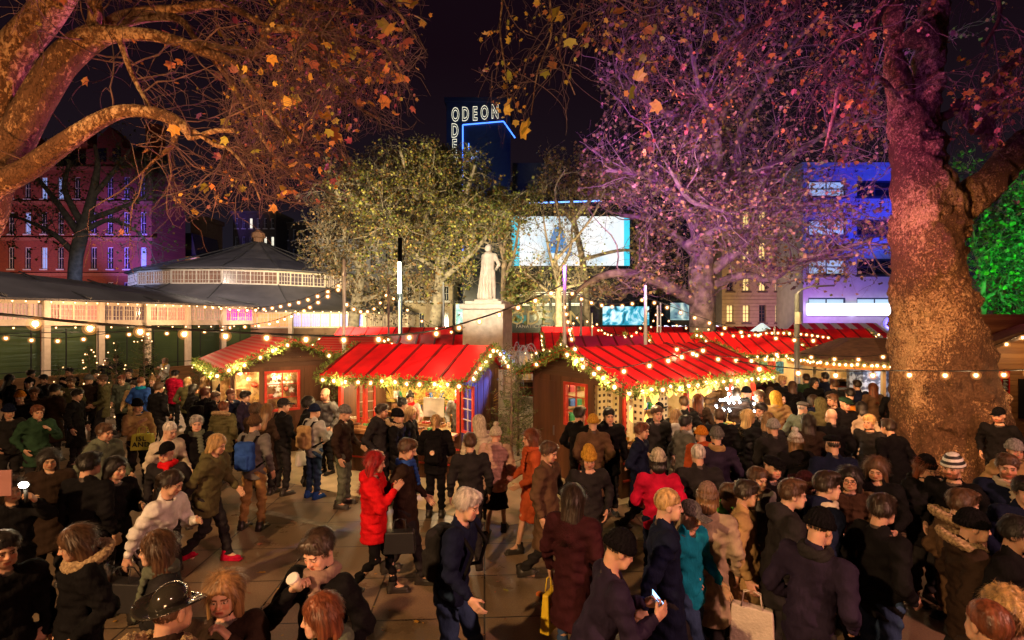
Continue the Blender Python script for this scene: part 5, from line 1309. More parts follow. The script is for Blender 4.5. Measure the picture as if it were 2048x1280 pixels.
tA, gA = tree('plane_tree', 'orange lit plane tree arching in from the left edge with curved limbs', A_l,
              [(260, 1.1, 9, 1.0, .28, -.06, .012, .0035), (1800, .5, 7, 1.1, .3, -.08, .004, .0018), (3200, .28, 5, 1.1, .3, -.05, .002, .0011)], 1000, .054, AUT, seed=21, star=True, bark=M_BARK, bare=[(860, 1100, -500, 900, 0), (720, 900, 270, 900, 0), (600, 900, 420, 900, 0), (300, 720, 440, 900, .1), (60, 330, 330, 460, .35), (0, 430, 0, 330, .4)])
# --- B: great trunk on the right
YB = 10.3
def bp(px, py): q = P(px, py, YB); return (q.x, q.y, q.z)
xs = np.arange(6.9, 11.2, .034); ys = np.arange(8.9, 11.7, .04); zs = np.arange(-.12, 10.6, .036); G = grid(xs, ys, zs); X, Y, Z = G
k_ = YB / FPX
d_ = cap(G, bp(1897, 985), bp(1899, 850), 1.03, .93)
for a, b, ra, rb in [((1899, 850), (1876, 700), .93, .77), ((1876, 700), (1862, 600), .77, .65), ((1862, 600), (1853, 480), .65, .57), ((1853, 480), (1846, 380), .57, .49), ((1846, 380), (1826, 240), .49, .36)]:
    d_ = smin(d_, cap(G, bp(*a), bp(*b), ra, rb), .12)
for a, b, ra, rb in [((1806, 260), (1792, 120), .22, .17), ((1792, 120), (1780, -60), .17, .15), ((1842, 250), (1862, 110), .26, .23), ((1862, 110), (1874, -70), .23, .20),
                     ((1880, 450), (1965, 375), .32, .30), ((1965, 375), (2030, 310), .30, .27), ((2030, 310), (2100, 250), .27, .25)]:
    d_ = smin(d_, cap(G, bp(*a), bp(*b), ra, rb), .10)
rb_ = np.random.default_rng(5)
for i in range(46):   # burls and knobs
    py = rb_.uniform(80, 960); cxp = np.interp(py, [0, 250, 480, 600, 700, 850, 980], [1830, 1832, 1857, 1865, 1880, 1900, 1900]); rr = np.interp(py, [0, 250, 480, 600, 700, 850, 980], [.36, .36, .57, .65, .77, .9, 1.0])
    a = rb_.uniform(pi, 2 * pi); c = bp(cxp, py); s = rb_.uniform(.07, .2)
    d_ = smin(d_, ell(G, (c[0] + rr * .96 * math.cos(a), c[1] + rr * .96 * math.sin(a), c[2]), (s * 1.1, s, s * rb_.uniform(.7, 1.4))), .07)
for i in range(7):    # root flares
    a = pi + i * pi / 6; d_ = smin(d_, cap(G, (bp(1900, 900)[0] + .8 * math.cos(a), YB + .8 * math.sin(a), .7), (bp(1900, 900)[0] + 1.35 * math.cos(a), YB + 1.35 * math.sin(a), -.05), .22, .1), .16)
nb_ = vnoise(X, Y, Z * .8, 3.2, 1) - .5; n2 = vnoise(X, Y, Z, 8.5, 2) - .5; n3 = vnoise(X, Y, Z * .7, 15, 3) - .5
d_ = d_ - .12 * nb_ - .085 * n2 - .05 * n3
Vb, Fb = snets(d_, xs, ys, zs)
tB = thing('great_plane_tree', 'massive knobbly plane tree trunk on the right, orange below and pink above', 'tree', (bp(1900, 965)[0], YB, 0))
org = np.array([bp(1900, 965)[0], YB, 0])
M_BURL = bark_mat('knobbly_burl_bark', [(.13, .065, .035), (.36, .20, .10), (.56, .37, .20)], (.08, .04, .022), 7.0, .10, .07, (1, 1, .75))
M_BURL_OLD = pm('knobbly_bark', (.36, .22, .115), (.09, .045, .025), scale=16, rough=.75, bump=1.0, bscale=30, bdist=.06, contrast=(.34, .66), detail=12, stretch=(1, 1, .6))
mesh_obj('trunk', raw_mesh('trunk', Vb - org, Fb, [M_BURL], True), tB)
del G, X, Y, Z, d_, nb_, n2, n3
B_l = [L_(YB, (1866, -40, 26), (1900, -200, 20), (1930, -330, 16)),
       L_(YB, (1790, -40, 21), (1700, -250, 17), (1550, -330, 14), (1350, -300, 12), (1180, -230, 9, 9.2), (1060, -170, 6, 8.6), (980, -120, 4, 8.2)),
       L_(9.6, (1500, -300, 10), (1400, -200, 8), (1330, -120, 6), (1290, -60, 4)),
       L_(9.9, (1620, -280, 10), (1560, -150, 8), (1580, -50, 7), (1590, 20, 5), (1500, 60, 4), (1420, 130, 3)),
       L_(9.8, (1800, -20, 9), (1760, 20, 9), (1740, 70, 9), (1735, 110, 8), (1728, 150, 7), (1680, 175, 5), (1670, 220, 4), (1650, 300, 3)),
       L_(9.8, (1733, 145, 6), (1770, 165, 5), (1800, 200, 4)),
       L_(9.8, (1740, 95, 5), (1700, 65, 5), (1680, 85, 4), (1660, 120, 3)),
       L_(YB, (1862, 240, 10), (1900, 228, 9), (1920, 205, 9), (1930, 235, 9), (1955, 262, 9), (1968, 240, 8), (1980, 200, 5)),
       L_(YB, (1985, 300, 15), (1975, 250, 12), (1990, 180, 11), (2010, 140, 10), (2060, 110, 8)),
       L_(8.6, (990, -110, 3), (1005, -20, 2.2), (1000, 60, 1.8), (1012, 150, 1.4), (1018, 230, 1)),
       L_(8.4, (1080, -120, 3), (1098, -10, 2.2), (1102, 70, 1.8), (1076, 140, 1.4), (1062, 230, 1)),
       L_(8.8, (1180, -140, 3), (1165, -10, 2.2), (1130, 60, 1.8), (1120, 110, 1.4), (1150, 190, 1)),
       L_(8.5, (1240, -120, 3), (1225, -20, 2.4), (1215, 50, 2), (1250, 120, 1.4)),
       L_(9.2, (1330, -140, 3), (1310, -10, 2.2), (1290, 60, 1.8), (1300, 130, 1.2)),
       L_(9.4, (1700, -250, 8), (1850, -180, 8), (1960, -80, 6), (2000, 20, 4), (1970, 90, 3))]
tB2, gB = tree('x', 'x', B_l, [(190, 1.6, 9, .9, .25, -.14, .012, .004), (1100, .75, 8, 1.0, .26, -.16, .0045, .002), (1800, .36, 5, 1.1, .3, -.1, .0022, .0012)], 2600, .056, AUT, seed=33, star=True, bark=M_BARK, bare=[(-500, 950, -900, 900, 0), (1055, 1180, 120, 320, .25), (900, 1200, 290, 900, 0), (1140, 1260, 130, 600, .3), (1200, 1790, 330, 900, .12), (1790, 1900, 100, 700, .1), (1890, 2100, 300, 700, .15)])
for c in list(tB2.children): 
    off = Vector(tB2.location) - Vector(tB.location); c.parent = tB; c.location = off
    if c.name.startswith('trunk'): c.name = 'limb'
bpy.data.objects.remove(tB2)
# --- C: violet lit plane behind the stalls
YC = 22.0
C_l = [L_(YC, (1405, 800, 30), (1405, 690, 26), (1404, 600, 25), (1402, 540, 24), (1408, 490, 20)),
       L_(YC, (1385, 600, 13), (1340, 575, 12), (1280, 550, 10), (1220, 548, 8), (1170, 570, 5), (1140, 600, 3), y1=19),
       L_(YC, (1290, 550, 6), (1262, 575, 5), (1240, 600, 3), y1=20.5),
       L_(YC, (1400, 500, 13), (1385, 440, 11), (1350, 390, 9), (1290, 350, 7), (1210, 340, 4), y1=20),
       L_(YC, (1410, 500, 15), (1420, 430, 13), (1435, 340, 11), (1430, 260, 9), (1400, 180, 6), (1380, 90, 4), y1=21),
       L_(YC, (1412, 500, 10), (1375, 490, 8), (1420, 465, 7), (1465, 447, 7), (1440, 420, 5), (1380, 400, 5), (1340, 340, 4), y1=19),
       L_(YC, (1420, 480, 13), (1460, 400, 11), (1475, 300, 9), (1500, 220, 7), (1560, 120, 5), (1640, 30, 4), y1=23),
       L_(YC, (1425, 540, 12), (1475, 500, 10), (1520, 450, 8), (1570, 420, 6), (1650, 400, 4), y1=20),
       L_(YC, (1425, 570, 9), (1490, 550, 8), (1540, 560, 6), (1600, 520, 5), (1660, 505, 4), (1740, 480, 3), y1=19.5),
       L_(YC, (1430, 420, 8), (1510, 350, 7), (1600, 300, 5), (1700, 230, 4), (1760, 150, 3), y1=21),
       L_(YC, (1432, 300, 8), (1360, 240, 7), (1290, 200, 5), (1230, 150, 3), y1=22),
       L_(YC, (1430, 270, 7), (1470, 160, 6), (1490, 80, 4), (1440, 10, 3), y1=24),
       L_(YC, (1400, 520, 9), (1360, 480, 8), (1300, 440, 6), (1240, 430, 4), y1=24)]
tree('plane_tree', 'large violet and pink lit plane tree rising behind the corner stall', C_l,
     [(300, 2.8, 9, .9, .25, .03, .035, .01), (2200, 1.4, 7, 1.0, .28, -.03, .010, .004), (5500, .7, 4, 1.1, .3, -.05, .004, .0025)], 13500, .12, [(.5, .28, .12), (.50, .36, .09), (.3, .16, .12), (.16, .12, .06), (.22, .24, .06), (.6, .34, .18), (.08, .05, .05)], seed=41, bark=M_BARKC, bare=[(900, 1150, -500, 900, 0), (1000, 1262, 425, 545, .03), (1600, 1800, 590, 900, .05), (1100, 1400, 600, 900, .0), (1430, 1620, 580, 900, .1), (1100, 1190, 0, 240, .15)])
# --- D: two dense trees behind the statue
def canopy(name, label, limbs, lv, nleaf, size, cols, seed, **k): return tree(name, label, limbs, lv, nleaf, size, cols, seed=seed, **k)
lvD = [(160, 3.0, 8, 1.1, .3, .02, .05, .015), (1400, 1.7, 6, 1.2, .3, -.04, .014, .005), (4500, .8, 4, 1.2, .3, -.05, .005, .003)]
canopy('park_tree', 'full crowned olive and gold tree behind the statue, its thick trunk left of the pedestal',
       [L_(33, (868, 760, 14), (872, 640, 13), (880, 560, 11), (878, 480, 9), (880, 400, 7)), L_(33, (880, 540, 8), (905, 480, 6), (930, 400, 5), (950, 330, 3), y1=31), L_(33, (878, 500, 8), (850, 430, 6), (820, 360, 5), (800, 300, 3), y1=31),
        L_(33, (880, 420, 7), (880, 350, 5), (870, 290, 3)), L_(33, (880, 560, 7), (930, 520, 5), (975, 470, 4), (1000, 420, 2), y1=30), L_(33, (876, 540, 6), (820, 500, 5), (780, 450, 4), (760, 390, 2), y1=31), L_(33, (880, 460, 6), (910, 400, 5), (900, 330, 3), y1=35)],
       lvD, 25000, .125, MIX, 51, bark=M_PALEB, bare=[(0, 2000, -500, 268, 0), (985, 1100, -500, 380, 0), (880, 985, -500, 285, .0), (700, 760, 200, 320, .3), (955, 1010, 480, 640, .15)])
canopy('park_tree', 'broad brownish tree above the tent and white house, trunk leaning left of the lamp post',
       [L_(35, (705, 760, 12), (708, 640, 11), (720, 560, 10), (725, 500, 8), (730, 450, 6)), L_(35, (722, 540, 7), (690, 480, 5), (690, 420, 4), (670, 380, 3), y1=32), L_(35, (725, 500, 7), (760, 450, 5), (770, 380, 4), (790, 320, 3), y1=33),
        L_(35, (720, 570, 6), (680, 540, 5), (665, 500, 3), (650, 470, 2), y1=32), L_(35, (725, 480, 6), (720, 400, 4), (700, 350, 3)), L_(35, (712, 600, 7), (760, 590, 5), (785, 560, 4), (800, 520, 3), y1=31)],
       [(120, 2.2, 8, 1.1, .3, .05, .04, .012), (1000, 1.3, 6, 1.2, .3, .0, .012, .004), (3000, .7, 4, 1.2, .3, -.03, .004, .003)], 13000, .12, [(.22, .13, .06), (.12, .08, .03), (.26, .15, .07), (.10, .09, .03), (.04, .03, .02)], 52, bark=M_PALEB, bare=[(0, 2000, -500, 290, 0), (380, 545, 300, 700, .0), (545, 600, 520, 700, .0), (600, 690, 560, 700, .05)])
canopy('park_tree', 'thin straight tree in front of the bright cinema screen',
       [L_(29, (1117, 800, 9), (1117, 690, 8), (1117, 600, 7), (1114, 545, 5), (1110, 520, 4)), L_(29, (1114, 560, 4), (1100, 510, 3), (1092, 470, 2), (1086, 430, 1.5)), L_(29, (1114, 550, 4), (1140, 500, 3), (1145, 450, 2), (1160, 420, 1.5)), L_(29, (1116, 580, 4), (1150, 570, 3), (1190, 560, 2)), L_(29, (1116, 600, 3), (1080, 570, 2.5), (1050, 545, 2)), L_(29, (1110, 520, 3), (1120, 450, 2), (1110, 380, 1.5), (1130, 340, 1)), L_(29, (1112, 520, 3), (1180, 440, 2), (1210, 380, 1.5))],
       [(60, 2.0, 7, 1.0, .3, .05, .018, .008), (420, 1.2, 6, 1.2, .3, .0, .008, .004), (1400, .6, 4, 1.2, .3, -.03, .004, .003)], 1100, .11, MIX, 53, bare=[(1000, 1300, 200, 400, .3)])
canopy('park_tree', 'dark green tree just right of the statue beside the screen edge',
       [L_(31, (1010, 800, 8), (1008, 650, 7), (1008, 560, 6), (1010, 480, 4)), L_(31, (1008, 560, 4), (1030, 500, 3), (1040, 430, 2)), L_(31, (1008, 580, 4), (1035, 570, 3), (1050, 540, 2)), L_(31, (1008, 520, 4), (995, 460, 3), (1000, 400, 2))],
       [(60, 1.6, 7, 1.2, .3, .02, .02, .01), (500, 1.0, 6, 1.2, .3, -.02, .008, .004), (1400, .5, 4, 1.2, .3, -.05, .004, .003)], 5200, .16, [(.09, .12, .03), (.14, .13, .03), (.20, .12, .04)], 54, bare=[(1026, 1300, 425, 545, .04), (950, 1005, 480, 640, .1)])
canopy('park_tree', 'gold leaved tree above the blue neon line right of the cinema tower',
       [L_(36, (1180, 800, 8), (1170, 560, 7), (1150, 450, 5), (1140, 380, 3)), L_(36, (1150, 450, 4), (1110, 400, 3), (1090, 360, 2)), L_(36, (1150, 440, 4), (1190, 390, 3), (1230, 370, 2)), L_(36, (1160, 520, 4), (1250, 500, 3), (1310, 520, 2), y1=33)],
       [(60, 2.2, 7, 1.1, .3, .05, .02, .01), (500, 1.3, 6, 1.2, .3, .0, .008, .004), (1700, .7, 4, 1.2, .3, -.03, .004, .003)], 5200, .17, [(.30, .20, .04), (.22, .14, .04), (.2, .09, .05), (.14, .12, .03)], 55, bare=[(1020, 1262, 398, 545, .03), (960, 1075, 0, 370, 0)])
canopy('bare_tree', 'nearly bare grey tree in front of the brick hotel',
       [L_(36, (148, 760, 13), (150, 545, 12), (160, 480, 12), (172, 440, 10), (185, 390, 8), (195, 330, 5), (190, 290, 3)), L_(36, (160, 470, 7), (110, 400, 5), (70, 350, 3), (50, 330, 2)), L_(36, (165, 450, 7), (130, 380, 5), (140, 320, 3)), L_(36, (152, 510, 6), (110, 470, 5), (50, 440, 3), (10, 430, 2)), L_(36, (175, 440, 6), (230, 420, 5), (280, 400, 3), (305, 385, 2)), L_(36, (170, 460, 6), (220, 440, 4), (270, 460, 3), (290, 480, 2)), L_(36, (180, 400, 5), (230, 340, 4), (260, 300, 2))],
       [(90, 2.4, 8, 1.0, .28, .05, .03, .01), (600, 1.3, 6, 1.1, .3, .0, .01, .005), (1500, .7, 4, 1.2, .3, 0, .005, .003)], 1600, .16, [(.10, .13, .03), (.14, .15, .04), (.3, .16, .05)], 56, bark=pm('grey_bark', (.20, .19, .15), (.10, .10, .08), scale=4, rough=.8, bump=.4))
lamp('tree_uplight', 'SPOT', (P(150, 0, 33).x + 2, 32, 2.5), 900, (.8, .9, .7), (P(160, 0, 36).x, 36, 9), size=.2, angle=70)
# --- G: green floodlit tree at the right edge
canopy('green_tree', 'vividly green floodlit leafy tree right of the great trunk',
       [L_(22, (1968, 760, 9), (1965, 640, 8), (1962, 600, 7), (1965, 560, 6)), L_(22, (1962, 600, 6), (1995, 580, 5), (2030, 560, 4), (2070, 540, 3)), L_(22, (1963, 590, 4), (1960, 540, 3), (1950, 500, 2.5), (1945, 430, 2)), L_(22, (1965, 560, 5), (1990, 480, 4), (2000, 400, 3), (2010, 330, 2)), L_(22, (2010, 570, 4), (2040, 500, 3), (2050, 420, 2)), L_(22, (1990, 500, 4), (2060, 440, 3), (2080, 360, 2)), L_(22, (2000, 580, 3), (2010, 620, 2), (2035, 640, 1.5))],
       [(120, 1.6, 7, 1.2, .3, .02, .02, .01), (1000, .9, 6, 1.2, .3, -.03, .008, .004), (2500, .5, 4, 1.2, .3, -.05, .004, .003)], 6500, .14, [(.14, .36, .06), (.22, .42, .05), (.05, .14, .03), (.10, .16, .05), (.03, .07, .03)], 57)

# ------------------------------------------------------------------ Christmas firs
def fir(label, x, y, h, seed, lights=0, dens=1.0, group='small fir trees between the stalls', z0=0.0):
    r = np.random.default_rng(seed); t = thing('fir_tree', label, 'fir tree', (x, y, z0), 0, group)
    b = MB(); b.tube([(0, 0, 0), (0.01, 0, h * .5), (0, 0, h)], [.035, .022, .005], 6); b.build('trunk', M_BARKC, t, True)
    n = int(h * 26 * dens); S = []; D = []; Ls = []
    for i in range(n):
        z = .18 + (h - .2) * (i / n); a = i * 2.4; l = (h - z) * .34 + .06; S.append((0, 0, z)); D.append((math.cos(a), math.sin(a), .25)); Ls.append(l)
    Pn, Rn = spray(np.array(S), np.array(D), np.array(Ls), 6, r, .08, .03, .009, .003); v, f = tubes(Pn, Rn, 3)
    mesh_obj('branches', raw_mesh('branches', v, f, [M_BARKC]), t)
    paths = [(Pn[i, 1], Pn[i, 5]) for i in range(n)]; v, f, c = needles(paths, 110 * dens, .035, ln=.07, w=.007, seed=seed)
    me = raw_mesh('needles', v, f, [M_GREENERY]); set_col(me, 'tint', c * .6); mesh_obj('needles', me, t)
    for i in range(lights):
        k = r.integers(0, n); q = mesh_obj('bulb', FIR_BULB, t); q.location = tuple(Pn[k, 5])
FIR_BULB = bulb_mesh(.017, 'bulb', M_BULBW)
fir('bare looking fir tree in the gap between the sweets stall and the corner stall', P(1022, 0, 11.3).x, 11.3, 2.75, 1, 0, .8)
fir('shorter fir tree tucked behind the corner stall gable', P(1036, 0, 12.6).x, 12.6, 2.1, 2, 0, 1.0)
fir('fir tree between the striped stall and the sweets stall', P(668, 0, 12.0).x, 12.0, 1.9, 3, 4)
fir('tall fir tree with lights in front of the tent wing', P(288, 0, 17.0).x, 17.0, 3.2, 4, 26)
fir('fir tree wrapped in lights beside the boarded wall', P(178, 0, 16.0).x, 16.0, 2.5, 5, 30)
fir('low lit fir left of the light wrapped fir', P(118, 0, 16.6).x, 16.6, 1.9, 6, 14)
fir('lit fir beside the striped stall eave', P(398, 0, 17.5).x, 17.5, 2.1, 7, 16)
fir('slim fir top rising behind the boarded wall near the middle cream post', P(232, 0, 18.0).x, 18.0, 2.6, 8, 8)

# the largest golden leaves at the tips of the two near trees
def tip_leaves(owner, pts, Y, n, size, seed):
    r = np.random.default_rng(seed); C = []
    for px, py in pts:
        for _ in range(n): q = P(px + r.normal() * 9, py + r.normal() * 9, Y + r.normal() * .3); C.append((q.x, q.y, q.z))
    o0 = np.array(owner.location); v, f, c = leaf_geo(np.array(C) - o0, r, size, True, cols=AUT[:4] + [AUT[5]])
    me = raw_mesh('tip_leaves', v, f, [M_LEAF]); set_col(me, 'tint', c * 1.15); mesh_obj('tip_leaves', me, owner)
tip_leaves(tA, [(820, 15), (835, 40), (770, 55), (800, 55), (815, 80), (800, 98), (780, 75), (690, 100), (685, 125), (775, 135), (800, 150), (770, 152), (790, 200), (800, 215), (740, 205), (590, 200), (575, 200), (635, 250), (650, 265), (675, 268), (690, 275), (620, 250), (660, 200), (510, 65), (345, 65), (352, 135), (600, 255), (560, 330), (600, 345), (580, 390), (460, 405), (440, 380), (520, 320), (720, 60), (700, 20)], 6.3, 3, .085, 61)
tip_leaves(tB, [(1035, 45), (1055, 45), (1012, 60), (1015, 75), (1105, 18), (1120, 30), (1010, 140), (1015, 155), (1030, 180), (1035, 205), (1008, 215), (1020, 225), (1040, 260), (1055, 260), (1098, 135), (1125, 152), (1135, 150), (1140, 80), (1175, 55), (1160, 130), (1240, 35), (1290, 45), (1210, 90), (1225, 100), (1235, 110), (1280, 95), (1250, 90), (1300, 120), (1265, 135), (1310, 60), (1380, 40), (1420, 60), (1250, 195), (1310, 215), (955, 80), (1340, 30)], 8.5, 2, .12, 62)
# ------------------------------------------------------------------ poles and festoon lights
def pole(label, px, ytop, Y, r=.045, mat=None, cat='pole', group='pale poles that carry the festoon lights'):
    p = P(px, ytop, Y); t = thing('light_pole', label, cat, (p.x, Y, 0), 0, group)
    b = MB(); b.lathe([(r, 0), (r, p.z * .5), (r * .8, p.z), (r * .3, p.z + .03)], 10); b.build('shaft', mat or M_POLE, t, True)
    b = MB(); b.lathe([(r * 2.4, 0), (r * 2.4, .03), (r * 1.5, .05), (r * 1.3, .22)], 10); b.build('base', mat or M_POLE, t)
    b = MB(); b.lathe([(r * .95 + .012, -.04), (r * .95 + .012, .04)], 10); c = b.build('cable_clamp', M_METAL, t); c.location = (0, 0, p.z - .35)
    return t
pole('tall white pole between the striped stall and the sweets stall', 688, 520, 12.6, .05)
pole('white pole at the tent end with a small arm left of the lamp post', 777, 568, 19)
pole('tall pale pole rising above the left end of the corner stall roof', 1129, 533, 14.2, .055)
pole('thin pole right of the tall pale pole over the dusky red roof', 1162, 588, 17.5, .04)
pole('tall pale pole over the middle of the corner stall roof', 1291, 572, 15.5, .055)
pole('short thin pole between the two tall poles', 1184, 627, 19.5, .035)
pole('thin pole in front of the ODEON canopy lettering', 1315, 612, 20.5, .04)
pole('second thin pole left of the plane tree trunk', 1321, 606, 23, .04)
pole('thin white pole standing by the small white gazebo', 1549, 655, 19, .04)
pole('pole standing just right of the full crowned park tree', 887, 565, 26, .05)
# dark lamp post with its glowing tube
p = P(800, 476, 23); t = thing('lamp_post', 'slender dark lamp post with a brilliant white light tube, left of the statue', 'lamp post', (p.x, 23, 0))
b = MB(); b.lathe([(.16, 0), (.16, .4), (.1, .45), (.1, p.z)], 10); b.build('post', pm('dark_grey_steel', (.05, .055, .06), metal=.3, rough=.4), t, True)
b = MB(); b.box(-.05, .05, -.16, -.10, P(0, 580, 23).z, P(0, 562, 23).z); b.box(-.06, .06, -.17, -.10, P(0, 585, 23).z - .05, P(0, 525, 23).z); b.build('light_tube', em('tube_white', (1, 1, .72), 16), t)
b = MB(); b.box(-.04, .04, -.15, -.1, P(0, 668, 23).z, P(0, 600, 23).z); b.build('lower_tube', em('tube_soft', (1, .95, .6), 1.4), t)
lamp('lamp_post_light', 'POINT', (p.x, 22.6, P(0, 560, 23).z), 420, (1, .97, .7), size=.15)
p = P(1594, 588, 15.5); t = thing('lamp_post', 'grey lamp post with curved arm standing in the crowd right of the stone building', 'lamp post', (p.x, 15.5, 0))
b = MB(); b.lathe([(.1, 0), (.1, .9), (.085, 1), (.07, p.z)], 10); b.tube([(0, 0, p.z), (.1, 0, p.z + .12), (.4, 0, p.z + .22), (1.1, 0, p.z + .25)], .03, 6); b.build('post', pm('grey_steel', (.3, .3, .3), metal=.3, rough=.4), t, True)
b = MB(); b.lathe([(.09, 0), (.09, .35)], 8, (0, -.06, P(0, 648, 15.5).z)); b.build('sign_drum', pm('pale_drum', (.7, .68, .6), rough=.5), t)

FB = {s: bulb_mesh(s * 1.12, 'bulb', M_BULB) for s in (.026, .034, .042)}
SOCK = MB(); SOCK.lathe([(.017, .02), (.017, .085), (.01, .09)], 6); SOCK_ME = SOCK.mesh('socket', M_CABLE)
def festoon(label, pts, spacing=.6, bs=.034, cable=.009, lights=0, power=6, drop=.075, group='festoon light strings over the market', start=.3, detail=True, sagn=3):
    W = [tuple(P(*q)) for q in pts]; q = catmull(W, 10) if len(W) > 2 else np.linspace(W[0], W[1], 20)
    o0 = Vector(q[0]); t = thing('festoon_string', label, 'string lights', o0, 0, group)
    b = MB(); b.tube([Vector(x) - o0 for x in q], cable, 5); b.build('cable', M_CABLE, t)
    seg = np.linalg.norm(np.diff(q, axis=0), axis=1); cs = np.concatenate([[0], np.cumsum(seg)]); n = int((cs[-1] - start) / spacing)
    for i in range(min(n + 1, 95)):
        s = start + i * spacing; p = Vector([np.interp(s, cs, q[:, k]) for k in range(3)])
        o = mesh_obj('bulb', FB[bs], t); o.location = p - o0 - Vector((0, 0, drop))
        if detail: k = mesh_obj('socket', SOCK_ME, o); k.location = (0, 0, 0)
        if lights and i % lights == 0: lamp('festoon_light', 'POINT', p - Vector((0, 0, drop + .06)), power, (1, .66, .32), size=.05)
festoon('heavy near cable with the biggest bulbs from the left edge to the tall pole', [(-60, 622, 6.0), (55, 634, 6.6), (230, 650, 7.6), (480, 665, 9.2), (690, 672, 9.8), (850, 664, 10.8), (960, 636, 12.0), (1060, 600, 13.2), (1129, 568, 14.2)], .66, .042, .02, lights=2, power=10, start=.7)
festoon('small bulb string along the bottom of the tent wing windows', [(-20, 668, 12.5), (120, 676, 13), (245, 664, 14), (330, 662, 15), (470, 655, 16.5)], .5, .034, lights=4, power=8)
festoon('string running from the tall white pole up left over the tent roof', [(688, 560, 12.6), (640, 585, 13.6), (580, 604, 15), (500, 616, 17), (410, 610, 19)], .62, .034)
festoon('lower string from the tall white pole to the tent eaves', [(688, 566, 12.6), (625, 606, 13.8), (590, 625, 15), (530, 645, 16.5), (440, 652, 17)], .55, .034)
festoon('string between the tall white pole and the pole at the tent end', [(688, 600, 13), (720, 618, 15), (750, 612, 17), (777, 580, 19)], .9, .034)
festoon('string past the bright poster to the stone pedestal', [(777, 585, 19), (850, 642, 18), (905, 660, 17), (930, 655, 16.5)], .8, .034)
festoon('swag between the two tall pale poles', [(1129, 572, 14.2), (1170, 596, 14.6), (1222, 608, 15), (1262, 603, 15.3), (1291, 592, 15.5)], .36, .034, lights=5, power=6)
festoon('long string falling right from the second tall pale pole across the trunk', [(1291, 594, 15.5), (1340, 612, 15), (1400, 634, 14.5), (1470, 656, 14), (1560, 672, 13.5), (1640, 676, 13)], .42, .034, lights=5, power=6)
festoon('deep swag of closely set bulbs over the dusky red roof', [(1162, 626, 17.5), (1190, 652, 17.3), (1225, 667, 17), (1262, 668, 16.6), (1291, 640, 16)], .24, .026)
festoon('second deep swag nearer the ODEON canopy', [(1184, 632, 19.5), (1210, 662, 19.5), (1250, 676, 19.5), (1290, 670, 20), (1315, 618, 20.5)], .28, .026)
festoon('short string dropping left from the thin pole', [(1162, 622, 17.5), (1148, 640, 18), (1138, 668, 19), (1130, 690, 20)], .4, .026)
festoon('criss cross string behind the thin pole by the canopy', [(1315, 616, 20.5), (1340, 640, 20), (1370, 652, 19.5), (1420, 655, 19)], .4, .026)
festoon('string low over the far roofs right of the trunk', [(1425, 660, 17), (1480, 668, 17), (1540, 662, 18), (1600, 664, 19), (1660, 672, 20)], .36, .034)
festoon('upper string in front of the blue building', [(1560, 664, 22), (1620, 669, 22), (1690, 671, 22), (1740, 668, 22), (1795, 660, 22)], .55, .034)
festoon('lower string in front of the striped awning', [(1590, 684, 20), (1650, 690, 20), (1720, 691, 20), (1800, 682, 20)], .55, .034)
festoon('string over the far right end of the corner stall roof', [(1330, 684, 11.8), (1380, 700, 11.4), (1440, 712, 11.2), (1520, 714, 11.6), (1560, 700, 12)], .45, .034, lights=3, power=9)
festoon('string above the near slope of the corner stall roof', [(1129, 600, 13.0), (1150, 690, 10.4), (1190, 725, 9.6), (1240, 735, 9.3), (1330, 715, 9.6), (1420, 690, 11)], .5, .034, lights=3, power=9)
festoon('string along the wall of the wooden chalet and past the great trunk', [(1470, 722, 8.6), (1560, 734, 8.6), (1680, 742, 8.7), (1800, 741, 8.8), (1900, 742, 8.9), (2010, 741, 9.2), (2080, 738, 9.5)], .66, .034, .01, lights=2, power=8, start=.4)
festoon('bulbs along the pale roof edge of the wooden chalet', [(1955, 702, 12.0), (1985, 692, 12.0), (2020, 679, 12.0), (2060, 662, 12.0)], .4, .034, lights=2, power=6)
festoon('string hanging over the eight sided stall roof', [(1600, 706, 14), (1660, 712, 13.4), (1740, 712, 13.2), (1800, 700, 13)], .55, .034)

festoon('row of small bulbs under the roof edge of the round tent', [tuple([1024 + (tcx + 13.2 * math.cos(R(a))) / (tcy + 13.2 * math.sin(R(a))) * FPX, HOR - (3.95 - CAMZ) * FPX / (tcy + 13.2 * math.sin(R(a))), tcy + 13.2 * math.sin(R(a))]) for a in range(215, 336, 15)], .55, .034)

def wpx(s, off, z):
    q = wp(s, off, z); return [1024 + q.x / q.y * FPX, HOR - (q.z - CAMZ) * FPX / q.y, q.y]
festoon('dense row of small bulbs under the eave of the tent wing', [wpx(s, -.6, zt - .02) for s in (1, 5, 9, 13, 17, Lw)], .42, .026)
festoon('second row of bulbs along the sill of the tent wing windows', [wpx(s, -.35, zb - .08) for s in (1, 5, 9, 13, 17, Lw)], .7, .026)
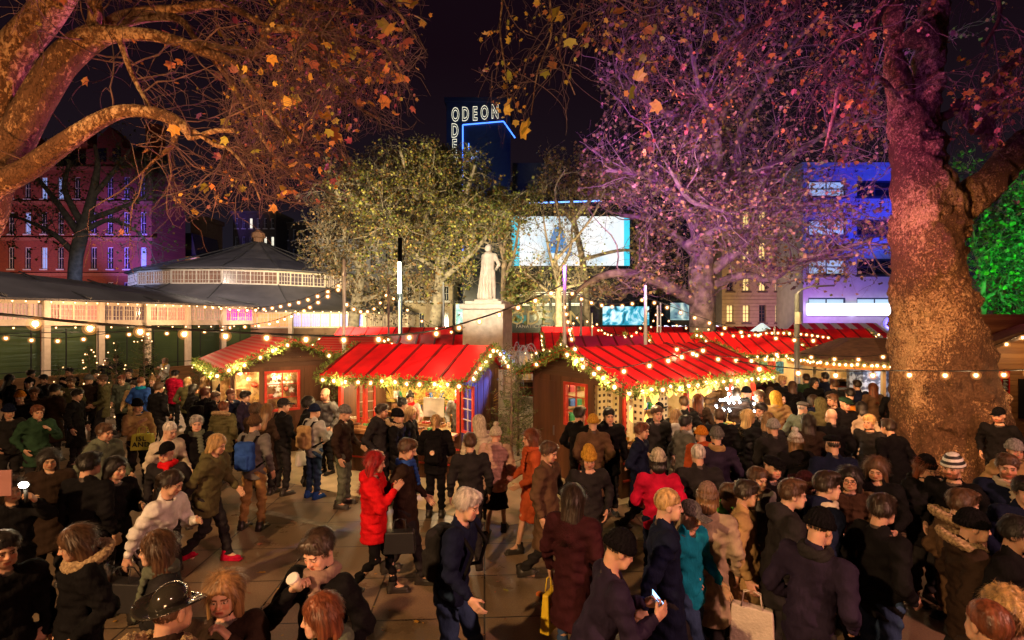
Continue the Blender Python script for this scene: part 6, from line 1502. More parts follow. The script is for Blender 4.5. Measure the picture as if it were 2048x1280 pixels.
# ------------------------------------------------------------------ people
SKINS = [pm('skin_%d' % i, c, tuple(q * .82 for q in c), scale=12, rough=.5, bump=.08, bscale=60, attr='face', subsurf=.15, bdist=.004) for i, c in enumerate([(.62, .36, .24), (.55, .30, .19), (.68, .42, .30), (.34, .18, .10), (.58, .36, .22)])]
def cloth(name, c, c2=None, rough=.85, bump=.8, bscale=8, sheen=.0, bd=.05, st=(1, 1, .5)):
    return pm('cloth_' + name, c, c2 or tuple(q * .62 for q in c), scale=7, rough=rough, bump=bump, bscale=bscale, sheen=sheen, bdist=bd, bstretch=st, spec=.07)
CL = {k: cloth(k, v) for k, v in dict(
    black=(.009, .0085, .010), charcoal=(.026, .024, .026), navy=(.010, .014, .04), brown=(.12, .07, .04), dkbrown=(.036, .022, .016), olive=(.11, .10, .045), grey=(.17, .165, .16),
    ltgrey=(.38, .37, .36), cream=(.62, .55, .42), white=(.75, .73, .70), beige=(.42, .33, .23), red=(.72, .012, .018), pinkred=(.55, .010, .05), rust=(.48, .09, .03), burgundy=(.045, .012, .016),
    blue=(.03, .09, .38), teal=(.01, .26, .42), purple=(.028, .02, .045), khaki=(.40, .24, .09), denim=(.04, .075, .17), pinkbeige=(.60, .38, .32), mustard=(.62, .34, .05), green=(.12, .42, .05), dkgreen=(.03, .07, .04), tan=(.45, .29, .13), greygreen=(.13, .15, .11), orange=(.7, .25, .03), maroon=(.2, .02, .03), plaid=(.3, .2, .16)).items()}
HAIRC = {k: pm('hair_' + k, tuple(q * 1.15 for q in v), tuple(q * .35 for q in v), scale=40, stretch=(1, 1, .08), rough=.42, bump=.6, bscale=90, bstretch=(1, 1, .05), bdist=.004, spec=.5) for k, v in dict(
    black=(.018, .014, .012), dark=(.04, .024, .015), brown=(.11, .055, .028), auburn=(.20, .06, .025), blonde=(.62, .40, .16), grey=(.38, .35, .33), white=(.68, .63, .58), red=(.42, .02, .02), ltbrown=(.28, .15, .06)).items()}
M_SHOE = pm('shoe_leather', (.03, .025, .022), rough=.4, bump=.05)
M_FUR = pm('fur_trim', (.50, .36, .20), (.2, .13, .07), scale=50, rough=.9, bump=1.0, bscale=120, bdist=.01)

def rotm(yaw=0, pitch=0, roll=0):
    return np.array(Matrix.Rotation(yaw, 3, 'Z') @ Matrix.Rotation(pitch, 3, 'X') @ Matrix.Rotation(roll, 3, 'Y'))
ARMS = {  # elbow, wrist (for the left side +x), metres for a 1.75 m figure; None = use walk swing
    'down': ((.26, .04, 1.15), (.27, -.06, .90)), 'pocket': ((.285, .09, 1.16), (.21, -.11, .98)), 'phone': ((.24, -.08, 1.14), (.10, -.31, 1.20)),
    'cup': ((.27, -.12, 1.17), (.10, -.27, 1.33)), 'mouth': ((.27, -.17, 1.2), (.075, -.165, 1.43)), 'fold': ((.27, -.06, 1.14), (-.02, -.22, 1.14)),
    'hold': ((.27, -.02, 1.14), (.20, -.24, 1.02)), 'fwd': ((.25, -.03, 1.15), (.24, -.20, .98)), 'back': ((.25, .13, 1.17), (.26, .20, .93)), 'up': ((.30, -.2, 1.38), (.20, -.38, 1.58)), 'reach': ((.25, -.2, 1.22), (.2, -.45, 1.12))}
LEGS = {'stand': ((.095, 0, .5), (.11, .02, .085), (-.095, 0, .5), (-.11, .02, .085)), 'walk': ((.09, -.15, .52), (.09, -.24, .09), (-.09, -.03, .5), (-.09, .27, .14)),
        'walk2': ((.09, .0, .5), (.09, .24, .13), (-.09, -.15, .52), (-.09, -.24, .09)), 'wide': ((.13, 0, .5), (.17, .02, .085), (-.11, -.03, .5), (-.13, .02, .085))}
class Pose:
    def __init__(s, legs='stand', la='down', ra='down', lean=0.0, yaw=0.0, pitch=0.12, w=1.0):
        s.key = (legs, la, ra, lean, yaw, pitch, w)
        s.legs = [np.array(p) for p in LEGS[legs]]
        s.neck = np.array([0, -lean * .5, 1.47 - lean * .08]); s.hip = np.array([0, lean * .05, .95])
        s.sh = .185 * w
        off = s.neck - np.array([0, 0, 1.47])
        def arm(n, sg):
            e, h = ARMS[n]; e = np.array(e) * [sg * (.9 + .1 * w), 1, 1] + off * .85; h = np.array(h) * [sg, 1, 1] + off * .8; return e, h
        s.le, s.lw = arm(la, 1); s.re, s.rw = arm(ra, -1)
        s.ls = np.array([s.sh, 0, 1.415]) + off * .97; s.rs = np.array([-s.sh, 0, 1.415]) + off * .97
        s.head = s.neck + np.array([0, -.025 - lean * .1, .165]); s.HR = rotm(yaw, pitch, 0)   # columns: head axes
        s.w = w
def to_local(G, c, Rm):
    X, Y, Z = G; d = [X - c[0], Y - c[1], Z - c[2]]
    return tuple(Rm[0, k] * d[0] + Rm[1, k] * d[1] + Rm[2, k] * d[2] for k in range(3))
def head_sdf(H):
    d = ell(H, (0, .018, .038), (.075, .095, .092))
    d = smin(d, ell(H, (0, -.025, -.02), (.06, .066, .088)), .03)
    d = smin(d, ell(H, (0, -.062, -.092), (.026, .026, .022)), .03)
    d = smin(d, cap(H, (-.04, -.06, -.07), (.04, -.06, -.07), .022), .03)
    d = smin(d, cap(H, (-.034, -.082, .022), (.034, -.082, .022), .011), .014)
    for s in (-1, 1):
        d = smax(d, -ell(H, (s * .03, -.102, .002), (.019, .02, .014)), .012)
        d = smin(d, ell(H, (s * .03, -.078, .001), (.0135, .0135, .0125)), .004)
        d = smin(d, ell(H, (s * .042, -.066, -.03), (.02, .02, .022)), .02)
        d = smin(d, ell(H, (s * .077, .012, -.005), (.011, .022, .032)), .008)
    d = smin(d, cap(H, (0, -.088, .012), (0, -.1085, -.026), .0065, .0105), .012)
    d = smin(d, cap(H, (-.011, -.098, -.031), (.011, -.098, -.031), .007), .008)
    d = smin(d, cap(H, (-.017, -.087, -.056), (.017, -.087, -.056), .0075), .006)
    d = smin(d, cap(H, (-.014, -.085, -.067), (.014, -.085, -.067), .0085), .006)
    d = smax(d, -cap(H, (-.02, -.1, -.0615), (.02, -.1, -.0615), .0022), .004)
    return d
def hand_mesh(curl=.5):
    """right-handed local frame: fingers along -z, palm facing -y... (x across, thumb at -x)"""
    xs = np.arange(-.075, .075, .0062); ys = np.arange(-.085, .04, .0062); zs = np.arange(-.2, .045, .0062); G = grid(xs, ys, zs)
    d = rbox(G, (0, 0, -.05), (.038, .014, .045), .013); d = smin(d, cap(G, (0, 0, -.01), (0, .0, .045), .026, .024, sy=.8), .02)
    for i, (x, l) in enumerate(((-.029, .07), (-.0095, .078), (.0105, .072), (.029, .056))):
        a0 = .35 * curl; p0 = np.array([x, 0, -.088]); p = [p0]
        for k, f in enumerate((.45, .32, .27)):
            a = curl * (k + .6) * .75 + i * .05; p.append(p[-1] + l * f * np.array([x * .25, -math.sin(a), -math.cos(a)]))
        for k in range(3): d = smin(d, cap(G, p[k], p[k + 1], .0092 - .0007 * k, .0088 - .0008 * k), .004)
    d = smin(d, cap(G, (-.034, -.004, -.028), (-.058, -.02, -.062), .0125, .0105), .01); d = smin(d, cap(G, (-.058, -.02, -.062), (-.052, -.038, -.088), .0105, .0085), .006)
    return snets(d, xs, ys, zs)
HANDS = {0: hand_mesh(.35), 1: hand_mesh(1.15)}
def place_hand(el, wr, side, grip):
    V, F = HANDS[grip]; V = V.copy()
    if side > 0: V[:, 0] *= -1; F = F[:, ::-1]
    z = (el - wr); z /= np.linalg.norm(z); y = np.array([side * 1.0, .15, 0.0]); y = y - z * (y @ z); y /= np.linalg.norm(y); x = np.cross(y, z)   # palm (-y) faces the body
    Rm = np.stack([x, y, z], 1)
    return V @ Rm.T + wr + z * -.0, F
def grid_axis(lo, hi, c, r, fine, coarse):
    a = np.arange(lo, c - r, coarse); b = np.arange(c - r, c + r, fine); d = np.arange(c + r, hi + coarse, coarse); return np.concatenate([a, b, d])
CACHE = {}
def body_mesh(ps, grip=(0, 0), brow=(.12, .07, .05), beard=0.0):
    key = ('body', ps.key, grip, beard)
    if key in CACHE: return CACHE[key]
    h = ps.head
    xs = grid_axis(-.45, .45, h[0], .105, .0068, .034); ys = grid_axis(min(-.5, h[1] - .2), .4, h[1], .13, .0068, .034); zs = grid_axis(.0, h[2] + .16, h[2] + .0, .155, .0068, .034)
    G = grid(xs, ys, zs); H = to_local(G, h, ps.HR)
    hd = head_sdf(H)
    nb = ps.neck + np.array([0, .035, -.03]); nt = h + ps.HR @ np.array([0, .03, -.06])
    d = smin(hd, cap(G, nb, nt, .06, .054), .025)
    c = cap(G, ps.hip + [0, 0, 0], ps.neck + [0, .02, -.13], .12, .125, sy=.7); c = smin(c, cap(G, ps.rs, ps.ls, .05), .06)
    for s_, e_, w_ in ((ps.ls, ps.le, ps.lw), (ps.rs, ps.re, ps.rw)):
        c = smin(c, cap(G, s_, e_, .044, .036), .03); c = smin(c, cap(G, e_, w_, .036, .025), .02)
    lk, la, rk, ra = ps.legs
    for sx, k, a in ((.085, lk, la), (-.085, rk, ra)):
        hp = ps.hip + [sx, 0, -.06]; c = smin(c, cap(G, hp, k, .075, .05), .03); c = smin(c, cap(G, k, a, .05, .035), .03); c = smin(c, cap(G, a, a + [0, -.12, -.045], .035, .03), .02)
    d = smin(d, c, .04)
    V, F = snets(d, xs, ys, zs); n0 = len(V)
    L = (V - h) @ ps.HR        # head-local
    x, y, z = L.T; col = np.ones((n0, 3)); near = (np.abs(z) < .16) & (np.abs(x) < .11) & (y < 0) & (y > -.14)
    def put(mask, c): col[near & mask] = c
    put((z > -.13) & (z < -.035) & (y < -.01) & (beard > 0), np.array([.75, .6, .55]) * (1 - beard) + np.array([.25, .16, .12]) * beard)
    put((np.abs(x) < .055) & (np.abs(x) > .02) & (z < -.012) & (z > -.045), (1.08, .82, .78))
    put((np.abs(x) < .014) & (y < -.108), (1.1, .85, .8))
    put((np.abs(x) < .0225) & (z < -.053) & (z > -.0735) & (y < -.078), (.88, .42, .40))
    put((np.abs(x) < .02) & (np.abs(z + .0615) < .0035) & (y < -.078), (.3, .1, .1))
    put((np.abs(x) > .011) & (np.abs(x) < .048) & (np.abs(z - .0225 + .12 * (np.abs(np.abs(x) - .028))) < .0062) & (y < -.066), (.16, .1, .07))
    ex = np.minimum(np.abs(x - .03), np.abs(x + .03)); e = (ex ** 2 / .0155 ** 2 + (z - .001) ** 2 / .0085 ** 2)
    put((e < 1.35) & (y < -.07), (.25, .15, .12)); put((e < .8) & (y < -.07), (1.25, 1.6, 1.9)); put((np.hypot(ex, z - .001) < .0066) & (y < -.07), (.06, .05, .05))
    under = (V[:, 2] < ps.neck[2] + .012 - .3 * V[:, 1] * 0) & (V[:, 2] > .93) & (np.linalg.norm(V - ps.lw, axis=1) > .1) & (np.linalg.norm(V - ps.rw, axis=1) > .1) & ~near; under |= (V[:, 2] < ps.neck[2] + .055) & (V[:, 1] > ps.neck[1] + .05) & (V[:, 2] > 1.2) & ~near; col[under] = (.10, .12, .16)
    Vs, Fs = [V], [F]; off = n0
    for sd, (e_, w_, g) in ((1, (ps.le, ps.lw, grip[0])), (-1, (ps.re, ps.rw, grip[1]))):
        v, f = place_hand(e_, w_, sd, g); Vs.append(v); Fs.append(f + off); off += len(v)
    V = np.concatenate(Vs); me = raw_mesh('body', V, np.concatenate(Fs), [SKINS[0]], True); c2 = np.ones((len(V), 3)); c2[:n0] = col; set_col(me, 'face', c2)
    CACHE[key] = me; return me
def wob(G, s=1.0, ph=0.0):
    X, Y, Z = G
    return s * (.006 * np.sin(X * 31 + Z * 17 + ph) * np.sin(Z * 23 - Y * 19 + ph * 2) + .005 * np.sin(X * 13 - Z * 41 + Y * 27 + ph) + .004 * np.sin(Z * 61 + X * 22 * np.sin(Y * 9)))
def coat_mesh(ps, kind):
    """jacket, puffer, coat (long), hoodie, furhood, poncho, vest"""
    key = ('coat', ps.key, kind)
    if key in CACHE: return CACHE[key]
    hem = {'jacket': .80, 'puffer': .76, 'coat': .46, 'furhood': .70, 'poncho': .72, 'parka': .66, 'longpuffer': .5}[kind]
    big = {'puffer': .022, 'furhood': .02, 'longpuffer': .022, 'parka': .014, 'coat': .008}.get(kind, .0)
    xs = np.arange(-.5, .5, .0165); ys = np.arange(min(-.55, ps.neck[1] - .45), .42, .0165); zs = np.arange(hem - .05, 1.64, .0165); G = grid(xs, ys, zs); X, Y, Z = G
    nb = ps.neck
    d = cap(G, ps.hip + [0, .0, .0], nb + [0, .02, -.17], .165 + big, .172 + big, sy=.72)
    d = smin(d, cap(G, ps.rs + [.02, .01, -.03], ps.ls + [-.02, .01, -.03], .082 + big * .6), .07)
    d = smin(d, cap(G, ps.hip + [0, .0, 0], (ps.hip[0], ps.hip[1], hem - .1), .165 + big, .185 + big + (.05 if kind in ('coat', 'longpuffer') else 0), sy=.78), .05)
    if kind == 'poncho': d = smin(d, cap(G, nb + [0, 0, -.1], (0, 0, .7), .16, .34, sy=.7), .05)
    for s_, e_, w_ in ((ps.ls, ps.le, ps.lw), (ps.rs, ps.re, ps.rw)):
        a = cap(G, s_, e_, .078 + big * .6, .062 + big * .5); v = e_ - w_; v = v / np.linalg.norm(v)
        a = smin(a, cap(G, e_, w_ + v * .035, .062 + big * .5, .043 + big * .2), .025)
        re_ = np.sqrt((X - e_[0]) ** 2 + (Y - e_[1]) ** 2 + (Z - e_[2]) ** 2); al = (X - e_[0]) * v[0] + (Y - e_[1]) * v[1] + (Z - e_[2]) * v[2]
        a = a + .0085 * np.sin(al * 95 + X * 20) * np.exp(-(re_ / .12) ** 2) + .005 * np.sin(al * 130) * np.exp(-((re_ - .22) / .08) ** 2); d = smin(d, a, .035)
    # collar
    ct = nb + np.array([0, .015, .0]); d = smin(d, cap(G, nb + [0, .02, -.08], nb + [0, .005, .05], .098, .07), .03)
    d = smax(d, -cap(G, nb + [0, -.01, -.01], nb + [0, -.02, .2], .056, .075), .012)
    if kind in ('furhood', 'parka', 'puffer'): d = smin(d, ell(G, nb + [0, .105, .0], (.125, .075, .085)), .03)
    if kind in ('puffer', 'longpuffer', 'furhood'): d = d + .009 * np.abs(np.sin(Z * 52)) - .006
    d = d + wob(G, .5 if 'puffer' in kind else .85, len(kind))
    d = d + .006 * np.sin(Z * 62 + np.abs(X) * 34) * np.exp(-((Z - 1.02) / .11) ** 2) + .005 * np.sin((Z * 1.4 + X) * 38) * np.exp(-((Z - 1.27) / .07) ** 2)
    d = d + .006 * np.exp(-(X / .012) ** 2) * (Y < nb[1] * (Z - .9) - .02)      # front opening
    d = d + .005 * np.exp(-((Z - 1.0) / .01) ** 2) * (kind in ('jacket', 'coat'))
    d = smax(d, hem - Z + .008 * np.sin(X * 20), .012)
    d = smax(d, -cap(G, (ps.hip[0], ps.hip[1], hem - .2), (ps.hip[0], ps.hip[1], hem + .03), .13, .12, sy=.75), .01)
    V, F = snets(d, xs, ys, zs); me = raw_mesh('coat', V, F, [CL['black']], True); CACHE[key] = me; return me
def trousers_mesh(ps, kind='trousers'):
    key = (kind, ps.key)
    if key in CACHE: return CACHE[key]
    xs = np.arange(-.36, .36, .018); ys = np.arange(-.42, .42, .018); zs = np.arange(.05, 1.05, .018); G = grid(xs, ys, zs); X, Y, Z = G
    d = cap(G, ps.hip + [-.05, 0, -.02], ps.hip + [.05, 0, -.02], .13, sy=.85); lk, la, rk, ra = ps.legs; w = .0 if kind == 'trousers' else -.012
    for sx, k, a in ((.085, lk, la), (-.085, rk, ra)):
        hp = ps.hip + [sx, 0, -.06]; l = smin(cap(G, hp, k, .102 + w, .070 + w), cap(G, k, a + [0, 0, .02], .070 + w, .056 + w), .03); d = smin(d, l, .025)
    if kind == 'skirt': d = smin(d, cap(G, ps.hip, ps.hip + [0, 0, -.42], .15, .21, sy=.8), .03)
    d = d + wob(G, 1.2, 2.0) + .007 * np.sin(Z * 70 + X * 14 + Y * 9) * (Z < .34) + .005 * np.sin(Z * 90 + Y * 20) * np.exp(-((Z - .5) / .08) ** 2)
    d = smax(d, (.09 if kind != 'skirt' else .47) - Z, .01)
    V, F = snets(d, xs, ys, zs); me = raw_mesh(kind, V, F, [CL['black']], True); CACHE[key] = me; return me
def shoe_mesh():
    if 'shoe' in CACHE: return CACHE['shoe']
    xs = np.arange(-.07, .07, .009); ys = np.arange(-.24, .11, .009); zs = np.arange(-.01, .16, .009); G = grid(xs, ys, zs)
    d = cap(G, (0, .045, .045), (0, -.145, .035), .05, .045, sz=.9); d = smin(d, cap(G, (0, .03, .05), (0, .02, .13), .05, .052), .03); d = smin(d, rbox(G, (0, -.06, .012), (.048, .145, .014), .012), .008); d = smax(d, -G[2] - .0, .004)
    d = d + .004 * np.exp(-((G[2] - .032) / .005) ** 2)
    V, F = snets(d, xs, ys, zs); me = raw_mesh('shoe', V, F, [M_SHOE], True); CACHE['shoe'] = me; return me
def hair_mesh(kind):
    key = ('hair', kind)
    if key in CACHE: return CACHE[key]
    lowz = {'long': -.40, 'pony': -.34, 'bob': -.16}.get(kind, -.14)
    xs = np.arange(-.16, .16, .0075); ys = np.arange(-.17, .25, .0075); zs = np.arange(lowz - .02, .2, .0075); G = grid(xs, ys, zs); X, Y, Z = G
    th = {'short': .013, 'crop': .007, 'long': .017, 'pony': .011, 'bun': .011, 'bob': .02, 'curly': .034, 'fade': .010}[kind]
    d = ell(G, (0, .018, .038), (.075 + th, .095 + th, .092 + th)); ang = np.arctan2(X, Y + .02)
    if kind in ('long', 'bob'):
        z1 = -.33 if kind == 'long' else -.1
        back = smin(cap(G, (0, .05, 0), (0, .085, z1), .085, .075, sx=1.15, sy=.55), cap(G, (-.07, .02, .02), (-.085, .02, z1 * .8), .032, .025), .03); back = smin(back, cap(G, (.07, .02, .02), (.085, .01, z1 * .85), .032, .028), .03)
        d = smin(d, back, .03)
    face = ell(G, (0, -.105, -.035), (.066, .085, .093)); 
    if kind == 'short': face = smin(face, rbox(G, (0, -.11, -.06), (.12, .10, .085), .02), .02); d = smin(d, ell(G, (.0, -.05, .108), (.062, .045, .026)), .02)
    elif kind in ('crop', 'fade'): face = smin(face, rbox(G, (0, -.11, -.055), (.12, .105, .09), .02), .02)
    elif kind in ('pony', 'bun'): face = smin(face, rbox(G, (0, -.12, -.07), (.12, .12, .09), .02), .02)
    if kind == 'fade': d = smin(d, ell(G, (0, -.03, .11), (.062, .07, .035)), .02)
    d = smax(d, -face, .012)
    if kind in ('short', 'crop', 'bun', 'pony', 'curly', 'fade'): d = smax(d, -.055 - Z - .0 * Y, .015); d = smax(d, -rbox(G, (0, -.0, -.08), (.2, .045, .065), .02), .01)
    if kind == 'pony': d = smin(d, smin(cap(G, (0, .105, .075), (0, .15, .0), .028, .034), cap(G, (0, .15, 0), (.02, .13, -.3), .034, .012), .02), .01)
    if kind == 'bun': d = smin(d, ell(G, (0, .085, .135), (.042, .042, .038)), .012)
    if kind == 'curly': d = d - .012 * np.sin(X * 95) * np.sin(Y * 90 + 1) * np.sin(Z * 88)
    else: d = d - .0018 * np.sin(ang * 34 + Z * 22) - .0014 * np.sin(ang * 71 + X * 60 - Z * 15)
    if kind == 'short': d = d - .005 * np.sin(X * 55 + Z * 30) * np.sin(Y * 45)
    V, F = snets(d, xs, ys, zs)
    # loose strands lying over and out of the mass
    r = np.random.default_rng(len(kind)); nV = V - np.array([0, .03, .02]); nV /= np.linalg.norm(nV, axis=1, keepdims=True); N = {'long': 4200, 'curly': 4200, 'bob': 3400}.get(kind, 3000)
    i = r.integers(0, len(V), N); S = V[i]; n_ = nV[i]; dn = np.array([0, .25, -1.0]) if kind in ('long', 'bob', 'pony') else np.array([0, 0, 0.0])
    t_ = (S - np.array([0, .05, .13])) * (0 if kind in ('long', 'bob', 'pony') else 1) * 8 + dn + r.normal(size=(N, 3)) * (.9 if kind == 'curly' else .10 if kind in ('long', 'bob', 'pony') else .28); t_ -= (t_ * n_).sum(1, keepdims=True) * n_; t_ /= np.linalg.norm(t_, axis=1, keepdims=True) + 1e-6
    L = ({'long': .085, 'bob': .05, 'pony': .05, 'crop': .014, 'fade': .03, 'curly': .045}.get(kind, .035) * (.5 + r.random((N, 1)))); s_ = np.cross(t_, n_) * .0013
    out = n_ * ((.02 if kind in ('long', 'bob', 'pony') else .04) + (.05 if kind in ('long', 'bob', 'pony') else .15) * r.random((N, 1)) ** 4); p0 = S - n_ * .002; p1 = p0 + (t_ + out) * L * .5; p2 = p0 + (t_ + out * (.2 if kind != 'curly' else 2)) * L + np.array([0, 0, -.1]) * L
    okk = ~((p2[:, 1] < -.045) & (np.abs(p2[:, 0]) < .085) & (p2[:, 2] < .055)) & ~((S[:, 1] < -.07) & (S[:, 2] < .06)); p0, p1, p2, s_ = p0[okk], p1[okk], p2[okk], s_[okk]; N = len(p0)
    W_ = np.stack([p0 - s_, p0 + s_, p1 - s_, p1 + s_, p2, p2], 1).reshape(-1, 3); b_ = np.arange(N)[:, None] * 6 + len(V)
    F = np.concatenate([F, b_ + np.array([[0, 1, 3, 2]]), b_ + np.array([[2, 3, 5, 4]])]); V = np.concatenate([V, W_])
    me = raw_mesh('hair', V, F, [HAIRC['dark']], True); CACHE[key] = me; return me
def hat_mesh(kind):
    key = ('hat', kind)
    if key in CACHE: return CACHE[key]
    xs = np.arange(-.19, .19, .0085); ys = np.arange(-.23, .23, .0085); zs = np.arange(-.2, .29, .0085); G = grid(xs, ys, zs); X, Y, Z = G; T = Z - .25 * (-Y) * .35; ang = np.arctan2(X, Y)
    if kind in ('beanie', 'pom', 'slouch'):
        d = ell(G, (0, .022, .055), (.094, .113, .118 if kind != 'slouch' else .125)); d = smax(d, .018 - T, .01)
        b = smax(np.abs(ell(G, (0, .022, .04), (.096, .116, .13))) - .012, np.abs(T - .04) - .027, .008); d = smin(d, b, .006)
        d = d - .004 * np.sin(ang * 34)
        if kind == 'slouch': d = smin(d, ell(G, (0, .09, .11), (.07, .07, .06)), .03)
        if kind == 'pom': d = np.minimum(d, ell(G, (0, .03, .2), (.046, .046, .044)) - .006 * np.sin(X * 130) * np.sin(Y * 130) * np.sin(Z * 130))
    elif kind == 'cap':
        d = ell(G, (0, .02, .05), (.090, .108, .10)); d = smax(d, .03 - T, .01); d = smin(d, rbox(G, (0, -.125, .045), (.07, .06, .006), .005), .012)
    elif kind == 'flatcap':
        d = ell(G, (0, .0, .085), (.105, .135, .052)); d = smax(d, .035 - T, .01); d = smin(d, rbox(G, (0, -.12, .05), (.07, .035, .006), .005), .015)
    elif kind == 'brim':
        d = ell(G, (0, .02, .07), (.088, .106, .10)); d = smax(d, .04 - Z, .01); d = smin(d, smax(ell(G, (0, .02, .045), (.165, .19, .6)), np.abs(Z - .045 - .25 * X * X * 6) - .006, .004), .008)
    elif kind == 'hood':
        d = ell(G, (0, .03, .03), (.115, .13, .135)); d = smin(d, cap(G, (0, .06, -.05), (0, .09, -.17), .115, .12, sy=.8), .04); d = smax(d, -ell(G, (0, -.12, -.01), (.082, .13, .115)), .015); d = smax(d, -ell(G, (0, .01, -.01), (.088, .1, .12)), .01)
    V, F = snets(d, xs, ys, zs); me = raw_mesh('hat', V, F, [CL['black']], True); CACHE[key] = me; return me
def scarf_mesh(ps, fur=False):
    key = ('scarf', ps.key, fur)
    if key in CACHE: return CACHE[key]
    c = ps.neck; xs = np.arange(-.22, .22, .0115); ys = np.arange(c[1] - .22, c[1] + .26, .0115); zs = np.arange(c[2] - .3, c[2] + .14, .0115); G = grid(xs, ys, zs); X, Y, Z = G
    if fur:
        q = np.sqrt((X / 1.15) ** 2 + ((Y - c[1] - .06)) ** 2) - .125; d = np.sqrt(q ** 2 + (Z - c[2] - .02 - .35 * (Y - c[1])) ** 2) - .042; d = d - .011 * np.sin(X * 110 + Z * 40) * np.sin(Y * 105 + Z * 60)
    else:
        q = np.sqrt(X ** 2 + (Y - c[1] - .01) ** 2) - .085; d = np.sqrt(q ** 2 + ((Z - c[2] - .01 - .1 * X) * .75) ** 2) - .036
        d = smin(d, cap(G, c + [.04, -.1, -.02], c + [.06, -.155, -.26], .04, .045, sy=.5), .02); d = d + .005 * np.sin(Z * 120 + X * 30 + Y * 50)
    V, F = snets(d, xs, ys, zs); me = raw_mesh('scarf', V, F, [CL['grey']], True); CACHE[key] = me; return me

def knit(c):
    v = CL[c].node_tree.nodes['Color Ramp'].color_ramp.elements[1].color[:3]; return pm('knit_' + c, tuple(v), tuple(q * .5 for q in v), scale=60, stretch=(1, 1, .3), rough=.95, bump=1.0, bscale=75, bstretch=(1, 1, .3), bdist=.02, spec=.05)
POSES = {}
def get_pose(legs, la, ra, lean, yaw, pitch, w):
    k = (legs, la, ra, lean, yaw, pitch, w)
    if k not in POSES: POSES[k] = Pose(*k)
    return POSES[k]
def part(name, me, root, mat, loc=None, Rm=None, scale=None):
    o = mesh_obj(name, me, root)
    if mat is not None:
        o.material_slots[0].link = 'OBJECT'; o.material_slots[0].material = mat
    if Rm is not None: o.rotation_euler = Matrix(Rm.tolist()).to_euler()
    if loc is not None: o.location = loc
    if scale: o.scale = scale
    return o
CROWD = []
def person(label, px, py, face=0, h=1.72, coat=('jacket', 'black'), hair=('short', 'dark'), hat=None, arms=('pocket', 'pocket'), legs='stand', lean=0.0, yaw=0, pitch=.12,
           bottom=('trousers', 'charcoal'), skin=0, scarf=None, fur=False, w=1.0, Y=None, group=None, grip=(0, 0), beard=0.0, shoe=None, cat='person', z0=0.0):
    """px,py: where the top of the head shows in the photo; face: degrees, 0 towards the camera, 90 to the right"""
    top = h + (.06 if hat and hat[0] == 'pom' else .015 if hat else 0)
    pit = pitch
    if Y is None: Y = (CAMZ - top * .985) * FPX / (py - HOR)
    x = (px - 1024) / FPX * Y
    yw = round(R(yaw) / .35) * .35
    ps = get_pose(legs, arms[0], arms[1], lean, yw, pit, w); s = h / 1.755
    # stand so that the head, not the feet, is at px
    fr = R(face); hx_, hy_ = ps.head[0] * s, ps.head[1] * s
    x -= hx_ * math.cos(fr) - hy_ * math.sin(fr); yy = Y - (hx_ * math.sin(fr) + hy_ * math.cos(fr))
    t = thing('person', label, cat, (x, yy, z0), fr, group); t.scale = (s, s, s)
    part('body', body_mesh(ps, grip, beard=beard), t, SKINS[skin])
    if coat: part('coat', coat_mesh(ps, coat[0]), t, CL[coat[1]])
    b = bottom
    part(b[0], trousers_mesh(ps, b[0]), t, CL[b[1]])
    for a in (ps.legs[1], ps.legs[3]):
        o = part('shoe', shoe_mesh(), t, CL[shoe] if shoe else M_SHOE, (a[0], a[1] + .01, a[2] - .088))
        if a[2] > .12: o.rotation_euler = (R(-22), 0, 0); o.location.z -= .0
    if hair: part('hair', hair_mesh(hair[0]), t, HAIRC[hair[1]], ps.head, ps.HR, (1.04, 1.03, 1.02) if not hat else ((.93, .95, .80) if hair[0] in ('crop', 'short', 'fade') else (.97, .98, .84)))
    if hat: part('hat' if hat[0] != 'hood' else 'hood', hat_mesh(hat[0]), t, knit(hat[1]) if hat[1] in CL else hat[1], ps.head, ps.HR, (.96, .96, .93) if hat[0] in ('beanie', 'slouch', 'pom') else None)
    if scarf: part('scarf', scarf_mesh(ps), t, CL[scarf])
    if fur: part('fur_collar', scarf_mesh(ps, True), t, M_FUR)
    t['tmp'] = 0; del t['tmp']
    CROWD.append((t, ps, s)); return t
def world_of(rec, p):
    t, ps, s = rec; a = t.rotation_euler.z; p = np.asarray(p) * s
    return Vector((t.location.x + p[0] * math.cos(a) - p[1] * math.sin(a), t.location.y + p[0] * math.sin(a) + p[1] * math.cos(a), p[2] + t.location.z))

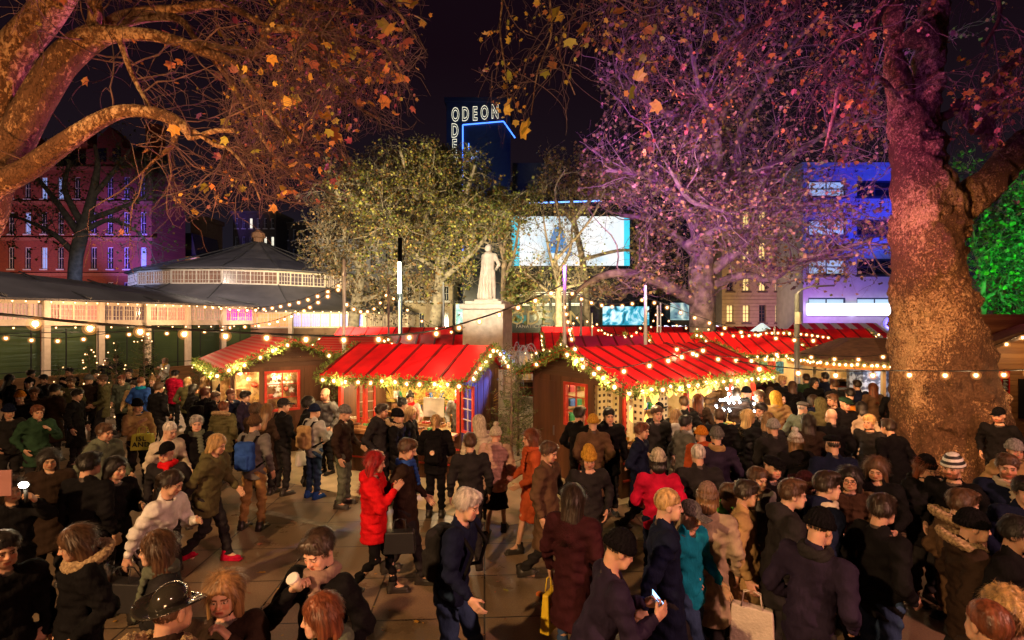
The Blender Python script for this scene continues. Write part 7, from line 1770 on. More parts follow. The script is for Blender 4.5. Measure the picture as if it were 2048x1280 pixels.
# --- things people carry
def sdf_thing(name, fn, lo, hi, st, mat, label=None, cat=None, group=None):
    k = ('thing', name)
    if k not in CACHE:
        xs, ys, zs = (np.arange(lo[i], hi[i], st) for i in range(3)); V, F = snets(fn(grid(xs, ys, zs)), xs, ys, zs); CACHE[k] = raw_mesh(name, V, F, [mat], True)
    return CACHE[k]
def pack_fn(G):
    d = rbox(G, (0, .07, .0), (.15, .075, .22), .06); d = smin(d, rbox(G, (0, .15, -.07), (.11, .035, .11), .03), .015); X, Y, Z = G
    return d + .004 * np.exp(-((Z - .08) / .006) ** 2) + wob(G, .6)
def backpack(rec, label, mat, badge=False):
    t, ps, s = rec; o = thing('backpack', label, 'backpack', world_of(rec, ps.neck * [1, 1, 0] + [0, .155, 1.19]), t.rotation_euler.z, 'backpacks worn in the crowd'); o.scale = (s, s, s)
    part('pack', sdf_thing('pack', pack_fn, (-.19, -.04, -.26), (.19, .22, .27), .012, CL['black']), o, CL[mat])
    for sg in (-1, 1):
        b = MB(); b.tube([(sg * .1, .02, .17), (sg * .12, -.05, .275), (sg * .13, -.17, .26), (sg * .14, -.315, .1), (sg * .17, -.24, -.12), (sg * .15, .0, -.18)], .018, 6); b.build('strap', CL['black'], o, True)
    if badge:
        b = MB(); b.X = Matrix.Translation((0, .19, -.0)) @ Matrix.Rotation(R(90), 4, 'X'); b.lathe([(.04, -.006), (.04, .012)], 16); b.build('badge', pm('badge_orange', (.8, .35, .12), (.8, .7, .55), scale=30, rough=.4), o)
def bag(rec, side, label, mat, size=(.3, .1, .34), tote=False, name='shopping_bag', drop=.0, txt=None):
    t, ps, s = rec; w = ps.lw if side > 0 else ps.rw; e_ = ps.le if side > 0 else ps.re; v = (w - e_) / np.linalg.norm(w - e_); p = world_of(rec, w + v * .09 - np.array([0, 0, drop]))
    o = thing(name, label, 'bag', p, t.rotation_euler.z + R(90 if not tote else 70)); a, b_, c = size; z = -.14
    m = MB(); q = .02
    m.add([(-a / 2, -b_ / 2, z), (a / 2, -b_ / 2, z), (a / 2, b_ / 2, z), (-a / 2, b_ / 2, z), (-a / 2 - q, -b_ / 2 - q, z - c), (a / 2 + q, -b_ / 2 - q, z - c), (a / 2 + q, b_ / 2 + q, z - c), (-a / 2 - q, b_ / 2 + q, z - c)],
                 [(0, 1, 2, 3), (7, 6, 5, 4), (0, 4, 5, 1), (1, 5, 6, 2), (2, 6, 7, 3), (3, 7, 4, 0)])
    bo = m.build('pouch', mat, o, bevel=.012)
    for sy in (-1, 1):
        m = MB(); m.tube([(-a * .25, sy * b_ / 2, z), (-a * .2, sy * .02, -.02), (0, 0, .0), (a * .2, sy * .02, -.02), (a * .25, sy * b_ / 2, z)], .006, 5); m.build('handle', mat, o, True)
    return o
TB = pm('teal_paper', (.03, .42, .28), rough=.5, bump=.05); YB_ = pm('yellow_paper', (.85, .6, .03), rough=.5, bump=.05); LIME = pm('lime_plastic', (.6, .62, .08), rough=.35, bump=.1)
# ------- foreground
person('man in black jacket sipping from a takeaway cup in the foreground', 637, 1072, -22, 1.80, ('jacket', 'black'), ('short', 'dark'), arms=('pocket', 'mouth'), pitch=.42, yaw=0, grip=(0, 1), skin=2, scarf='plaid', w=1.02)
CUPREC = CROWD[-1]
person('woman with brown hair and fur collared black puffer, nearer the left edge', 150, 1064, -32, 1.66, ('furhood', 'black'), ('long', 'brown'), arms=('pocket', 'pocket'), yaw=-20, pitch=.3, fur=True, skin=0)
person('woman with long brown hair and grey green scarf behind the bowler hat', 312, 1074, -52, 1.68, ('coat', 'charcoal'), ('long', 'brown'), arms=('down', 'down'), yaw=-20, pitch=.1, scarf='greygreen', skin=2)
person('person in shiny black bowler hat seen from above and behind at the bottom edge', 345, 1186, 165, 1.74, ('parka', 'dkbrown'), ('crop', 'brown'), hat=('brim', pm('shiny_black_felt', (.03, .028, .022), rough=.12, coat=.8, bump=0)), arms=('pocket', 'pocket'), fur=True)
person('young woman with centre parted brown hair looking over her dark mitten at the bottom edge', 447, 1160, 12, 1.66, ('jacket', 'dkbrown'), ('long', 'ltbrown'), arms=('mouth', 'down'), pitch=.15, grip=(1, 0), skin=0)
person('woman with short tousled auburn hair facing left at the bottom edge', 640, 1204, -75, 1.62, ('parka', 'greygreen'), ('bob', 'auburn'), arms=('down', 'down'), yaw=0, skin=2)
person('close cropped ginger haired man seen from behind in the bottom right corner', 1975, 1216, 178, 1.74, ('jacket', 'charcoal'), ('crop', 'auburn'))
person('curly fair haired person in the bottom right corner', 2014, 1196, 165, 1.70, ('jacket', 'dkbrown'), ('curly', 'blonde'))
person('broad man in black overcoat with cropped black hair, back to us on the left', 180, 912, 172, 1.78, ('coat', 'black'), ('short', 'black'), arms=('down', 'down'), w=1.1)
person('dark haired man facing right just beyond the black overcoat', 232, 922, 75, 1.68, ('jacket', 'black'), ('bob', 'black'), arms=('phone', 'down'))
person('woman with very long straight black hair glancing down on the far left', 98, 905, 28, 1.64, ('coat', 'dkbrown'), ('long', 'black'), arms=('down', 'phone'), pitch=.3, yaw=15, skin=4)
person('person in dark coat holding up a bright lamp at the left edge', 22, 962, 40, 1.66, ('coat', 'black'), ('long', 'dark'), arms=('up', 'phone'), yaw=20, grip=(1, 0)); LAMPREC = CROWD[-1]
person('person in black boots and long coat cropped by the lower left corner', 6, 1075, 60, 1.70, ('coat', 'black'), ('short', 'black'), arms=('down', 'down'))
person('brown haired man in grey green coat striding right on the left', 210, 852, 80, 1.74, ('parka', 'greygreen'), ('short', 'brown'), arms=('fwd', 'back'), legs='walk', pitch=.2)
person('bending dark haired woman in a white top walking right with a big black bag', 345, 944, 85, 1.68, ('jacket', 'white'), ('pony', 'dark'), arms=('phone', 'back'), legs='walk2', lean=.35, pitch=.4); BAGREC1 = CROWD[-1]
person('fair haired woman in olive jacket and pink trainers walking right', 435, 874, 85, 1.70, ('parka', 'olive'), ('bob', 'blonde'), arms=('fwd', 'back'), legs='walk', lean=.2, pitch=.3, shoe='pinkred')
person('man in black cap and red scarf facing us left of the centre crowd', 333, 889, 5, 1.66, ('jacket', 'charcoal'), ('crop', 'dark'), hat=('cap', 'black'), scarf='red')
person('balding grey haired man in cream jacket leaning right', 340, 846, 70, 1.72, ('jacket', 'cream'), ('crop', 'white'), arms=('fwd', 'down'), lean=.3, pitch=.35, skin=2)
person('grey haired man in black overcoat with grey green scarf', 393, 836, 35, 1.72, ('coat', 'black'), ('short', 'grey'), arms=('pocket', 'pocket'), scarf='greygreen', skin=2)
person('person in brown knit hat and khaki trousers with a blue backpack', 510, 834, 172, 1.74, ('jacket', 'grey'), ('short', 'brown'), hat=('beanie', 'brown'), arms=('cup', 'down'), bottom=('trousers', 'khaki'), legs='wide'); BP1 = CROWD[-1]
person('man in dark peaked cap and black jacket looking right at the striped stall window', 568, 800, 140, 1.76, ('jacket', 'black'), ('short', 'dark'), hat=('cap', 'charcoal'), arms=('hold', 'fwd'), legs='wide', yaw=-20)
person('bald man in grey jacket facing us between the two stalls', 650, 780, -25, 1.80, ('jacket', 'grey'), None, arms=('pocket', 'hold'), skin=1, beard=.35, w=1.08)
person('person in blue knit hat, pale patchwork jacket and striped track trousers', 630, 812, 150, 1.68, ('jacket', 'ltgrey'), None, hat=('beanie', 'navy'), arms=('hold', 'phone'), bottom=('trousers', 'denim'), shoe='blue'); BP2 = CROWD[-1]
person('person with bushy black hair behind the blue knit hat', 618, 797, 120, 1.70, ('jacket', 'black'), ('curly', 'black'), Y=10.4)
person('older man in grey knit hat and brown grey jacket standing in right profile', 690, 814, 82, 1.74, ('jacket', 'dkbrown'), ('crop', 'grey'), hat=('beanie', 'grey'), arms=('hold', 'down'), yaw=15, pitch=.25, bottom=('trousers', 'greygreen'), legs='wide', w=1.05)
person('dark haired man with sunglasses pushed up, looking right at the sweets counter', 764, 812, 60, 1.76, ('parka', 'charcoal'), ('short', 'dark'), arms=('down', 'pocket'), yaw=15, beard=.3); SUN = CROWD[-1]
person('woman in black knit hat facing right at the sweets counter', 797, 840, 80, 1.64, ('parka', 'black'), None, hat=('slouch', 'black'), arms=('fwd', 'fwd'), fur=True, Y=9.3)
person('fair haired woman in glasses facing right at the sweets counter', 822, 833, 80, 1.62, ('coat', 'black'), ('long', 'blonde'), arms=('fwd', 'fwd'), pitch=.25, Y=9.75)
person('person with dark hair bun right against the sweets counter', 806, 803, 110, 1.70, ('jacket', 'black'), ('bun', 'black'), arms=('hold', 'hold'), Y=10.35)
person('woman with long blonde ponytail, back to us at the sweets counter', 872, 834, 178, 1.66, ('puffer', 'black'), ('pony', 'blonde'), arms=('hold', 'hold'), bottom=('trousers', 'black')); BP3 = CROWD[-1]
person('stall seller with dark bun and red scarf behind the sweets counter', 820, 778, 15, 1.60, ('jacket', 'pinkbeige'), ('bun', 'black'), arms=('reach', 'hold'), scarf='red', pitch=.3, Y=11.9)
person('grey clad stall seller with red scarf at the right of the sweets counter', 918, 770, -5, 1.74, ('jacket', 'grey'), None, hat=('cap', 'ltgrey'), arms=('hold', 'hold'), scarf='red', pitch=.3, Y=11.6, skin=2)
person('person in white hooded puffer walking left by the blue wall', 957, 846, 200, 1.66, ('puffer', 'cream'), None, hat=('hood', 'cream'), arms=('down', 'down'), Y=8.6)
person('woman in cream pompom hat, pale pink puffer and black skirt walking away', 992, 851, 168, 1.62, ('puffer', 'pinkbeige'), None, hat=('pom', 'cream'), arms=('hold', 'pocket'), legs='walk2', bottom=('skirt', 'black'), scarf='cream')
person('dark haired man in grey jacket hurrying left of the pompom hat', 940, 872, 190, 1.70, ('jacket', 'charcoal'), ('short', 'brown'), arms=('down', 'down'), legs='walk')
person('woman with bright red hair and red coat walking right with a black handbag', 752, 910, 95, 1.68, ('furhood', 'red'), ('long', 'red'), arms=('cup', 'cup'), legs='walk', bottom=('leggings', 'black'), pitch=.2); BAGREC2 = CROWD[-1]
person('brown haired man in dark coat and blue scarf walking right beyond the red coat', 815, 884, 85, 1.74, ('coat', 'dkbrown'), ('short', 'brown'), arms=('fwd', 'back'), legs='walk2', scarf='blue', pitch=.35)
person('white haired man in dark jacket with backpack and jeans striding right, front centre', 935, 984, 70, 1.78, ('jacket', 'navy'), ('short', 'white'), arms=('back', 'fwd'), legs='walk', bottom=('trousers', 'denim'), lean=.2, pitch=.3, skin=2); BP4 = CROWD[-1]
person('auburn haired woman in rust red coat and heels walking left', 1060, 864, -75, 1.68, ('coat', 'rust'), ('long', 'auburn'), arms=('hold', 'hold'), legs='walk', bottom=('skirt', 'rust'), scarf='rust')
person('brown haired person in grey brown coat walking right behind the green bag', 1098, 890, 60, 1.72, ('coat', 'brown'), ('short', 'brown'), arms=('fwd', 'down'), legs='walk', pitch=.3); BAGREC3 = CROWD[-1]
person('woman with long dark hair and burgundy coat, back to us with a yellow bag', 1148, 977, 150, 1.70, ('coat', 'burgundy'), ('long', 'dark'), arms=('down', 'down'), bottom=('leggings', 'denim')); BAGREC4 = CROWD[-1]
person('person in mustard knit hat and grey top facing us below the corner stall', 1178, 900, 0, 1.66, ('jacket', 'charcoal'), None, hat=('slouch', 'mustard'), arms=('pocket', 'pocket'), pitch=.4)
person('person in dark knit hat and purple grey jacket bent over a glowing phone', 1240, 1064, 95, 1.74, ('jacket', 'purple'), ('crop', 'dark'), hat=('beanie', 'black'), arms=('phone', 'phone'), lean=.3, pitch=.5, grip=(1, 0), w=1.08); PHREC = CROWD[-1]
person('person in bright pink red jacket and cream knit hat, back to us', 1316, 904, 170, 1.68, ('jacket', 'pinkred'), ('bob', 'black'), hat=('slouch', 'cream'), arms=('hold', 'pocket'), bottom=('trousers', 'navy'), legs='walk')
person('fair haired balding man in long navy coat striding right in front of the pink jacket', 1338, 988, 80, 1.80, ('coat', 'navy'), ('crop', 'blonde'), arms=('fwd', 'back'), legs='walk', skin=2)
person('person in teal jacket and grey cap, right of the long navy coat', 1382, 1008, 40, 1.62, ('jacket', 'teal'), ('crop', 'brown'), hat=('cap', 'grey'), arms=('fwd', 'back'), legs='walk2', bottom=('trousers', 'denim'), pitch=.3)
person('person in striped pink grey knit hat and beige coat seen from behind', 1415, 972, 160, 1.68, ('coat', 'beige'), ('bob', 'ltbrown'), hat=('beanie', 'plaid'), arms=('down', 'down'), legs='walk')
person('grey headed man in dark grey coat, back to us right of the pink jacket', 1396, 895, 175, 1.70, ('coat', 'charcoal'), ('crop', 'white'), w=1.1)
person('person in grey knit hat and purple navy coat behind the grey headed man', 1433, 858, 170, 1.70, ('coat', 'purple'), ('short', 'grey'), hat=('beanie', 'grey'), scarf='tan')
person('child in orange patterned hat carried high near the corner stall counter', 1402, 868, 190, 1.60, ('puffer', 'rust'), None, hat=('beanie', 'orange'), Y=8.0)
person('brown haired man in black puffer looking at the bright light cluster', 1438, 822, 175, 1.74, ('puffer', 'black'), ('short', 'brown'), w=1.1)
person('woman with loose blonde hair and black coat laughing to the right', 1498, 824, 115, 1.68, ('coat', 'black'), ('long', 'blonde'), yaw=-20, arms=('down', 'down'))
person('dark haired man facing left beside the laughing blonde woman', 1522, 818, -60, 1.74, ('jacket', 'black'), ('short', 'black'), Y=9.4)
person('woman with long light brown hair behind the grey blue hat', 1536, 832, 150, 1.66, ('coat', 'charcoal'), ('long', 'ltbrown'), Y=8.9)
person('person in pale grey knit hat and plain dark coat, back to us', 1546, 842, 175, 1.70, ('coat', 'charcoal'), ('crop', 'grey'), hat=('beanie', 'ltgrey'), Y=8.05)
person('person in white pompom hat with black coat and pink strap, back to us', 1590, 846, 178, 1.64, ('parka', 'black'), ('long', 'ltbrown'), hat=('pom', 'white'), Y=7.35)
person('bald man in black overcoat, back to us left of the great trunk', 1662, 822, 176, 1.76, ('coat', 'black'), None, skin=2, w=1.12)
person('man in dark flat cap and navy coat in front of the bald man', 1665, 874, 170, 1.72, ('coat', 'navy'), ('crop', 'dark'), hat=('flatcap', 'black'), w=1.1)
person('person in mustard hood and tan coat, back to us beyond the blonde woman', 1550, 786, 175, 1.74, ('parka', 'tan'), None, hat=('hood', 'mustard'), w=1.1)
person('person in green beret and dark coat facing us in the right crowd', 1690, 797, 5, 1.74, ('parka', 'black'), ('crop', 'grey'), hat=('flatcap', 'dkgreen'), arms=('hold', 'hold'))
person('person in olive hood seen from behind in the right crowd', 1640, 799, 170, 1.68, ('parka', 'olive'), None, hat=('hood', 'olive'))
person('dark haired woman in beige poncho walking away near the great trunk', 1722, 808, 178, 1.64, ('poncho', 'beige'), ('bob', 'black'), legs='walk', bottom=('leggings', 'black'), shoe='tan')
person('person in long black coat stooping just left of the great trunk', 1776, 842, -170, 1.70, ('coat', 'black'), ('short', 'dark'), lean=.3, Y=8.2)
person('woman with long auburn hair and brown coat at the eight sided stall', 1745, 742, 178, 1.68, ('jacket', 'brown'), ('long', 'auburn'), Y=13.0)
person('dark coated man at the eight sided stall counter', 1714, 738, 170, 1.74, ('jacket', 'navy'), ('short', 'dark'), Y=13.2)
person('person in black jacket squeezed between the eight sided stall and the great trunk', 1788, 752, 160, 1.70, ('jacket', 'black'), ('short', 'black'), Y=12.4)
for i, (px, h, hr, ct, fc, lb) in enumerate([(1565, 1.74, ('short', 'blonde'), 'charcoal', 20, 'fair haired man in the passage beyond the corner stall'), (1584, 1.66, ('long', 'brown'), 'black', 180, 'long haired woman standing beside the grey lamp post'),
        (1612, 1.76, ('short', 'dark'), 'dkgreen', 170, 'person in long dark green coat under the hanging bulb'), (1630, 1.72, ('bob', 'black'), 'black', 0, 'person with black bob facing us in the passage'), (1650, 1.78, ('short', 'black'), 'navy', 175, 'tall dark man walking away near the round stall'),
        (1668, 1.72, ('short', 'brown'), 'charcoal', 190, 'person leaning on the end of the eight sided stall counter'), (1540, 1.7, ('short', 'brown'), 'dkbrown', 160, 'person in brown coat at the far row of stalls'), (1520, 1.66, ('long', 'dark'), 'burgundy', 90, 'person in burgundy coat crossing by the arched garland stall')]):
    person(lb, px, 740, fc, h, ('coat' if i % 2 else 'jacket', ct), hr, Y=(14.2, 13.6, 14.6, 13.9, 14.8, 13.4, 15.4, 14.9)[i], legs=('stand', 'walk')[i % 2])
person('dark haired man in brown coat facing left behind the mustard hood', 1518, 777, -70, 1.74, ('jacket', 'dkbrown'), ('short', 'brown'), Y=11.2)
person('man in dark brown coat, back to us at the far end of the corner stall', 1472, 776, 170, 1.76, ('jacket', 'dkbrown'), ('short', 'dark'), Y=11.4)
person('person in black knit hat turning at the far end of the corner stall', 1494, 772, 110, 1.72, ('jacket', 'charcoal'), None, hat=('beanie', 'black'), Y=11.9)
person('person with pointed brown hood looking left beyond the crowd', 1540, 766, 160, 1.62, ('parka', 'brown'), None, hat=('hood', 'brown'), Y=12.6)
person('child in fur lined dark hood facing us in the right crowd', 1564, 766, 10, 1.55, ('parka', 'black'), None, hat=('hood', 'black'), Y=12.0)
person('person with long dark hair between the pompom hat and the bald man', 1616, 822, 170, 1.68, ('coat', 'dkbrown'), ('long', 'dark'), Y=8.6)
person('dark haired woman turning right in the middle of the right crowd', 1628, 778, 60, 1.66, ('jacket', 'navy'), ('bob', 'dark'), Y=11.0)
person('brown haired person hurrying left in the right crowd', 1665, 778, -80, 1.70, ('jacket', 'brown'), ('short', 'brown'), legs='walk', Y=10.9)
person('person in black with orange backpack in the right crowd', 1700, 768, 165, 1.74, ('jacket', 'black'), ('short', 'black'), Y=11.6); BP5 = CROWD[-1]
person('fair haired person in grey jacket next to the beige poncho', 1738, 835, -60, 1.66, ('jacket', 'charcoal'), ('short', 'blonde'), legs='walk', Y=8.7)
person('older man in grey flat cap among the heads right of the mustard hood', 1605, 800, 120, 1.68, ('jacket', 'greygreen'), ('crop', 'grey'), hat=('flatcap', 'grey'), Y=10.0)
# corner stall customers
person('man in black jacket with green collar looking into the lattice window', 1160, 812, 130, 1.76, ('jacket', 'black'), ('short', 'dark'), hat=None, arms=('pocket', 'pocket'), Y=8.9)
person('person in fawn coat with yellow hat, back to us at the corner stall', 1186, 824, 178, 1.70, ('coat', 'brown'), None, hat=('beanie', 'mustard'), Y=8.45)
person('dark haired young man in black jacket facing us at the corner stall', 1218, 820, 5, 1.76, ('parka', 'black'), ('short', 'black'), arms=('down', 'down'), yaw=0, Y=8.75, skin=0)
person('smiling man in dark jacket facing us in front of the amber lanterns', 1314, 816, 10, 1.76, ('jacket', 'charcoal'), ('short', 'brown'), arms=('down', 'pocket'), Y=9.0, skin=2)
person('rosy faced person in navy coat turning right at the corner stall counter', 1284, 848, 60, 1.68, ('coat', 'navy'), ('short', 'auburn'), Y=7.9, legs='walk')
person('brown haired woman in pale shawl at the corner stall counter', 1352, 820, 165, 1.66, ('parka', 'ltgrey'), ('bob', 'ltbrown'), Y=9.2)
person('dark haired person in blue grey coat before the amber lanterns', 1372, 838, 100, 1.68, ('coat', 'grey'), ('short', 'black'), Y=8.5)
person('person with tousled brown hair lit by the bright light cluster', 1368, 800, 170, 1.74, ('jacket', 'black'), ('short', 'brown'), Y=10.3)
person('long haired person in silhouette against the bright light cluster', 1395, 795, 175, 1.70, ('jacket', 'dkbrown'), ('long', 'auburn'), Y=10.9)
person('person in black brimmed hat shopping behind the smiling man', 1318, 796, 178, 1.68, ('jacket', 'black'), None, hat=('brim', 'black'), Y=9.75)
person('stall keeper at the far end of the corner stall counter', 1424, 782, -20, 1.74, ('jacket', 'brown'), ('short', 'brown'), arms=('hold', 'hold'), Y=12.6, z0=.1)
# right foreground
person('young man in left third of the trio, dark hooded jacket, striding right', 1586, 966, 78, 1.78, ('parka', 'charcoal'), ('fade', 'brown'), arms=('fwd', 'pocket'), legs='walk', lean=.15, skin=2)
person('young man with quiff in clear right profile, dark jacket over pale shirt', 1655, 953, 82, 1.80, ('parka', 'navy'), ('fade', 'dark'), arms=('fwd', 'pocket'), legs='walk2', scarf='cream', skin=2)
person('broad man in black knit hat and dark purple jacket, back to us', 1640, 1024, 120, 1.78, ('jacket', 'purple'), ('crop', 'dark'), hat=('beanie', 'black'), arms=('pocket', 'pocket'), lean=.2, pitch=.4, w=1.12, scarf='charcoal')
person('young man in black jacket with pale hem and blue jeans looking right', 1765, 998, 100, 1.76, ('jacket', 'black'), ('short', 'dark'), arms=('pocket', 'pocket'), yaw=15, pitch=.2, bottom=('trousers', 'denim'), skin=0)
person('person in dark brimmed hat turned left behind the young men', 1610, 945, -30, 1.70, ('jacket', 'black'), ('short', 'brown'), hat=('brim', 'burgundy'), Y=5.15)
person('dark haired woman in glasses and brown fur jacket facing left', 1700, 942, -35, 1.66, ('furhood', 'brown'), ('long', 'black'), arms=('fold', 'fold'), Y=5.55); GL1 = CROWD[-1]
person('brown haired woman looking down left in black coat', 1752, 922, -40, 1.68, ('coat', 'black'), ('long', 'brown'), arms=('hold', 'pocket'), pitch=.35, Y=5.85)
person('person in grey scarf left of the young men', 1516, 952, 20, 1.64, ('jacket', 'grey'), ('short', 'brown'), legs='walk', Y=5.6)
person('person in dark flat cap close behind the young men', 1545, 944, 15, 1.68, ('jacket', 'black'), ('crop', 'brown'), hat=('flatcap', 'black'), Y=5.9)
person('person in mustard and brown coat carrying a cream tote bag', 1495, 975, 60, 1.68, ('coat', 'tan'), ('short', 'dark'), arms=('down', 'down'), legs='walk', Y=5.0); BAGREC5 = CROWD[-1]
person('person in green jacket crouching forward with brown hair', 1462, 982, 60, 1.58, ('jacket', 'green'), ('short', 'brown'), lean=.3, Y=5.3)
person('woman in glasses and dark hood warming her hands beside the great trunk', 1853, 902, 5, 1.66, ('furhood', 'black'), ('long', 'auburn'), hat=('beanie', 'black'), arms=('mouth', 'mouth'), pitch=.3, Y=6.0); GL2 = CROWD[-1]
person('bearded man in black and white striped hat facing left by the great trunk', 1905, 899, -60, 1.76, ('jacket', 'black'), None, hat=('beanie', striped_roof('striped_knit', (.02, .02, .02), (.75, .75, .72), 2, 17.0)), beard=.8, Y=5.65)
person('bearded man in thick cream scarf at the right edge', 2015, 905, -35, 1.78, ('coat', 'navy'), ('short', 'brown'), arms=('mouth', 'pocket'), scarf='cream', beard=.6, Y=5.6)
person('brown haired man with fur hood facing right at the lower right', 1928, 988, 75, 1.74, ('furhood', 'brown'), ('short', 'brown'), fur=True, skin=2)
person('person in black knit hat and dark fur hood in front at the lower right', 1948, 1028, 65, 1.68, ('furhood', 'dkbrown'), ('crop', 'blonde'), hat=('beanie', 'black'), fur=True)
person('man in dark peaked cap and beard behind the great trunk at the right edge', 1997, 812, -60, 1.74, ('jacket', 'black'), ('crop', 'dark'), hat=('cap', 'black'), beard=.7, Y=8.9)
person('person in long black coat beside the chalet wall', 1995, 780, -150, 1.76, ('coat', 'black'), ('short', 'dark'), Y=10.6)
person('person in pale grey knit hat above the cream scarf man', 2030, 880, -20, 1.66, ('jacket', 'tan'), None, hat=('beanie', 'ltgrey'), Y=6.8)
person('person in navy coat filling the right edge', 2052, 960, -20, 1.74, ('coat', 'navy'), ('short', 'black'), Y=4.9)
person('person in dark coat cropped by the right edge below the cream scarf', 2040, 1060, 30, 1.74, ('coat', 'black'), ('short', 'black'), Y=3.9)
# ------- left crowd
LC = [(20, 752, 160, 1.72, ('jacket', 'black'), ('long', 'black'), None, 'black haired woman glancing right at the far left edge'),
 (58, 758, 30, 1.74, ('jacket', 'black'), None, ('cap', 'black'), 'man in tall black cap by the boarded wall'),
 (86, 752, -20, 1.70, ('jacket', 'charcoal'), ('short', 'black'), None, 'dark haired man before the boarded wall'),
 (138, 738, 5, 1.80, ('jacket', 'black'), ('short', 'black'), None, 'tall clean shaven man facing us by the lit firs'),
 (142, 757, 12, 1.76, ('jacket', 'olive'), ('short', 'brown'), None, 'bearded man in olive jacket holding a pale cup'),
 (178, 752, -170, 1.76, ('jacket', 'dkbrown'), None, ('beanie', 'grey'), 'man in light grey knit hat, dark coat, left crowd'),
 (190, 742, 60, 1.74, ('jacket', 'black'), ('short', 'black'), None, 'dark haired man behind the light grey knit hat'),
 (204, 753, -45, 1.78, ('parka', 'olive'), ('short', 'brown'), None, 'man in brown green parka with striped collar facing left'),
 (213, 718, 60, 1.72, ('jacket', 'charcoal'), ('short', 'black'), None, 'boyish figure by the cream post of the tent wing'),
 (232, 712, 5, 1.76, ('jacket', 'black'), None, ('beanie', 'dkbrown'), 'man in dark knit hat drinking near the cream post'),
 (243, 753, 0, 1.70, ('parka', 'greygreen'), ('short', 'auburn'), None, 'ginger haired man in grey green parka, left crowd'),
 (258, 740, 20, 1.76, ('jacket', 'black'), ('short', 'dark'), None, 'dark haired man with light stubble facing right, left crowd'),
 (292, 718, 0, 1.76, ('jacket', 'black'), ('crop', 'brown'), None, 'stocky man in black top standing before the tall lit fir'),
 (329, 718, -20, 1.68, ('jacket', 'cream'), ('long', 'ltbrown'), None, 'woman in cream jacket and mustard scarf by the tall lit fir'),
 (268, 764, 5, 1.64, ('jacket', 'tan'), ('short', 'dark'), None, 'shorter dark haired person left of the bright blue jacket'),
 (283, 757, 175, 1.74, ('jacket', 'blue'), ('crop', 'auburn'), None, 'man in bright blue jacket with turquoise collar, back to us'),
 (304, 755, 15, 1.64, ('jacket', 'black'), ('bun', 'ltbrown'), None, 'woman with tied back hair facing us beside the blue jacket'),
 (318, 768, 165, 1.76, ('jacket', 'black'), ('short', 'brown'), None, 'man in plain black coat, back to us beside the blue jacket'),
 (350, 743, 170, 1.74, ('puffer', 'pinkred'), ('short', 'black'), None, 'person in crimson puffer, back to us in the left crowd'),
 (376, 757, 175, 1.72, ('jacket', 'olive'), ('crop', 'blonde'), None, 'fair cropped man in olive brown coat, back to us'),
 (411, 756, 160, 1.66, ('jacket', 'charcoal'), ('long', 'ltbrown'), None, 'woman with loose light brown hair near the striped stall'),
 (446, 752, 130, 1.78, ('jacket', 'black'), ('crop', 'blonde'), None, 'tall fair man stooping toward the striped stall shelves'),
 (462, 759, 100, 1.72, ('jacket', 'black'), None, ('beanie', 'black'), 'person in black knit hat at the striped stall shelves'),
 (411, 778, 170, 1.76, ('jacket', 'black'), ('short', 'auburn'), None, 'man with large black backpack in the left crowd'),
 (431, 786, 80, 1.64, ('jacket', 'black'), ('short', 'brown'), None, 'small woman in right profile beside the black backpack'),
 (462, 781, 75, 1.72, ('jacket', 'navy'), ('crop', 'auburn'), None, 'man in navy jacket looking right at the shelves'),
 (491, 785, 100, 1.70, ('jacket', 'purple'), ('short', 'black'), None, 'person in purple black jacket close to the shelves'),
 (448, 806, 175, 1.64, ('furhood', 'olive'), ('short', 'auburn'), None, 'person in dark olive coat with yellow fur trim'),
 (512, 812, 170, 1.62, ('jacket', 'dkbrown'), ('curly', 'brown'), None, 'curly haired person just beyond the brown knit hat'),
 (276, 802, 60, 1.68, ('jacket', 'tan'), None, ('slouch', 'black'), 'woman in black cap and beige waistcoat drinking, lime bag on her arm'),
 (18, 812, 60, 1.68, ('jacket', 'charcoal'), None, ('beanie', 'navy'), 'person in navy knit hat at the far left edge'),
 (40, 785, 30, 1.68, ('jacket', 'black'), None, ('beanie', 'orange'), 'person with an orange edged dark hat on the far left'),
 (68, 778, 40, 1.72, ('coat', 'dkbrown'), ('short', 'brown'), None, 'dark coated man hurrying right on the far left'),
 (75, 815, 60, 1.70, ('parka', 'dkgreen'), ('short', 'auburn'), None, 'ginger haired person in dark green parka on the far left'),
 (110, 772, 170, 1.76, ('coat', 'dkbrown'), ('short', 'black'), None, 'man in long brown coat, back to us by the firs'),
 (388, 772, 140, 1.66, ('jacket', 'black'), ('bob', 'black'), None, 'small dark haired person in front of the olive brown coat'),
 (155, 782, 100, 1.70, ('coat', 'black'), ('short', 'black'), None, 'person in long black coat beneath the light grey knit hat'),
 (62, 742, 150, 1.70, ('jacket', 'black'), ('short', 'dark'), None, 'dark figure against the boarded wall left of the firs'),
 (535, 812, 170, 1.66, ('coat', 'dkbrown'), ('long', 'ltbrown'), None, 'woman with light brown hair right of the blue backpack')]
AR = [('pocket', 'pocket'), ('down', 'down'), ('hold', 'pocket'), ('cup', 'pocket'), ('pocket', 'hold')]
for i, (px, py, fc, h, ct, hr, ht, lb) in enumerate(LC):
    person(lb, px, py, fc, h, ct, hr, hat=ht, arms=('hold', 'cup') if 'drinking' in lb or 'cup' in lb else AR[i % 5], legs=('stand', 'wide', 'stand', 'walk')[i % 4] if 'hurry' not in lb else 'walk', pitch=.12 if i % 2 else .25, skin=(0, 2, 1, 0, 4)[i % 5], beard=.5 if 'beard' in lb else 0,
           scarf='mustard' if 'mustard scarf' in lb else ('teal' if 'turquoise' in lb else None), fur='fur trim' in lb)
    if 'large black backpack' in lb: BP6 = CROWD[-1]
    if 'lime bag' in lb: BAGREC6 = CROWD[-1]
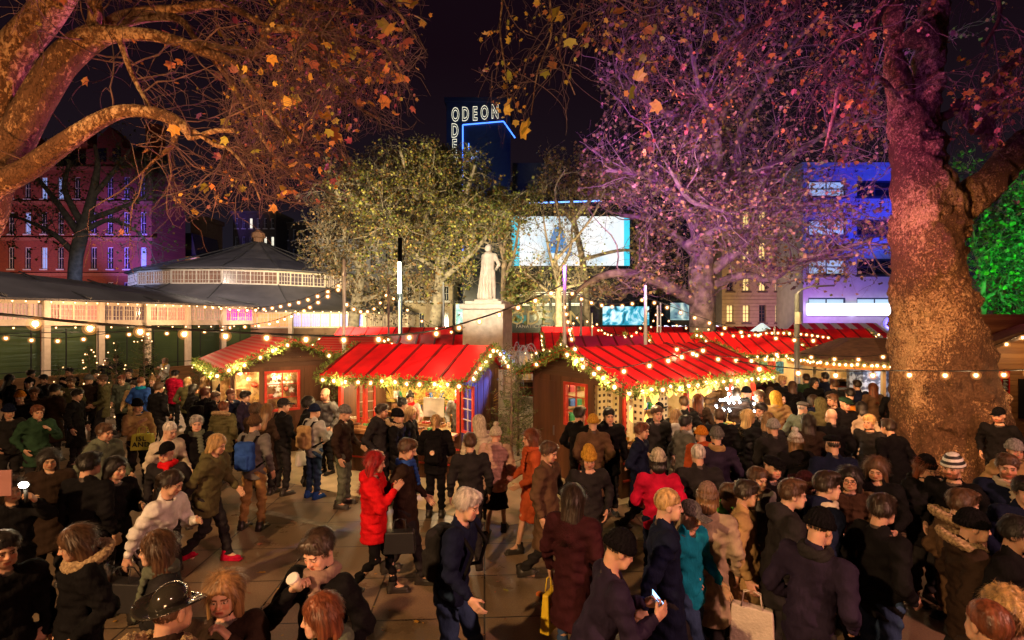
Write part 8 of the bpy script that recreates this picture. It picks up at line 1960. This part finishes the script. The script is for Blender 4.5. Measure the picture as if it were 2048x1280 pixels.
# ------- carried things
backpack(BP1, 'bright blue backpack worn over the grey jacket', 'blue'); backpack(BP2, 'tan patterned backpack on the pale patchwork jacket', 'tan')
backpack(BP3, 'black backpack with small round orange badge below the ponytail', 'black', True); backpack(BP4, 'dark backpack of the white haired striding man', 'charcoal')
backpack(BP5, 'orange backpack in the right crowd', 'orange'); backpack(BP6, 'large plain black backpack in the left crowd', 'black')
M_BLKB = pm('black_bag_leather', (.02, .02, .022), rough=.4, bump=.2)
bag(BAGREC1, -1, 'big black shoulder bag of the bending woman in white', M_BLKB, (.42, .16, .28), name='handbag')
bag(BAGREC2, -1, 'black handbag hanging at the red coat', M_BLKB, (.32, .14, .24), name='handbag', drop=.42)
bag(BAGREC3, 1, 'flat teal paper shopping bag', TB, (.30, .08, .34)); bag(BAGREC4, 1, 'flat yellow paper shopping bag by the burgundy coat', YB_, (.26, .06, .36))
bag(BAGREC5, -1, 'cream canvas tote bag hanging among the right foreground crowd', pm('canvas', (.62, .55, .45), (.5, .44, .36), scale=10, bump=.4), (.34, .1, .36), name='tote_bag')
lb_ = bag(BAGREC6, -1, 'lime yellow plastic bag lettered SL AND on the left', LIME, (.34, .12, .30), name='carrier_bag', drop=.12)
lb_.rotation_euler = (0, 0, R(14))
for k, tx in enumerate(('ISL', 'AND')): put_text(tx, .13, pm('dark_letters', (.02, .02, .02)), (.0, -.087, -.22 - .11 * k), lb_)
for lab, key, side, mt in (('small white carrier bag of the man in the dark peaked cap', 'looking right at the striped stall', -1, pm('white_paper', (.7, .68, .62), rough=.5)), ('red gift bag hanging beside the fawn coat at the corner stall', 'fawn coat with yellow hat', 1, pm('red_paper', (.6, .03, .03), rough=.4)),
                    ('brown paper bag carried by the person in grey scarf', 'person in grey scarf left', 1, pm('brown_paper', (.35, .2, .1), rough=.7)), ('blue striped bag of the cropped brown coat man by the firs', 'long brown coat, back to us by the firs', -1, pm('blue_paper', (.05, .12, .5), rough=.5)),
                    ('pale paper bag of the smiling man at the lanterns', 'smiling man in dark jacket', 1, pm('pale_paper', (.6, .5, .36), rough=.6))):
    for rec in CROWD:
        if key in rec[0]['label']: bag(rec, side, lab, mt, (.22, .08, .26)); break
# takeaway cup at the sipping man's mouth
def cup_at(rec, side, label, c=(.8, .62, .45)):
    t, ps, s = rec; w = ps.lw if side > 0 else ps.rw; e_ = ps.le if side > 0 else ps.re; v = (w - e_) / np.linalg.norm(w - e_); p = world_of(rec, w + v * .10 + np.array([0, -.045, 0]))
    o = thing('takeaway_cup', label, 'cup', p, t.rotation_euler.z, 'takeaway cups in the crowd'); m = MB(); m.lathe([(.028, -.06), (.038, .045)], 14); m.build('paper_cup', pm('paper_cup', c, rough=.5), o, True)
    m = MB(); m.lathe([(.041, .045), (.041, .055), (.034, .062)], 14); m.build('lid', pm('cup_lid', (.85, .84, .8), rough=.4), o); return o
c = cup_at(CUPREC, -1, 'takeaway cup raised to the lips of the man in black'); c.rotation_euler.x = R(35)
for rec in CROWD:
    if 'pale cup' in rec[0]['label']: cup_at(rec, -1, 'pale cup held by the bearded man in olive')
# handheld lamp and pink placard at the left edge
p = P(47, 970, 4.55); t = thing('handheld_lamp', 'brilliant oval lamp held up at the left edge', 'lamp', p, R(20)); m = MB(); m.ball((0, 0, 0), (.036, .015, .028), 14, 8); m.build('bulb_face', em('lamp_white', (1, .95, .8), 40), t, True)
m = MB(); m.ball((0, .022, 0), (.040, .02, .032), 14, 8); m.tube([(0, .03, -.05), (0, .05, -.16)], .015, 8); m.build('housing', M_CABLE, t, True); lamp('handheld_light', 'POINT', p - Vector((0, .06, 0)), 3, (1, .7, .4), size=.05)
pb = P(8, 962, 4.9); t = thing('placard', 'pale pink card held at the left edge above the oval lamp', 'card', pb, R(8)); m = MB(); m.box(-.25, .06, 0, .012, -.14, .10); m.build('card', pm('pink_card', (.34, .15, .14), (.28, .12, .11), rough=.6), t)
# phone glow
t_, ps, s = PHREC; p = world_of(PHREC, ps.lw + np.array([-.03, -.08, .03])); t = thing('mobile_phone', 'mobile phone with glowing blue screen in front of the dark knit hat', 'phone', p, R(40)); t.rotation_euler = (R(-40), 0, R(75))
m = MB(); m.box(-.04, .04, -.004, .004, -.075, .075); m.build('body', M_CABLE, t); m = MB(); m.box(-.036, .036, -.006, -.0045, -.068, .068); m.box(-.036, .036, .0045, .006, -.068, .068); m.build('screen', em('phone_blue', (.25, .5, 1), 4), t)
# glasses
def glasses(rec, label, up=0.0, sun=False):
    t, ps, s = rec; o = thing('glasses', label, 'glasses', world_of(rec, ps.head), 0); o.rotation_euler = (Matrix.Rotation(t.rotation_euler.z, 3, 'Z') @ Matrix(ps.HR.tolist())).to_euler()
    m = MB()
    for sg in (-1, 1):
        c = [(sg * .032 + .022 * math.cos(a), -.112 + up * .45, up + .018 * math.sin(a)) for a in np.linspace(0, 2 * pi, 15)]; m.tube(c, .0022, 5); m.tube([(sg * .055, -.108 + up * .45, up + .004), (sg * .082, .0, up + .002)], .002, 4)
    m.tube([(-.01, -.114 + up * .45, up + .004), (.01, -.114 + up * .45, up + .004)], .002, 4); m.build('frame', M_CABLE, o)
    if sun: m = MB(); [m.ball((sg * .032, -.112 + up * .45, up), (.02, .003, .016), 10, 6) for sg in (-1, 1)]; m.build('lens', pm('dark_lens', (.01, .01, .01), rough=.05), o)
glasses(GL1, 'thin dark glasses of the woman in brown fur jacket'); glasses(GL2, 'dark glasses of the woman warming her hands'); glasses(SUN, 'sunglasses pushed up into dark hair at the sweets counter', .105, True)
# litter
p = gp(1080, 1188, .03); o = MB(); o.ball((0, 0, 0), (.05, .045, .03), 9, 6); q = o.build('crumpled_wrapper', pm('wrapper', (.85, .45, .05), (.8, .1, .05), scale=30, rough=.4)); q.location = p; tag(q, 'crumpled orange food wrapper lying on the paving', 'litter')
r_ = random.Random(8)
V, F, c = leaf_geo(np.array([tuple(gp(r_.uniform(100, 1900), r_.uniform(960, 1275), .01)) for _ in range(240)]), np.random.default_rng(3), .055, True, cols=AUT)
V[:, 2] = .008 + (V[:, 2] - .01) * .12 + .012
me = raw_mesh('fallen_leaves', V, F, [M_LEAF]); set_col(me, 'tint', c); q = mesh_obj('fallen_leaves', me); q['kind'] = 'stuff'; q['label'] = 'scattered dry leaves on the paving'
